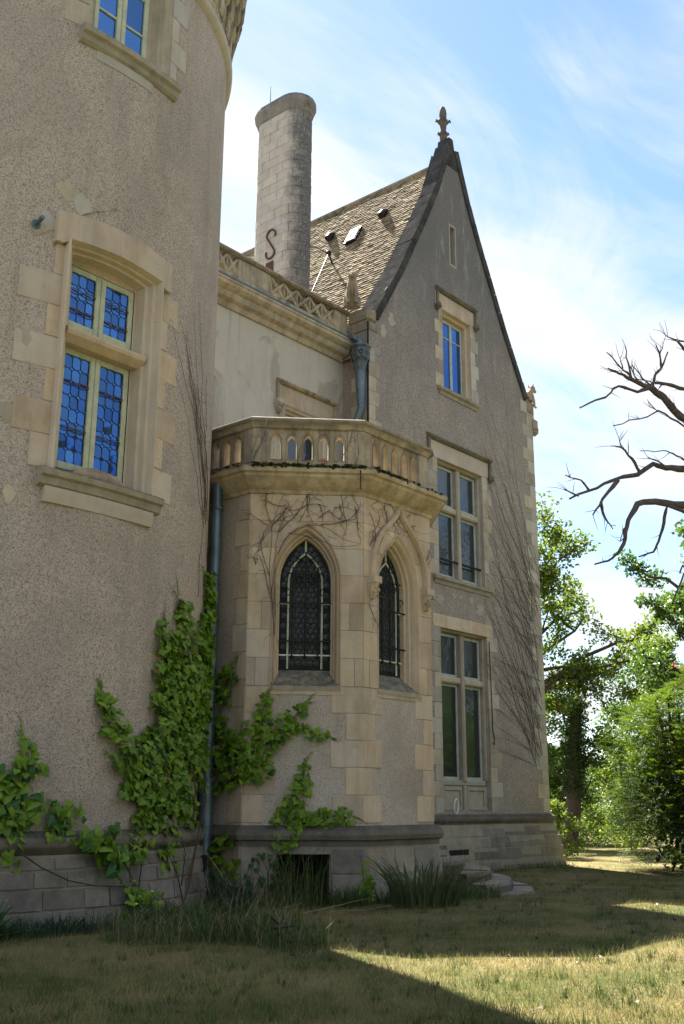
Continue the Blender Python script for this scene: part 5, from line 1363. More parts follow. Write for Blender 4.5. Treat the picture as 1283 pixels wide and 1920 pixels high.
STEM_BAY_C=[[(1.31,3.74),(1.35,4.21),(1.32,4.7),(1.29,5.11),(1.18,5.44),(0.98,5.74)],
 [(1.29,3.9),(1.39,4.45),(1.38,4.94),(1.36,5.35),(1.22,5.77)],
 [(1.35,4.14),(1.45,4.53),(1.56,4.85),(1.6,4.73)],
 [(1.28,4.86),(1.09,5.19),(0.81,5.32),(0.57,5.29),(0.33,5.13),(0.04,5.05)],
 [(1.13,5.19),(0.73,5.12),(0.41,5),(0.04,5.04)],
 [(1.29,5.19),(0.98,5.53),(0.86,5.78),(0.66,6)],
 [(0.65,5.33),(0.33,5.38),(0.09,5.55),(0.04,5.72)],
 [(1.39,4.53),(1.52,4.94),(1.45,5.27),(1.14,5.61)],
 [(1.6,4.69),(1.62,4.85),(1.52,4.94)],
 [(0.9,5.99),(0.82,5.7),(0.97,5.36)],
 [(1.83,6.01),(1.47,6),(0.98,5.99),(0.5,6.02),(0.04,6.01)],
 [(0.25,6.01),(0.13,5.72),(0.04,5.55)],
 [(1.45,5.31),(1.7,5.47),(1.82,5.49)],
 [(1.3,3.78),(1.31,3.66),(1.32,3.74)],
 [(1.31,4.38),(1.29,3.98),(1.3,3.62)]]
STEM_BAY_RAIL=[[(1.68,6.35),(1.57,6.61),(1.49,6.88)],
 [(1.72,6.44),(1.61,6.74)],
 [(1.03,6.12),(0.99,6.46),(0.87,6.77),(0.75,6.95)],
 [(0.34,6.4),(0.21,6.66),(0.17,6.92)],
 [(0.17,6.14),(0.07,6.49),(0.11,6.92)]]
STEM_BAY_R=[[(0.12,5.04),(0.51,5.45),(0.85,5.61),(0.95,5.74)],
 [(0.12,5.08),(0.31,5.28),(0.64,5.52),(1.06,5.56),(1.34,5.49),(1.72,5.56)],
 [(0.12,6.09),(0.51,5.92),(1.07,6.09),(1.5,6.01),(1.76,5.89)],
 [(0.25,6.17),(0.79,6.16),(1.35,6.11),(1.83,6.04)],
 [(0.11,4.3),(0.5,4.32),(0.24,4.4),(0.11,4.14)],
 [(1.47,4.94),(1.62,5.14),(1.7,5.33)],
 [(0.24,5.02),(0.25,5.35),(0.12,5.58)],
 [(0.11,4.14),(0.24,3.95),(0.37,3.81)],
 [(1.2,5.46),(1.47,4.98),(1.71,5.11)]]
STEM_GABLE=[[(8.17,7.61),(7.76,7.63),(7.36,7.65),(6.97,7.68),(6.6,7.72),(6.24,7.77),(5.88,7.81),(5.53,7.85)],
 [(8.17,7.18),(7.67,7.67),(7.23,8.17),(6.84,8.69),(6.51,9.22),(6.12,9.73),(5.7,10.21)],
 [(8.24,3.16),(8.2,3.67),(8.18,4.18),(8.15,4.7),(8.07,5.21),(7.98,5.72),(7.81,6.22),(7.7,6.73)],
 [(8.52,4.97),(7.8,5.05),(7.13,5.16),(6.49,5.29),(5.87,5.41),(5.26,5.52)],
 [(8.32,7.27),(7.43,8.04),(6.42,8.72),(5.48,9.39)],
 [(8.25,5.4),(7.36,6.31),(6.46,7.18),(5.48,7.98)],
 [(8.08,6.07),(7.7,6.19),(7.35,6.33),(6.97,6.45),(6.58,6.55),(6.18,6.64),(5.8,6.73),(5.43,6.82)],
 [(8.06,6.21),(7.29,6.76),(6.57,7.32),(5.95,7.9),(5.43,8.51)],
 [(8.9,8.25),(8.12,9.2),(7.32,10.12),(6.67,11.08),(6.07,12.04)],
 [(8.18,7.07),(7.8,7.12),(7.44,7.18),(7.07,7.23),(6.7,7.27),(6.32,7.28),(5.94,7.28),(5.57,7.29)],
 [(8.19,6.47),(7.11,7.28),(5.97,8.02)],
 [(7.97,7.18),(7.69,7.7),(7.4,8.21),(7.06,8.7),(6.81,9.22),(6.49,9.71),(6.17,10.2),(5.89,10.7)],
 [(7.89,2.39),(7.49,2.49),(7.08,2.57),(6.68,2.64),(6.27,2.7),(5.89,2.77),(5.51,2.85),(5.15,2.93)],
 [(7.91,6.65),(7.37,7.12),(6.9,7.6),(6.38,8.04),(5.78,8.44)],
 [(8.02,2.38),(7.42,3.31),(6.9,4.24),(6.46,5.18),(6,6.12),(5.42,7.01)],
 [(8.34,2.91),(8.01,3.08),(7.71,3.27),(7.42,3.45),(7.14,3.65),(6.88,3.84),(6.62,4.03),(6.37,4.22)],
 [(7.8,2.76),(7.86,3.25),(7.99,3.76),(8.15,4.27),(8.23,4.79),(8.38,5.32),(8.45,5.85),(8.59,6.39)],
 [(8.6,7.94),(7.81,8.63),(7.1,9.33),(6.51,10.06),(5.84,10.74)],
 [(8.87,8.28),(8.58,8.4),(8.31,8.53),(8.07,8.67),(7.83,8.81),(7.61,8.96),(7.38,9.1),(7.15,9.24)],
 [(7.87,2.93),(7.69,3.66),(7.39,4.37),(6.97,5.05),(6.58,5.73),(6.17,6.4),(5.85,7.09),(5.54,7.79)],
 [(7.95,6.01),(7.62,6.77),(7.37,7.54),(7.21,8.34),(6.92,9.11),(6.64,9.87),(6.31,10.63),(6.06,11.41)],
 [(8.17,6.81),(7.45,6.89),(6.73,6.94),(6.03,7),(5.38,7.08)],
 [(7.97,3.13),(7.92,3.62),(7.81,4.11),(7.66,4.59),(7.56,5.08),(7.45,5.56),(7.38,6.06),(7.24,6.55)],
 [(8.73,7.24),(7.95,7.83),(7.2,8.41),(6.55,9.02),(5.95,9.63)],
 [(8.02,4.94),(7.43,5.06),(6.84,5.14),(6.24,5.21),(5.68,5.3)],
 [(8.2,2.41),(7.88,3.25),(7.49,4.08),(7.22,4.93),(6.92,5.77),(6.74,6.64),(6.49,7.5),(6.33,8.39)],
 [(8.41,4.57),(8.12,5.08),(7.81,5.58),(7.52,6.08),(7.16,6.56),(6.73,7),(6.24,7.42),(5.81,7.84)],
 [(7.73,2.87),(7.18,2.97),(6.65,3.07),(6.12,3.14),(5.59,3.21)],
 [(7.85,4.29),(7.28,4.82),(6.64,5.29),(6.08,5.79),(5.59,6.31)],
 [(8.26,2.6),(7.51,3.28),(6.8,3.95),(6.2,4.63),(5.66,5.33)],
 [(7.79,4.3),(7.26,4.48),(6.77,4.66),(6.27,4.84),(5.81,5.03),(5.35,5.21)],
 [(8.46,4.05),(7.97,4.56),(7.51,5.07),(7.14,5.6),(6.84,6.15),(6.52,6.69),(6.17,7.22),(5.88,7.77)],
 [(8.06,5.73),(7.46,6.15),(6.9,6.58),(6.36,7.01),(5.81,7.42)],
 [(8.5,7.33),(7.72,7.34),(6.98,7.39),(6.27,7.43),(5.57,7.46)],
 [(8.13,6.88),(8.16,7.97),(8.05,9.06),(7.84,10.14),(7.54,11.19),(7.39,12.3),(7.11,13.38),(6.92,14.5)],
 [(8.35,4.96),(8.34,5.6),(8.24,6.23),(8.06,6.85),(7.76,7.44),(7.43,8.02),(7.01,8.56),(6.51,9.06)],
 [(8.78,6.55),(8.32,6.76),(7.88,6.97),(7.48,7.21),(7.13,7.45),(6.8,7.7),(6.47,7.95),(6.17,8.21)],
 [(8.39,4.93),(8.14,5.46),(7.89,5.98),(7.56,6.48),(7.17,6.96),(6.84,7.45),(6.46,7.92),(6.07,8.38)],
 [(8.19,3.12),(7.66,3.73),(7.04,4.29),(6.5,4.87),(5.87,5.4),(5.33,5.95)],
 [(7.73,3.17),(7.41,3.31),(7.09,3.45),(6.79,3.6),(6.47,3.73),(6.17,3.86),(5.9,4.01),(5.64,4.17)],
 [(8.37,2.69),(7.8,3.6),(7.26,4.51),(6.6,5.37),(5.97,6.22),(5.47,7.1)],
 [(8.14,2.91),(7.95,3.37),(7.73,3.81),(7.55,4.26),(7.39,4.72),(7.2,5.17),(7.07,5.63),(6.95,6.1)],
 [(7.9,3.26),(7.43,3.52),(6.98,3.79),(6.56,4.06),(6.14,4.32),(5.74,4.59),(5.38,4.87)],
 [(7.73,3.94),(7.32,4.68),(6.85,5.39),(6.29,6.07),(5.65,6.69)],
 [(8.48,4.09),(7.56,4.98),(6.65,5.86),(5.62,6.63)],
 [(8.26,4.51),(7.57,4.49),(6.9,4.47),(6.25,4.42),(5.62,4.37)],
 [(8.27,3.38),(7.76,4),(7.15,4.57),(6.53,5.12),(6.01,5.69),(5.54,6.28)],
 [(7.93,4.08),(7.71,4.97),(7.38,5.83),(6.9,6.66),(6.53,7.51),(6.28,8.39),(5.95,9.25),(5.68,10.13)],
 [(8.06,4.46),(7.71,4.61),(7.35,4.76),(7,4.89),(6.62,5.01),(6.24,5.12),(5.85,5.21),(5.48,5.32)],
 [(7.75,3.69),(6.63,4.48),(5.42,5.19)],
 [(8.52,4.25),(8.33,5.02),(8.09,5.78),(7.83,6.54),(7.7,7.33),(7.46,8.1),(7.16,8.84),(6.93,9.62)],
 [(7.64,2.48),(7.1,2.58),(6.59,2.69),(6.08,2.79),(5.58,2.89)],
 [(8.66,8.16),(8.45,8.73),(8.15,9.27),(7.8,9.8),(7.42,10.31),(7.13,10.84),(6.85,11.38),(6.55,11.91)],
 [(8.84,7.28),(8.05,8.22),(7.33,9.16),(6.77,10.14),(6.06,11.05)],
 [(8.31,4.24),(8,4.36),(7.69,4.46),(7.37,4.55),(7.06,4.65),(6.75,4.74),(6.44,4.83),(6.15,4.93)],
 [(8.38,3.72),(7.77,4.13),(7.13,4.51),(6.5,4.89),(5.85,5.23)],
 [(8.14,6.02),(7.69,7.04),(7.17,8.03),(6.82,9.07),(6.36,10.07),(5.74,10.99)],
 [(8.38,3.88),(7.97,4.05),(7.54,4.22),(7.13,4.38),(6.72,4.54),(6.3,4.68),(5.87,4.82),(5.44,4.94)],
 [(8.11,5.53),(7.7,5.92),(7.33,6.32),(6.95,6.71),(6.52,7.07),(6.06,7.4),(5.61,7.74)],
 [(7.96,2.47),(7.69,3),(7.43,3.53),(7.19,4.06),(6.99,4.59),(6.69,5.11),(6.38,5.61),(6.12,6.13)],
 [(8.11,7.97),(7.63,7.97),(7.16,7.96),(6.7,7.95),(6.24,7.93),(5.78,7.89)],
 [(8.02,2.56),(7.95,3.17),(7.88,3.78),(7.82,4.39),(7.72,5.01),(7.69,5.63),(7.59,6.26),(7.47,6.88)],
 [(7.69,2.97),(7.09,3.95),(6.57,4.94),(6.07,5.92),(5.43,6.84)],
 [(8.78,7.84),(8.3,8.06),(7.83,8.27),(7.34,8.47),(6.82,8.63),(6.31,8.78),(5.83,8.96)],
 [(8.3,6.53),(8.07,7.62),(7.76,8.7),(7.4,9.77),(6.86,10.76),(6.32,11.76),(5.89,12.79)],
 [(7.86,5.58),(7.23,6.17),(6.57,6.72),(5.98,7.3),(5.5,7.9)],
 [(7.74,2.78),(7.17,3.02),(6.58,3.23),(5.97,3.42),(5.39,3.6)],
 [(7.78,4.36),(7.47,5.18),(7.17,6),(6.92,6.83),(6.53,7.63),(6.13,8.41),(5.62,9.15)],
 [(8.54,6.31),(8.09,6.87),(7.56,7.39),(7.06,7.91),(6.49,8.39),(6,8.89)],
 [(8.43,4.97),(7.98,5.04),(7.54,5.12),(7.12,5.2),(6.7,5.27),(6.28,5.34),(5.87,5.4),(5.45,5.45)],
 [(8.12,4.33),(7.72,5.1),(7.24,5.84),(6.88,6.61),(6.56,7.39),(6.29,8.18),(6.13,9.01),(5.95,9.83)],
 [(8.16,6.39),(7.63,6.93),(7.05,7.43),(6.47,7.93),(5.86,8.39)],
 [(8.45,6.35),(7.93,6.55),(7.44,6.75),(6.92,6.94),(6.39,7.09),(5.9,7.27),(5.38,7.41)],
 [(8.82,8.34),(8.42,9.12),(7.94,9.88),(7.59,10.67),(7.2,11.45),(6.74,12.19),(6.26,12.91),(5.83,13.65)],
 [(8.23,7.7),(8.03,8.21),(7.74,8.69),(7.53,9.2),(7.31,9.7),(7.12,10.21),(6.94,10.72),(6.83,11.26)],
 [(8.14,6.11),(7.85,6.19),(7.57,6.27),(7.3,6.35),(7.03,6.43),(6.77,6.53),(6.52,6.61),(6.27,6.71)],
 [(8.32,7.74),(7.83,8.22),(7.29,8.68),(6.69,9.1),(6.1,9.5),(5.55,9.92)],
 [(8.66,6.36),(8.24,7.36),(7.96,8.4),(7.53,9.4),(7.24,10.44),(7.07,11.52),(7.05,12.67),(7.15,13.87)],
 [(8.43,5.63),(7.85,5.82),(7.29,6.01),(6.78,6.22),(6.25,6.41),(5.72,6.58)],
 [(8.49,4.48),(8.2,5.06),(7.91,5.63),(7.69,6.22),(7.43,6.79),(7.15,7.36),(6.86,7.93),(6.62,8.5)],
 [(7.7,3.07),(6.85,3.78),(6.01,4.46),(5.24,5.14)],
 [(7.95,6.03),(7.32,6.08),(6.71,6.14),(6.14,6.23),(5.59,6.32)],
 [(8.41,2.74),(8.23,3.4),(8.09,4.07),(8.02,4.74),(8.03,5.44),(8.09,6.15),(8.18,6.87),(8.21,7.59)],
 [(8.48,7.14),(8.16,7.67),(7.93,8.22),(7.76,8.8),(7.55,9.36),(7.24,9.89),(6.99,10.43),(6.79,10.99)],
 [(7.75,3.35),(7.3,3.53),(6.84,3.68),(6.36,3.81),(5.88,3.94),(5.42,4.07)],
 [(7.82,3.46),(6.91,4.09),(5.93,4.63)],
 [(8.63,6.96),(7.77,7.5),(6.94,8.02),(6.14,8.54)],
 [(8.68,6.24),(8.32,6.32),(7.95,6.38),(7.6,6.45),(7.25,6.51),(6.91,6.58),(6.59,6.66),(6.27,6.73)],
 [(8.07,6.71),(7.57,7.32),(7.15,7.96),(6.76,8.59),(6.45,9.25),(6.21,9.93),(6.01,10.63),(5.88,11.35)],
 [(8.43,5.67),(8.09,6.7),(7.61,7.69),(7.01,8.64),(6.4,9.56),(5.9,10.52)],
 [(8.61,6.06),(8.21,6.15),(7.8,6.23),(7.38,6.29),(6.97,6.34),(6.56,6.39),(6.18,6.46),(5.79,6.51)],
 [(8.43,3.42),(7.7,4.24),(7.1,5.08),(6.56,5.92),(5.99,6.75),(5.42,7.56)],
 [(8.48,7.12),(8.26,7.94),(7.98,8.74),(7.58,9.5),(7.16,10.25),(6.64,10.95),(6.12,11.63)],
 [(8.37,3.66),(7.68,3.73),(7.01,3.79),(6.37,3.86),(5.73,3.91)],
 [(8.48,7.29),(7.84,8.22),(7.26,9.16),(6.59,10.04),(6.07,10.97),(5.69,11.95)]]
STEM_TOWER=[[(2.55,5.49),(2.29,5.85),(1.95,6.18),(1.7,6.52),(1.42,6.85),(1.2,7.2),(1.01,7.55)],
 [(2.55,5.1),(2.42,5.54),(2.16,5.94),(1.97,6.35),(1.79,6.76),(1.58,7.16),(1.4,7.56)],
 [(2.4,5.19),(2.4,5.51),(2.23,5.77),(2.13,6.06),(2.12,6.38),(1.91,6.62),(1.86,6.93)],
 [(2.53,5.27),(2.35,5.7),(2.13,6.12),(2,6.57),(1.82,6.99),(1.7,7.44),(1.6,7.9)],
 [(2.41,5.58),(2.23,5.83),(2.06,6.08),(1.92,6.35),(1.8,6.61),(1.59,6.84),(1.51,7.12)],
 [(2.42,5.02),(2.14,5.3),(1.99,5.62),(1.76,5.9),(1.62,6.21),(1.43,6.5),(1.2,6.78)],
 [(2.4,5.13),(2.2,5.52),(2.02,5.92),(1.88,6.32),(1.69,6.7),(1.51,7.09),(1.4,7.49)],
 [(2.73,5.19),(2.54,5.47),(2.36,5.74),(2.29,6.05),(2.04,6.29),(2,6.61),(1.8,6.87)],
 [(2.54,5.34),(2.43,5.81),(2.31,6.28),(2.05,6.69),(2.02,7.19),(1.86,7.64),(1.8,8.14)],
 [(2.57,5.75),(2.45,6.05),(2.2,6.3),(1.87,6.51),(1.7,6.78),(1.56,7.05),(1.43,7.33)],
 [(2.6,5.33),(2.62,5.66),(2.46,5.94),(2.31,6.22),(2.33,6.56),(2.25,6.87),(2.22,7.19)],
 [(2.33,5.67),(2.14,5.99),(1.92,6.31),(1.81,6.65),(1.62,6.97),(1.44,7.29),(1.27,7.6)],
 [(3.03,4.45),(2.69,4.77),(2.64,5.14),(2.5,5.5)],
 [(2.3,4),(2.27,4.51),(2.39,4.92),(2.52,5.42)],
 [(-0.66,8.27),(-0.45,8.43),(-0.03,8.65)],
 [(-0.9,7.81),(-0.57,8.08),(-0.29,8.31)]]
STEM_TOWER_LOW=[[(-0.76,0.78),(-0.54,0.64),(-0.21,0.5),(0.13,0.43),(0.56,0.4),(0.75,0.33)],
 [(0.74,0.39),(0.54,0.63),(0.45,0.8)],
 [(0.79,0.36),(0.81,0.62),(0.94,0.85)],
 [(1.77,0.14),(1.58,0.46),(1.28,0.78)],
 [(1.78,0.08),(2,0.43),(2.17,0.74),(2.57,1.06)],
 [(1.71,0.33),(1.78,0.7),(1.65,0.89)],
 [(1.91,0.38),(2.27,0.93),(2.58,1.33),(2.36,1.67)],
 [(2.01,1.07),(2.06,1.46),(1.92,1.72)],
 [(0.81,0.16),(1.16,0.19),(1.36,-0.06)]]
DEAD=[([(20.89,8.01,9.09),(20.50,8.23,9.40),(20.29,8.35,9.67),(20.07,8.48,9.82)],0.106,0.074),
([(20.05,8.47,9.81),(19.84,8.61,9.88),(19.63,8.74,9.97),(19.37,8.91,10.07),(19.16,9.05,10.16)],0.069,0.016),
([(19.97,8.52,9.83),(19.62,8.64,9.66),(19.14,8.83,9.69),(18.77,8.96,9.36),(18.15,9.23,9.01)],0.042,0.016),
([(20.05,8.47,9.83),(20.16,8.46,10.15),(20.38,8.39,10.38),(20.60,8.31,10.81)],0.037,0.016),
([(20.25,8.34,10.33),(20.18,8.32,10.61),(20.06,8.34,10.82)],0.026,0.011),
([(20.23,8.35,10.59),(20.31,8.28,10.89)],0.016,0.008),
([(19.59,8.73,9.95),(19.52,8.75,10.32),(19.47,8.77,10.70)],0.026,0.011),
([(19.56,8.74,10.03),(19.31,8.82,10.15),(18.94,8.95,10.42)],0.026,0.011),
([(19.41,8.83,10.18),(19.42,8.88,10.41)],0.016,0.008),
([(19.82,8.60,9.87),(19.70,8.71,10.06),(19.64,8.78,10.31)],0.021,0.011),
([(20.02,8.49,9.90),(19.75,8.56,9.98),(19.45,8.64,10.21)],0.021,0.011),
([(20.05,8.47,9.86),(20.02,8.50,9.99),(19.85,8.62,10.00)],0.021,0.011),
([(20.93,7.96,9.89),(20.55,8.09,9.89),(20.17,8.22,9.90),(19.85,8.32,9.85)],0.047,0.037),
([(20.88,8.02,8.95),(20.54,8.20,9.16),(20.13,8.43,9.34),(19.71,8.67,9.09),(19.13,9.00,8.85)],0.032,0.011),
([(20.14,8.43,9.32),(20.04,8.56,9.42)],0.016,0.008),
([(20.96,8.00,8.15),(20.72,8.21,8.14),(20.41,8.47,8.14),(20.20,8.66,8.22),(19.92,8.91,7.96),(19.59,9.18,7.86),(19.20,9.48,7.61),(18.68,9.85,7.33)],0.095,0.021),
([(20.25,8.40,8.08),(20.14,8.52,8.23),(19.97,8.67,8.31)],0.026,0.011),
([(19.67,8.74,7.93),(19.59,8.85,8.22),(19.45,9.01,8.47),(19.30,9.17,8.49)],0.037,0.011),
([(19.30,8.93,8.42),(19.19,8.92,8.57)],0.016,0.008),
([(18.57,9.36,7.41),(18.37,9.41,7.57),(18.00,9.56,7.62)],0.026,0.011),
([(18.36,9.48,7.25),(18.05,9.63,7.34)],0.021,0.011),
([(19.19,9.01,7.69),(18.82,9.19,7.24),(18.57,9.30,6.87)],0.047,0.013),
([(18.82,9.23,7.19),(18.87,9.19,6.86),(19.01,9.10,6.63)],0.032,0.011),
([(21.03,7.98,7.34),(20.61,8.24,7.33),(20.02,8.59,7.34),(19.63,8.83,7.24),(19.44,8.96,6.89),(19.37,9.02,6.49),(19.24,9.12,6.20),(19.02,9.26,6.00),(18.76,9.42,5.91)],0.106,0.016),
([(19.33,8.97,6.53),(19.26,9.08,6.42),(19.42,9.06,6.73)],0.016,0.008),
([(20.24,8.44,7.28),(20.22,8.54,6.92),(20.16,8.66,6.53),(20.11,8.77,6.31),(19.87,8.99,6.20)],0.047,0.016),
([(20.79,8.00,11.04),(20.67,8.16,11.09),(20.56,8.32,11.21)],0.032,0.011),
([(21.22,7.76,10.74),(20.72,7.99,10.82),(20.51,8.04,10.96)],0.042,0.026),
([(20.65,8.17,8.32),(20.50,8.34,8.46),(20.39,8.49,8.53),(19.95,8.83,8.48)],0.021,0.008),
([(21.20,7.85,8.30),(20.66,8.18,8.33)],0.042,0.026),
([(20.71,8.21,5.83),(20.44,8.31,6.02),(20.32,8.33,5.84)],0.032,0.016),
([(20.82,8.16,5.73),(20.53,8.33,5.87),(20.27,8.51,5.25)],0.037,0.016)]
LEAF_O = [(0, .12), (.24, .30), (.50, .16), (.40, -.08), (.30, -.24), (0, -.62), (-.30, -.24), (-.40, -.08), (-.50, .16), (-.24, .30)]
LEAF_M = []
for vi in range(5):
    q = random.Random(50 + vi); P = [(x * q.uniform(.88, 1.12), y * q.uniform(.9, 1.1), -.10 * abs(x) * 2 - .06 * max(0, -y) + q.uniform(-.02, .02)) for x, y in LEAF_O] + [(0, -.05, .03)]
    LEAF_M.append((P, [(i, (i + 1) % 10, 10) for i in range(10)]))
def leaf_meshes(mat, tagname):
    out = []
    for P, f in LEAF_M:
        me = bpy.data.meshes.new(tagname); me.from_pydata(P, [], f); me.materials.append(mat); me.update(); out.append(me)
    return out
LM1 = leaf_meshes(M['vine'], 'creeper_leaf'); LM2 = leaf_meshes(M['vinedark'], 'dark_creeper_leaf')
def leaf_matrix(F, s, z, d, size, q, hang=1.0):
    n = F.n(s); t = F.t(s); up = Vector((0, 0, 1))
    tilt = R_(q.gauss(26, 24)); yaw = R_(q.gauss(0, 34)); roll = R_(q.gauss(0, 34))
    nn = (n * math.cos(tilt) + up * math.sin(tilt)).normalized()
    nn = (nn + t * math.sin(yaw)).normalized()
    y = (up * math.cos(roll) + t * math.sin(roll)); y = (y - nn * y.dot(nn)).normalized(); x = y.cross(nn).normalized()
    p = F.p(s, z, d); m = Matrix.Identity(4)
    for i in range(3): m[i][0] = x[i] * size; m[i][1] = y[i] * size; m[i][2] = nn[i] * size; m[i][3] = p[i]
    return m
def creeper(name, label, group_specs, size, dens, loc, meshes, stuffmat, stems=(), cap=300, smat=None, srad=.008, seed=1, group='leafy creepers on the walls', dmax=.13):
    """group_specs: [(frame, strokes)]; every leaf its own object up to cap, the rest one leafy mass"""
    q = random.Random(seed); root = thing(name, label, 'creeper', loc, group); items = []
    for F, strokes in group_specs:
        for stx in strokes:
            for i in range(len(stx) - 1):
                (s0, z0, w0), (s1, z1, w1) = stx[i], stx[i + 1]
                L = math.dist((s0, z0), (s1, z1)); w0, w1 = w0 * 1.2 + .015, w1 * 1.2 + .015; N = int((L * (w0 + w1)) * dens * 1.9 + L * 8 + q.random())
                for _ in range(N):
                    t = q.random(); w = w0 + (w1 - w0) * t; a = q.uniform(-1, 1); a = a * (abs(a) ** .2)
                    nx, nz = -(z1 - z0) / max(L, .01), (s1 - s0) / max(L, .01)
                    tip = min(1.0, .55 + w / .25)
                    items.append((F, s0 + (s1 - s0) * t + nx * a * w, z0 + (z1 - z0) * t + nz * a * w, size * q.choice((q.uniform(.45, .8), q.uniform(.8, 1.2), q.uniform(.9, 1.25))) * (.6 + .4 * tip), w))
    # young shoots running on past every growing tip
    shoots = []
    for F, strokes in group_specs:
        for stx in strokes:
            (s0, z0, w0), (s1, z1, w1) = stx[0], stx[1]
            for _ in range(2 if w0 < .16 else 3):
                a = math.atan2(z0 - z1, s0 - s1) + q.uniform(-.5, .5); L = q.uniform(.12, .34); b0 = s0 + q.uniform(-1, 1) * w0; pts = [(b0 + L * t * math.cos(a + .3 * t), z0 + L * t * math.sin(a + .3 * t)) for t in (0, .35, .7, 1)]
                shoots.append((F, pts))
                for k_ in range(5):
                    t = (k_ + 1) / 6; items.append((F, b0 + L * t * math.cos(a + .3 * t) + q.uniform(-.02, .02), z0 + L * t * math.sin(a + .3 * t), size * (.55 - .42 * t) * q.uniform(.8, 1.2), .03))
    q.shuffle(items)
    rest_v = []; rest_f = []
    for i, (F, s, z, sz, w) in enumerate(items):
        d = q.uniform(.015, .03 + min(dmax, w * .8)); mtx = leaf_matrix(F, s, z, d, sz, q)
        if i < cap:
            o = bpy.data.objects.new('leaf', q.choice(LM2 if q.random() < .22 else meshes)); link(o, root); o.matrix_basis = mtx
        else:
            P, f = LEAF_M[i % 5]; b = len(rest_v); rest_v += [tuple(mtx @ Vector(p)) for p in P]; rest_f += [tuple(b + k_ for k_ in t) for t in f]
    if rest_v:
        mb = MB(); mb.v = rest_v; mb.f = rest_f; mb.build('leaf_mass', stuffmat, root, fix=False, stuff=True)
    mb = MB()
    for F, strokes in group_specs:
        for stx in strokes:
            for off in (-.3, .2):
                pts = [F.p(s + off * w * q.uniform(.3, 1) * (1 if len(stx) > 2 else .5), z, .018 + q.uniform(0, .01)) for s, z, w in stx]
                mb.tube(pts, .004, 4, srad)
    for F, pts in shoots: mb.tube([F.p(s, z, .02) for s, z in pts], .0035, 4, .0018)
    for F, sts in stems:
        for p in sts:
            if len(p) > 1:
                mb.tube([F.p(s, z, .03 + q.uniform(0, .012)) for s, z in p], srad * 1.3, 5, srad * .6)
    mb.build('stem', smat or M['vinestem'], root)
    return root
FT2 = Cyl(TC, TR)
creeper('creeper_vine', 'tall mass of green creeper climbing the tower edge beside the drainpipe', [(FT2, VINE_TOWER_BIG)], .112, 190, FT2.p(1.6, 0, .2), LM1, M['vinestuff'], stems=[(Cyl(TC, TR + .15), STEM_TOWER_LOW)], cap=300, seed=3)
creeper('creeper_vine', 'low creeper rising from the ledge at the far left of the tower', [(FT2, VINE_TOWER_LEFT)], .135, 150, FT2.p(-.7, 0.9, .2), LM1, M['vinestuff'], cap=300, seed=4)
creeper('creeper_vine', 'large-leaved creeper tuft drooping over the middle of the tower ledge', [(Cyl(TC, TR + .12), VINE_TOWER_LEDGE)], .165, 115, FT2.p(.3, .8, .2), LM1, M['vinestuff'], seed=5)
creeper('creeper_vine', 'small creeper clump growing on the stone plinth of the tower', [(Cyl(TC, TR + .2), VINE_TOWER_LOW)], .13, 125, FT2.p(.75, 0, .3), LM1, M['vinestuff'], seed=6)
FCR = Frame(BL, (1, -1), (-1, -1))
class Flip:
    """the chamfer face measured from its right corner, as the growth was"""
    def p(s, a, z, d=0.0): return FC.p(W8 - a, z, d)
    def n(s, a): return FC.n(a)
    def t(s, a): return FC.t(a)
FCX = Flip()
creeper('creeper_vine', 'green creeper with reaching arms spread over the left faces of the chapel bay', [(FL, VINE_BAY_L[:2] + VINE_BAY_L[3:]), (FCX, VINE_BAY_C[:5])], .112, 175, (10.7, 10.6, 1.0), LM1, M['vinestuff'], seed=7)
creeper('creeper_vine', 'creeper curtain hanging below the ledge just right of the drainpipe', [(FL, [[(a, z, w) for a, z, w in VINE_BAY_L[2]]])], .13, 150, (10.5, 11.2, .1), LM1, M['vinestuff'], seed=8, dmax=.2)
creeper('creeper_vine', 'dark creeper bush on the bay plinth left of the cellar opening', [(FCX, [[(a, z, w) for a, z, w in VINE_BAY_C[5]]])], .11, 150, (10.75, 10.5, 0), LM2, M['vinedark'], seed=9, dmax=.2)
def bare(name, label, specs, r, loc, seed=1):
    q = random.Random(seed); mb = MB()
    for F, sts, d in specs:
        for p in sts:
            if len(p) < 2: continue
            pts = []
            for i in range(len(p) - 1):
                a_, b_, c_, e_ = (np.array(p[max(0, min(len(p) - 1, i + o))]) for o in (-1, 0, 1, 2))
                for k_ in range(4):
                    t = k_ / 4; j = .008 if k_ else 0
                    w_ = .5 * ((2 * b_) + (c_ - a_) * t + (2 * a_ - 5 * b_ + 4 * c_ - e_) * t * t + (3 * b_ - a_ - 3 * c_ + e_) * t ** 3)
                    pts.append(F.p(w_[0] + q.uniform(-j, j), w_[1] + q.uniform(-j, j), d + q.uniform(0, .01)))
            pts.append(F.p(p[-1][0], p[-1][1], d))
            mb.tube(pts, r * q.uniform(.8, 1.3), 4, r * .35, cap=False)
            for _ in range(4):
                k_ = q.randrange(1, len(pts)); b = pts[k_]; a0 = q.uniform(0, 6.28); L = q.uniform(.08, .32)
                t_ = F.t(0); mb.tube([b, b + t_ * (L * .5 * math.cos(a0)) + Vector((0, 0, L * .5 * math.sin(a0))), b + t_ * (L * math.cos(a0 + .4)) + Vector((0, 0, L * math.sin(a0 + .4)))], r * .5, 3, r * .25, cap=False)
    return tag(mb.build(name, M['stem'], fix=False), label, 'creeper', 'bare creeper stems on the walls')
qs = random.Random(41); EXT_C = []; EXT_R = []
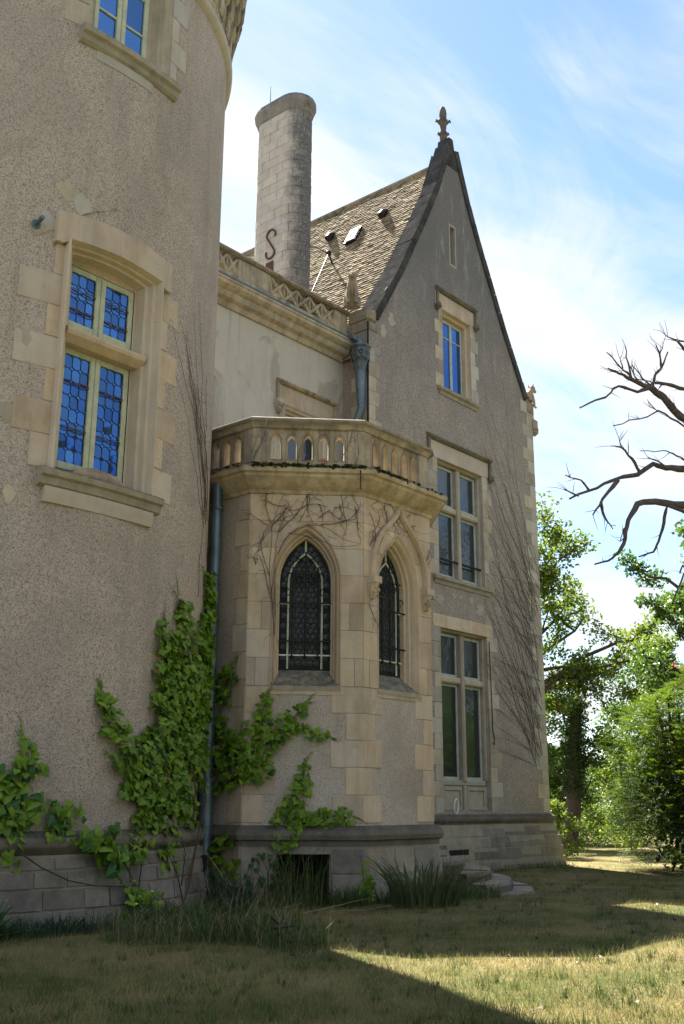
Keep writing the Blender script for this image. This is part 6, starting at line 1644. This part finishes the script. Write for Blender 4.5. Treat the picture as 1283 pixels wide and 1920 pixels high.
for i in range(34):
    L_ = EXT_C if i < 20 else EXT_R; s_, z_ = (qs.uniform(.1, 1.6), qs.uniform(5.55, 5.99)); a_ = qs.choice((0, math.pi)) + qs.uniform(-.5, .5) if i % 2 else -math.pi / 2 + qs.uniform(-.6, .6); p_ = [(s_, z_)]
    for k_ in range(qs.randint(4, 8)):
        a_ += qs.uniform(-.5, .5); s_ += .13 * math.cos(a_); z_ += .13 * math.sin(a_)
        if not (.02 < s_ < 1.68 and 3.9 < z_ < 6.02) or (archx(z_, OHW, ZSP, OAP) > abs(s_ - WC)): break
        p_.append((s_, z_))
    L_.append(p_)
bare('bare_creeper', 'leafless creeper stems tangled over the arches and balcony of the chapel bay', [(FCX, STEM_BAY_C + EXT_C, .028), (FR, EXT_R, .028), (FCX, STEM_BAY_RAIL, .005), (FR, STEM_BAY_R, .028)], .0055, (0, 0, 0), 2)
bare('bare_creeper', 'fan of leafless creeper stems on the right side of the gabled wing', [(FG, STEM_GABLE, .012)], .0052, (0, 0, 0), 3)
bare('bare_creeper', 'thin leafless creeper stems fanning up the right edge of the tower', [(FT, STEM_TOWER, .012)], .005, (0, 0, 0), 4)

# ------------------------------------------------------------------ trees
FW = Vector((math.sin(R_(90) - YAW), 0, 0)); FWD = Vector((math.cos(YAW) * 0 + 0.7597, 0.6503, 0)); RGT = Vector((0.6503, -0.7597, 0))
def at(r, dep, z=None):
    p = FWD * dep + RGT * r; p.z = gz(p.x, p.y) if z is None else z; return p
def leaf_cloud(centers, radii, n, size, rs, flat=.75, up=.35):
    """n leaves spread through clumps; returns vertex and face arrays of folded rhombic leaves"""
    C_ = np.array(centers); Rr = np.array(radii); idx = rs.randint(0, len(C_), n)
    v = rs.normal(size=(n, 3)); v /= np.linalg.norm(v, axis=1)[:, None] + 1e-9
    rad = rs.uniform(0, 1, n) ** .42
    pos = C_[idx] + v * (Rr[idx] * rad)[:, None] * np.array([1, 1, flat])
    nn = rs.normal(size=(n, 3)); nn[:, 2] += up * 2; nn /= np.linalg.norm(nn, axis=1)[:, None]
    t = rs.normal(size=(n, 3)); t -= nn * (t * nn).sum(1)[:, None]; t /= np.linalg.norm(t, axis=1)[:, None]; b = np.cross(nn, t)
    s = size * rs.uniform(.6, 1.25, n)[:, None]
    V = np.empty((n, 4, 3)); V[:, 0] = pos - t * s * .5; V[:, 1] = pos + b * s * .3 - nn * s * .08; V[:, 2] = pos + t * s * .5; V[:, 3] = pos - b * s * .3 - nn * s * .08
    return V.reshape(-1, 3), np.arange(n * 4)
def np_obj(name, V, Fc, nper, mat, parent=None, stuff=False):
    o = bpy.data.objects.new(name, np_mesh(name, V, Fc, nper, mat)); link(o, parent)
    if stuff: o['kind'] = 'stuff'
    return o
def wig(a, b, n, amp, q):
    a, b = Vector(a), Vector(b); out = []
    for i in range(n + 1):
        t = i / n; p = a.lerp(b, t)
        if 0 < i < n: p += Vector((q.uniform(-1, 1), q.uniform(-1, 1), q.uniform(-1, 1))) * amp
        out.append(p)
    return out
def tree(name, label, base, h, spread, tr, leaf, nleaf, mat, seed, lo=.35, nl=9, bark='bark', group='trees round the lawn', lean=(0, 0), squash=.75, clump=.28, cat='tree', limbs=None):
    q = random.Random(seed); rs = np.random.RandomState(seed); root = thing(name, label, cat, base, group)
    mb = MB(); b = Vector(base) - Vector((0, 0, .2)); top = Vector(base) + Vector((lean[0], lean[1], h * .92)); tp = wig(b, top, 7, h * .018, q)
    mb.tube(tp, [tr * (1.25 if i == 0 else 1 - .82 * i / 7) for i in range(8)], 8)
    cs = []; rr = []
    def limb(a, e, r):
        pts = wig(a, e, 5, (e - a).length * .06, q); mb.tube(pts, r, 6, r * .3)
        for k_ in range(4):
            m = pts[q.randint(2, 5)]; d = Vector((q.gauss(0, 1), q.gauss(0, 1), q.gauss(.25, .7))).normalized() * spread * q.uniform(.2, .42)
            mb.tube(wig(m, m + d, 3, .06, q), r * .4, 4, r * .12); cs.append(tuple(m + d)); rr.append(spread * clump * q.uniform(.6, 1.15))
            cs.append(tuple(m + d * .5)); rr.append(spread * clump * q.uniform(.5, .9))
        cs.append(tuple(e)); rr.append(spread * clump)
    for i in range(nl):
        t = lo + (1 - lo) * (i + .3) / nl; k_ = min(6, int(t * 7)); a = tp[k_].lerp(tp[min(7, k_ + 1)], t * 7 - k_)
        ang = i * 2.4 + q.uniform(-.5, .5); prof_ = math.sin(min(1, (1.08 - t) / (1.08 - lo) * 1.15) * math.pi * .62) 
        L = spread * max(.25, prof_) * q.uniform(.75, 1.1)
        limb(a, a + Vector((math.cos(ang) * L, math.sin(ang) * L, L * q.uniform(.1, .55))), tr * .42 * (1.1 - t * .6))
    for a, e, r in limbs or (): limb(Vector(a), Vector(e), r)
    mb.build('trunk', M[bark], root, smooth=True)
    V, Fc = leaf_cloud(cs, rr, nleaf, leaf, rs, squash); np_obj('crown', V, Fc, 4, M[mat], root)
    return root
tb = at(7.3, 47)
tree('oak_tree', 'tall bright oak reaching out from behind the gabled wing', tb, 16, 4.4, .42, .19, 26000, 'oak', 21, lo=.3, nl=12, bark='bark', clump=.20,
     limbs=[(tb + Vector((0, 0, 6.2)), at(12.9, 46, 8.3), .15), (tb + Vector((0, 0, 5.6)), at(11.2, 45, 6.9), .11), (tb + Vector((0, 0, 6.8)), at(11.0, 47, 9.4), .13), (tb + Vector((0, 0, 9)), at(9.6, 46, 12.4), .11), (tb + Vector((0, 0, 5.2)), at(9.9, 46, 5.6), .09), (tb + Vector((0, 0, 7)), at(13.4, 45, 7.4), .1)])
tree('oak_tree', 'leafy oak at the right edge of the park behind the dead tree', at(13.2, 37), 13, 3.0, .35, .17, 15000, 'green', 22, lo=.42, nl=11, clump=.2)
tree('young_tree', 'feathery light green tree rising behind the dark conifer', at(13.4, 43), 8.4, 2.3, .16, .15, 13000, 'oak', 23, lo=.25, nl=10, bark='barkmid', clump=.24)
tree('young_tree', 'pale young tree at the end of the lawn left of the conifer', at(12.8, 49), 4.6, 1.9, .12, .15, 9000, 'oak', 24, lo=.12, nl=10, bark='barkmid', clump=.28)
tree('young_tree', 'slim leaning tree with thin trunk at the lawn end', at(9.9, 50), 4.8, 1.3, .11, .15, 6000, 'green', 25, lo=.3, nl=8, bark='bark', lean=(.6, -.5), clump=.28)
tree('young_tree', 'mid green tree in shade between ivy trunk and conifer', at(11.6, 56), 4.3, 2.2, .13, .17, 8000, 'green', 26, lo=.15, nl=9, clump=.3)
tree('young_tree', 'dense green tree far behind the conifer at the wood edge', at(16.2, 55), 9.0, 3.6, .2, .2, 11000, 'green', 27, lo=.15, nl=10, clump=.28)
tree('young_tree', 'shady green tree directly behind the ivy covered trunk', at(8.9, 53), 8.0, 2.6, .16, .17, 10000, 'green', 28, lo=.2, nl=10, clump=.28)
tree('leafy_shrub', 'bright yellow green shrub at the foot of the wing corner', at(7.25, 36.5), 1.9, .75, .03, .10, 3200, 'oak', 29, lo=.05, nl=10, bark='barkmid', cat='shrub', clump=.42)
tree('leafy_shrub', 'low sunlit bush in the gap at the end of the lawn', at(10.8, 46.5), 1.7, 1.0, .03, .10, 3000, 'oak', 30, lo=.05, nl=9, bark='barkmid', cat='shrub', clump=.42)
tree('leafy_shrub', 'green undergrowth bush left of the conifer foot', at(11.4, 43), 2.0, 1.2, .03, .11, 3600, 'oak', 31, lo=.05, nl=9, bark='barkmid', cat='shrub', clump=.42)
# ivy-clad broken trunk
ib = at(9.15, 44); iv = thing('ivy_trunk', 'broken old tree trunk clothed in dark ivy beyond the wing corner', 'tree', ib, 'trees round the lawn')
q = random.Random(9); mb = MB(); it = wig(ib - Vector((0, 0, .3)), at(9.75, 44, 5.2), 7, .07, q); mb.tube(it, [.42, .34, .31, .3, .28, .27, .25, .22], 9)
for k_, (r, z) in ((3, (8.2, 3.0)), (5, (8.9, 5.5)), (4, (10.9, 4.1)), (2, (10.3, 2.6))): mb.tube(wig(it[k_], at(r, 44, z), 4, .1, q), .08, 5, .02)
mb.build('trunk', M['bark'], iv, smooth=True)
rs = np.random.RandomState(5); cs = [tuple(it[3].lerp(it[7], i / 9)) for i in range(10)]; V, Fc = leaf_cloud(cs, [.5, .5, .55, .55, .6, .6, .6, .6, .55, .45], 6500, .12, rs, 1.0); np_obj('ivy', V, Fc, 4, M['dgreen'], iv)
V, Fc = leaf_cloud([tuple(at(r, 44, z)) for r, z in ((10.9, 4.1), (10.6, 3.7), (11.2, 3.6), (8.5, 3.1), (8.8, 4.4), (10.4, 3.0))], [.6, .5, .5, .8, .8, .6], 2600, .15, rs, .7); np_obj('foliage', V, Fc, 4, M['green'], iv)
V, Fc = leaf_cloud([tuple(at(9.75, 43.8, 5.3)), tuple(at(9.5, 43.8, 5.0))], [.5, .4], 500, .14, rs, .7); np_obj('foliage', V, Fc, 4, M['oak'], iv)
# the wood beyond the lawn reads as one mass
rs = np.random.RandomState(8); cs = []; rr = []
for i in range(150):
    r = rs.uniform(5, 34); dep = rs.uniform(62, 82); z = rs.uniform(-.5, 3.4 + 2.0 * max(0, min(1, (r - 17) / 8)) + 1.2 * math.sin(r * .9)); p = at(r, dep); cs.append((p.x, p.y, p.z + z)); rr.append(rs.uniform(1.0, 2.0))
V, Fc = leaf_cloud(cs, rr, 46000, .26, rs, .8); wd = np_obj('far_wood', V, Fc, 4, M['green']); wd['kind'] = 'stuff'; tag(wd, 'far green wood closing the view at the end of the lawn', 'wood')
# conifer: drooping feathery sprays over a dark heart
CS = 1.16; cb = at(9.95, 30.5); cf = thing('conifer_tree', 'dense feathery conifer at the right edge with sunlit tips and dark inside', 'tree', cb, 'trees round the lawn')
mb = MB(); q = random.Random(12)
stems_ = []
for i in range(5):
    a = q.uniform(0, 6.28); e = cb + Vector((math.cos(a) * .9, math.sin(a) * .9, q.uniform(3.6, 5.2))); pts = wig(cb + Vector((math.cos(a) * .15, math.sin(a) * .15, -.3)), e, 6, .08, q); mb.tube(pts, .13, 7, .03); stems_.append(pts)
mb.build('trunk', M['bark'], cf, smooth=True)
rs = np.random.RandomState(13); NS = 6500; Vv = []; 
lobes = [(0, 0, 0.2, 2.2, 2.9), (-.45, .2, 2.2, 1.75, 3.0), (.6, -.3, 3.0, 1.7, 3.2), (1.4, .3, 2.2, 1.8, 3.6), (-.1, -.6, .6, 1.95, 2.6), (2.4, .6, 2.6, 1.9, 3.8)]
lobes = [tuple(v * CS for v in l) for l in lobes]
allv = []
for i in range(NS):
    lb = lobes[rs.randint(len(lobes))]; th = rs.uniform(0, 2 * math.pi); u = rs.uniform(0, 1); zz = u * lb[4]; prof_ = math.sin(math.pi * min(1, (u * .86 + .14))) ** .6
    rad = lb[3] * prof_ * rs.uniform(.66, 1.0); c = cb + RGT * lb[0] + FWD * lb[1] + Vector((0, 0, lb[2] * .55 + zz))
    out = Vector((math.cos(th), math.sin(th), 0)); p = c + out * rad
    if p.z < cb.z + .05: p.z = cb.z + rs.uniform(.05, .4)
    L = rs.uniform(.3, .62); dirv = (out * 1.0 + Vector((0, 0, rs.uniform(-.15, .75))) + Vector(rs.normal(size=3)) * .25).normalized()
    side = dirv.cross(Vector((0, 0, 1))).normalized(); nrm = side.cross(dirv)
    m = 7
    for k_ in range(m):
        t = k_ / (m - 1); cpt = p + dirv * (L * t) - Vector((0, 0, .10 * L * t * t * 3)); w = L * .34 * (1 - t * .75)
        for sg in (-1, 1):
            tip = cpt + side * (sg * w) + dirv * (w * .8) + nrm * rs.uniform(-.02, .02); b_ = cpt + dirv * .05
            allv += [tuple(cpt), tuple(cpt + (tip - cpt) * .5 + dirv * .022), tuple(tip), tuple(cpt + (tip - cpt) * .5 - dirv * .022)]
V = np.array(allv); np_obj('crown', V, np.arange(len(V)), 4, M['conifer'], cf)
cs = []; rr = []
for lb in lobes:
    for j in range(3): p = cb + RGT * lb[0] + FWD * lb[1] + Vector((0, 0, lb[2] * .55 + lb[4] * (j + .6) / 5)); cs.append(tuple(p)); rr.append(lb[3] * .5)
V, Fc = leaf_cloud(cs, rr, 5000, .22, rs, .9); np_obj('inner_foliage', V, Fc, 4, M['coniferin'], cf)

# dead tree: trunk beyond the edge, grey limbs crossing the sky
dt = thing('dead_tree', 'bare grey dead tree stretching crooked branches across the sky', 'tree', at(8.9, 21), None)
mb = MB(); q = random.Random(4); dbase = at(8.9, 21)
trunk = wig(dbase - Vector((0, 0, .3)), at(8.3, 21, 11.0), 7, .12, q); mb.tube(trunk, [.36, .31, .29, .27, .24, .2, .15, .09], 10)
mb.build('trunk', M['dead'], dt, smooth=True)
for pts, r0, r1 in DEAD:
    pts = [Vector(p) for p in pts]; mb = MB()
    if r0 > .03 and (pts[0] - at(8.4, 21, pts[0].z)).length < 3.5 and pts[0].dot(RGT) > pts[-1].dot(RGT):
        if pts[0].dot(RGT) > 6.7:
            tz = pts[0].z - .6; k_ = min(range(len(trunk)), key=lambda i: abs(trunk[i].z - tz)); pts = [trunk[k_], trunk[k_].lerp(pts[0], .5) + Vector((0, 0, .15))] + pts
    fine = [pts[0]]
    for i in range(len(pts) - 1):
        a, b = pts[i], pts[i + 1]; n = 3; L = (b - a).length
        for k_ in range(1, n + 1):
            p = a.lerp(b, k_ / n)
            if k_ < n: p = p + Vector((q.uniform(-1, 1), q.uniform(-1, 1), q.uniform(-1, 1))) * L * .045
            fine.append(p)
    n = len(fine); mb.tube(fine, [(r0 + (r1 - r0) * i / (n - 1)) * q.uniform(.86, 1.14) for i in range(n)], 7)
    for _ in range(4):
        k_ = q.randrange(n // 3, n); p = fine[k_]; bd_ = (fine[k_] - fine[k_ - 1]).normalized(); d = (bd_ * .75 + Vector((q.uniform(-1, 1), q.uniform(-1, 1), q.uniform(-.5, .9))).normalized() * .7).normalized() * q.uniform(.1, .42); e_ = d.orthogonal().normalized() * d.length * q.uniform(-.25, .25)
        mb.tube([p, p + d * .5 + e_ * .6, p + d + e_ * .2], [max(.007, r1 * .6), .006, .0025], 4)
    mb.build('branch', M['dead'], dt, smooth=True)
# belt of park trees on the open side, seen only in the window panes
rs = np.random.RandomState(44); cs = []; rr = []
for i in range(330):
    x = rs.uniform(-20, 150); y = -17 + rs.uniform(-6, 5); h = (16 if x < 42 else 22) + 3 * math.sin(x * .23) + 2 * math.sin(x * .71 + 1); z = rs.uniform(.08, 1) * h; cs.append((x, y, gz(x, y) + z)); rr.append(rs.uniform(1.8, 3.4))
V, Fc = leaf_cloud(cs, rr, 42000, .8, rs, .8); pb = np_obj('park_belt', V, Fc, 4, M['coniferin']); tag(pb, 'line of park trees across the lawn reflected in the lower windows', 'wood', kind='stuff')
# red-leaved twig at the edge
rt = thing('red_shrub', 'small red leaved shrub top showing at the right edge above the conifer', 'shrub', at(13.05, 41), None)
mb = MB(); mb.tube(wig(at(13.05, 41) - Vector((0, 0, .2)), at(12.95, 41, 6.3), 5, .05, q), .05, 5, .02); mb.build('trunk', M['bark'], rt)
V, Fc = leaf_cloud([tuple(at(12.95, 40.8, 6.3)), tuple(at(13.0, 40.8, 6.0))], [.28, .3], 220, .16, rs, 1); np_obj('crown', V, Fc, 4, M['red'], rt)

# ------------------------------------------------------------------ lawn grass and weeds
def blocked(x, y):
    if np.hypot(x - TC[0], y - TC[1]) < TR + .2: return True
    if y > 9.65 and 10.55 < x < 14.8 and (y - 9.65) > (11.82 - x) - .05 and (y - 9.65) > (x - 13.52) - .05: return True
    if y > 16.2 and x > GX - .3 and x < GX + GW + .35: return True
    if y > 17.3 and x < GX: return True
    return False
def blades(pts, h0, h1, w, rs, lean=.5, segs=1):
    n = len(pts); a = rs.uniform(0, 2 * math.pi, n); hh = h0 + (h1 - h0) * rs.uniform(0, 1, n) ** 1.7; ln = rs.uniform(.1, 1.0, n) * lean * hh
    b = rs.uniform(0, 2 * math.pi, n); side = np.stack([np.cos(a), np.sin(a), np.zeros(n)], 1) * w * .5; ld = np.stack([np.cos(b), np.sin(b), np.zeros(n)], 1)
    P = np.asarray(pts)
    if segs == 1:
        V = np.empty((n, 3, 3)); V[:, 0] = P - side; V[:, 1] = P + side; V[:, 2] = P + ld * ln[:, None] + np.array([0, 0, 1]) * hh[:, None]
        return V.reshape(-1, 3), np.arange(n * 3), 3
    V = np.empty((n, 2, 4, 3)); m = P + ld * (ln * .3)[:, None] + np.array([0, 0, 1]) * (hh * .6)[:, None]; e = P + ld * ln[:, None] + np.array([0, 0, 1]) * (hh * .95)[:, None]
    V[:, 0, 0] = P - side; V[:, 0, 1] = P + side; V[:, 0, 2] = m + side * .8; V[:, 0, 3] = m - side * .8
    V[:, 1, 0] = m - side * .8; V[:, 1, 1] = m + side * .8; V[:, 1, 2] = e + side * .12; V[:, 1, 3] = e - side * .12
    return V.reshape(-1, 3), np.arange(n * 8), 4
rs = np.random.RandomState(21)
pts = []; NB = 230000
dep = 5.8 + (rs.uniform(0, 1, NB) ** 2.1) * 34; rr_ = rs.uniform(-.36, .37, NB) * dep
X = dep * .7597 + rr_ * .6503; Y = dep * .6503 - rr_ * .7597
keep = [i for i in range(NB) if not blocked(X[i], Y[i])]
X, Y, dep = X[keep], Y[keep], dep[keep]
P = np.stack([X, Y, [gz(x, y) - .004 for x, y in zip(X, Y)]], 1)
near = dep < 14
V1, F1, _ = blades(P, .016, .085, .0065, rs, 1.1); go = np_obj('grass', V1, F1, 3, M['grass']); tag(go, 'short dry mown grass covering the lawn', 'grass', kind='stuff')
# tufts of longer grass across the lawn
pts = []
for i in range(900):
    d_ = 6 + (rs.uniform() ** 1.3) * 26; r_ = rs.uniform(-.34, .36) * d_; x, y = d_ * .7597 + r_ * .6503, d_ * .6503 - r_ * .7597
    if blocked(x, y): continue
    for _ in range(rs.randint(12, 34)):
        a = rs.uniform(0, 6.28); q_ = abs(rs.normal(0, .05)); pts.append((x + q_ * math.cos(a), y + q_ * math.sin(a), gz(x, y) - .005))
V1, F1, _ = blades(pts, .04, .13, .007, rs, .7); go = np_obj('grass_tufts', V1, F1, 3, M['weed']); tag(go, 'scattered greener grass tufts in the lawn', 'grass', kind='stuff')
# long grass and weeds at the foot of the walls
def tuft(label, c, n, rad, h0, h1, mat, w=.009, lean=.5, name='grass_clump', group='weed clumps at the foot of the walls', elong=(1, 1), cat='grass clump', extra=None, seed=0):
    rs = np.random.RandomState(100 + seed); root = thing(name, label, cat, (c[0], c[1], gz(*c)), group)
    a = rs.uniform(0, 6.28, n); q_ = np.sqrt(rs.uniform(0, 1, n)) * rad; x = c[0] + q_ * np.cos(a) * elong[0]; y = c[1] + q_ * np.sin(a) * elong[1]
    k2 = [i for i in range(n) if not blocked(x[i], y[i])]; x, y = x[k2], y[k2]
    P = np.stack([x, y, [gz(p, q2) - .01 for p, q2 in zip(x, y)]], 1); V1, F1, m = blades(P, h0, h1, w, rs, lean, 2); np_obj('blades', V1, F1, m, M[mat], root)
    if extra:
        V1, F1, m = blades(P[:extra[1]], extra[2], extra[3], w * .6, rs, lean * 1.2, 2); np_obj('dry_stalks', V1, F1, m, M[extra[0]], root)
    return root
tuft('big clump of long green grass standing in front of the drainpipe', (7.85, 7.95), 620, .55, .10, .55, 'weed', .010, .9, extra=('straw', 70, .3, .6), seed=1)
tuft('sprawling long grass at the middle of the near weed strip', (7.35, 8.55), 520, .6, .06, .36, 'weed', .010, 1.1, extra=('straw', 120, .2, .45), seed=2)
tuft('pale green grass clump nearest the viewer around the black stake', (7.75, 7.25), 420, .38, .06, .34, 'weed', .008, .9, extra=('straw', 60, .2, .5), seed=3)
tuft('dark weeds hugging the tower plinth at the left', (6.3, 9.55), 700, .75, .06, .22, 'weedblue', .02, .9, elong=(1.2, .35), seed=4)
tuft('dark weeds under the small creeper clump of the tower', (8.1, 9.5), 600, .6, .08, .30, 'weed', .016, .9, elong=(1.1, .4), seed=5)
tuft('bluish weeds beside the foot of the drainpipe', (9.7, 10.1), 260, .32, .25, .62, 'weedblue', .02, .8, extra=('straw', 40, .4, .8), seed=6)
tuft('tall thin weeds growing in front of the cellar opening', (10.75, 10.05), 130, .42, .4, 1.05, 'weed', .012, .55, extra=('straw', 30, .4, .9), seed=7)
tuft('green weeds at the plinth right of the cellar opening', (11.35, 9.55), 260, .30, .10, .35, 'weed', .014, .8, seed=8)
tuft('dry brown stalks on the upper garden steps', (16.2, 11.6), 90, .7, .08, .30, 'straw', .008, .8, seed=9)
tuft('dry grass lying over the lowest garden step', (15.6, 10.2), 130, .8, .05, .18, 'straw', .009, 1.0, elong=(1.2, .5), seed=10)
tuft('green grass between iris clump and garden steps', (13.7, 9.2), 300, .5, .08, .30, 'weed', .011, .8, extra=('straw', 60, .1, .3), seed=11)
tuft('dry weed stalks in the corner behind the iris clump', (14.9, 9.9), 40, .3, .4, .85, 'straw', .01, .4, seed=12)
# iris clump with broad sword leaves
ir = thing('iris_clump', 'clump of broad sword-shaped iris leaves in front of the chapel bay corner', 'iris', (12.0, 8.75, 0), None); rs = np.random.RandomState(31)
for i in range(190):
    a = rs.uniform(0, 6.28); r_ = math.sqrt(rs.uniform(0, 1)) * .46; x, y = 12.0 + r_ * math.cos(a) * 1.25, 8.75 + r_ * math.sin(a) * .8; z = gz(x, y) - .02
    h = rs.uniform(.34, .72); w = rs.uniform(.014, .027); out = Vector((x - 12.0 + rs.uniform(-.2, .2), y - 8.75 + rs.uniform(-.2, .2), 0)); out = out.normalized() if out.length > .01 else Vector((1, 0, 0)); ln = rs.uniform(.15, .75) * h
    fa = rs.uniform(0, 3.14); sd_ = Vector((math.cos(fa), math.sin(fa), 0)); ring = []
    droop = rs.uniform(0, 1) < .2
    for k_ in range(6):
        t = k_ / 5; p = Vector((x, y, z)) + out * (ln * t ** 1.8 * (1.6 if droop else 1)) + Vector((0, 0, h * (t - (.35 if droop else .08) * t ** 3))); ww = w * (1 - t ** 2.5) + .001
        ring.append([p - sd_ * ww, p + out * .006, p + sd_ * ww])
    mb = MB(); mb.loft(ring); mb.build('blade', M['iris'], ir, fix=False)
# sapling with creeper leaves at the bay foot
sp = thing('creeper_sapling', 'young pale green creeper shoot standing alone at the bay plinth corner', 'sapling', (11.55, 9.45, 0), None)
q = random.Random(14); mb = MB(); sp_ = wig((11.55, 9.42, -.05), (11.52, 9.5, .62), 5, .015, q); mb.tube(sp_, .007, 4, .003); mb.build('stem', M['vinestem'], sp)
FS_ = Frame((11.55, 9.43), (.76, -.65), (-.65, -.76))
for i in range(34):
    o = bpy.data.objects.new('leaf', q.choice(LM1)); link(o, sp); z = q.uniform(.05, .55); o.matrix_basis = leaf_matrix(FS_, q.uniform(-.085, .085), z, q.uniform(0, .08), q.uniform(.07, .115), q)
# unmown edge along the wall feet, dead leaves blown against it
rs = np.random.RandomState(71); pts = []
def edge(p, q_, n, out, wd):
    for _ in range(n):
        t = rs.uniform(); o = abs(rs.normal(0, wd)); x = p[0] + (q_[0] - p[0]) * t + out[0] * o; y = p[1] + (q_[1] - p[1]) * t + out[1] * o
        if not blocked(x, y): pts.append((x, y, gz(x, y) - .01))
for i in range(40):
    a0 = R_(-150 + 3.4 * i); a1 = a0 + R_(3.4); edge((TC[0] + (TR + .22) * math.cos(a0), TC[1] + (TR + .22) * math.sin(a0)), (TC[0] + (TR + .22) * math.cos(a1), TC[1] + (TR + .22) * math.sin(a1)), 70, (math.cos(a0), math.sin(a0)), .2)
edge((10.45, 10.9), (11.75, 9.55), 700, (-.7, -.7), .22); edge((11.75, 9.55), (13.6, 9.55), 900, (0, -1), .25); edge((13.6, 9.6), (14.9, 10.8), 300, (.7, -.7), .25); edge((20, 16.25), (29.4, 16.25), 1200, (0, -1), .25); edge((14.9, 10.8), (14.9, 17), 500, (1, 0), .3)
V1, F1, m_ = blades(pts, .03, .26, .010, rs, .8, 2); go = np_obj('wall_foot_grass', V1, F1, m_, M['weed']); tag(go, 'unmown fringe of grass along the foot of the walls', 'grass', kind='stuff')
n = 800; d_ = 6 + rs.uniform(0, 1, n) ** 1.2 * 22; r_ = rs.uniform(-.34, .36, n) * d_; C_ = []
for i in range(n):
    x, y = d_[i] * .7597 + r_[i] * .6503, d_[i] * .6503 - r_[i] * .7597
    if not blocked(x, y): C_.append((x, y, gz(x, y) + .022))
V, Fc = leaf_cloud(C_, [.012] * len(C_), len(C_), .05, rs, .3, 1.2); go = np_obj('fallen_leaves', V, Fc, 4, M['deadleaf']); tag(go, 'dry brown leaves scattered over the lawn', 'leaves', kind='stuff')
# sword-leaved plant cut by the left edge
yu = thing('yucca_plant', 'dark sword-leaved yucca at the lower left edge', 'yucca', (5.85, 9.35, 0), None); rs = np.random.RandomState(33)
for i in range(34):
    a = rs.uniform(0, 6.28); el = rs.uniform(.2, 1.3); L = rs.uniform(.35, .6); d = Vector((math.cos(a) * math.cos(el), math.sin(a) * math.cos(el), math.sin(el))); sd_ = d.cross(Vector((0, 0, 1))).normalized()
    b0 = Vector((5.85, 9.35, .05)); ring = [[b0 + d * (L * t) - Vector((0, 0, .12 * t * t)) - sd_ * w_, b0 + d * (L * t) - Vector((0, 0, .12 * t * t + .006)), b0 + d * (L * t) - Vector((0, 0, .12 * t * t)) + sd_ * w_] for t, w_ in ((0, .018), (.3, .026), (.65, .02), (1, .001))]
    mb = MB(); mb.loft(ring); mb.build('blade', M['vinedark'], yu, fix=False)
# small black stake lying in the grass
bs = MB(); b0 = Vector((7.62, 7.28, gz(7.62, 7.28)))
bs.tube([b0, b0 + Vector((.02, .0, .22))], .018, 6, .014); bs.tube([b0 + Vector((-.06, .03, .17)), b0 + Vector((.13, -.07, .19))], .016, 6); bs.tube([b0 + Vector((.01, 0, .10)), b0 + Vector((.12, -.08, .03))], .014, 5); bs.tube([b0 + Vector((.02, 0, .2)), b0 + Vector((-.05, .05, .27))], .013, 5)
tag(bs.build('plastic_stake', M['iron']), 'small broken black plastic stake half hidden in the long grass', 'stake')
# fallen sticks before the cellar opening
for i, (x, y, a, L) in enumerate(((10.1, 9.3, .5, 1.1), (10.4, 9.1, -.2, .8), (9.9, 9.55, .9, .7))):
    mb = MB(); d = Vector((math.cos(a - .7), math.sin(a - .7), .12)); c = Vector((x, y, gz(x, y) + .02)); mb.tube(wig(c, c + d * L, 5, .02, random.Random(i)), .009, 5, .003)
    tag(mb.build('fallen_stick', M['straw']), ('longest dry stick leaning from the weeds before the cellar opening','short dry stick lying nearest the viewer before the cellar opening','dry stick pointing steeply beside the cellar opening')[i], 'stick', 'dry sticks by the cellar opening')
# yellow flowers among the weeds
for i, (x, y, h) in enumerate(((7.75, 9.3, .38), (7.3, 9.0, .3))):
    f_ = thing('yellow_flower', ('taller yellow flower below the tower creeper clump', 'shorter yellow flower in the weed strip')[i], 'flower', (x, y, 0), 'yellow flowers in the weeds')
    mb = MB(); mb.tube([(x, y, -.02), (x + .01, y, h)], .003, 4); mb.build('stem', M['weed'], f_)
    mb = MB(); mb.blob((x + .01, y, h), (.017, .017, .01), 8, 4, .2); mb.build('blossom', M['flower'], f_)
# bare earth patch worn into the lawn
q = random.Random(17); n = 26; ring = []; cx_, cy_ = 17.6, 9.5; V_ = [(cx_, cy_, gz(cx_, cy_) + .008)]; Fs = []
for rr_ in (.35, .7, 1.0):
    for i in range(n):
        a = 2 * math.pi * i / n; w = (1 + .22 * math.sin(3 * a + 1) + .12 * math.sin(7 * a)) * rr_; x, y = cx_ + 1.75 * w * math.cos(a) * .9 + .5 * w * math.sin(a), cy_ + 1.0 * w * math.sin(a); V_.append((x, y, gz(x, y) + (.008 if rr_ < 1 else .001)))
for i in range(n):
    k_ = (i + 1) % n; Fs.append((0, 1 + i, 1 + k_))
    for l in range(2): Fs.append((1 + l * n + i, 1 + (l + 1) * n + i, 1 + (l + 1) * n + k_, 1 + l * n + k_))
mb = MB(); mb.v = V_; mb.f = Fs; ea = mb.build('bare_earth', M['earth'], smooth=True); ea['kind'] = 'structure'
bpy.context.view_layer.update()
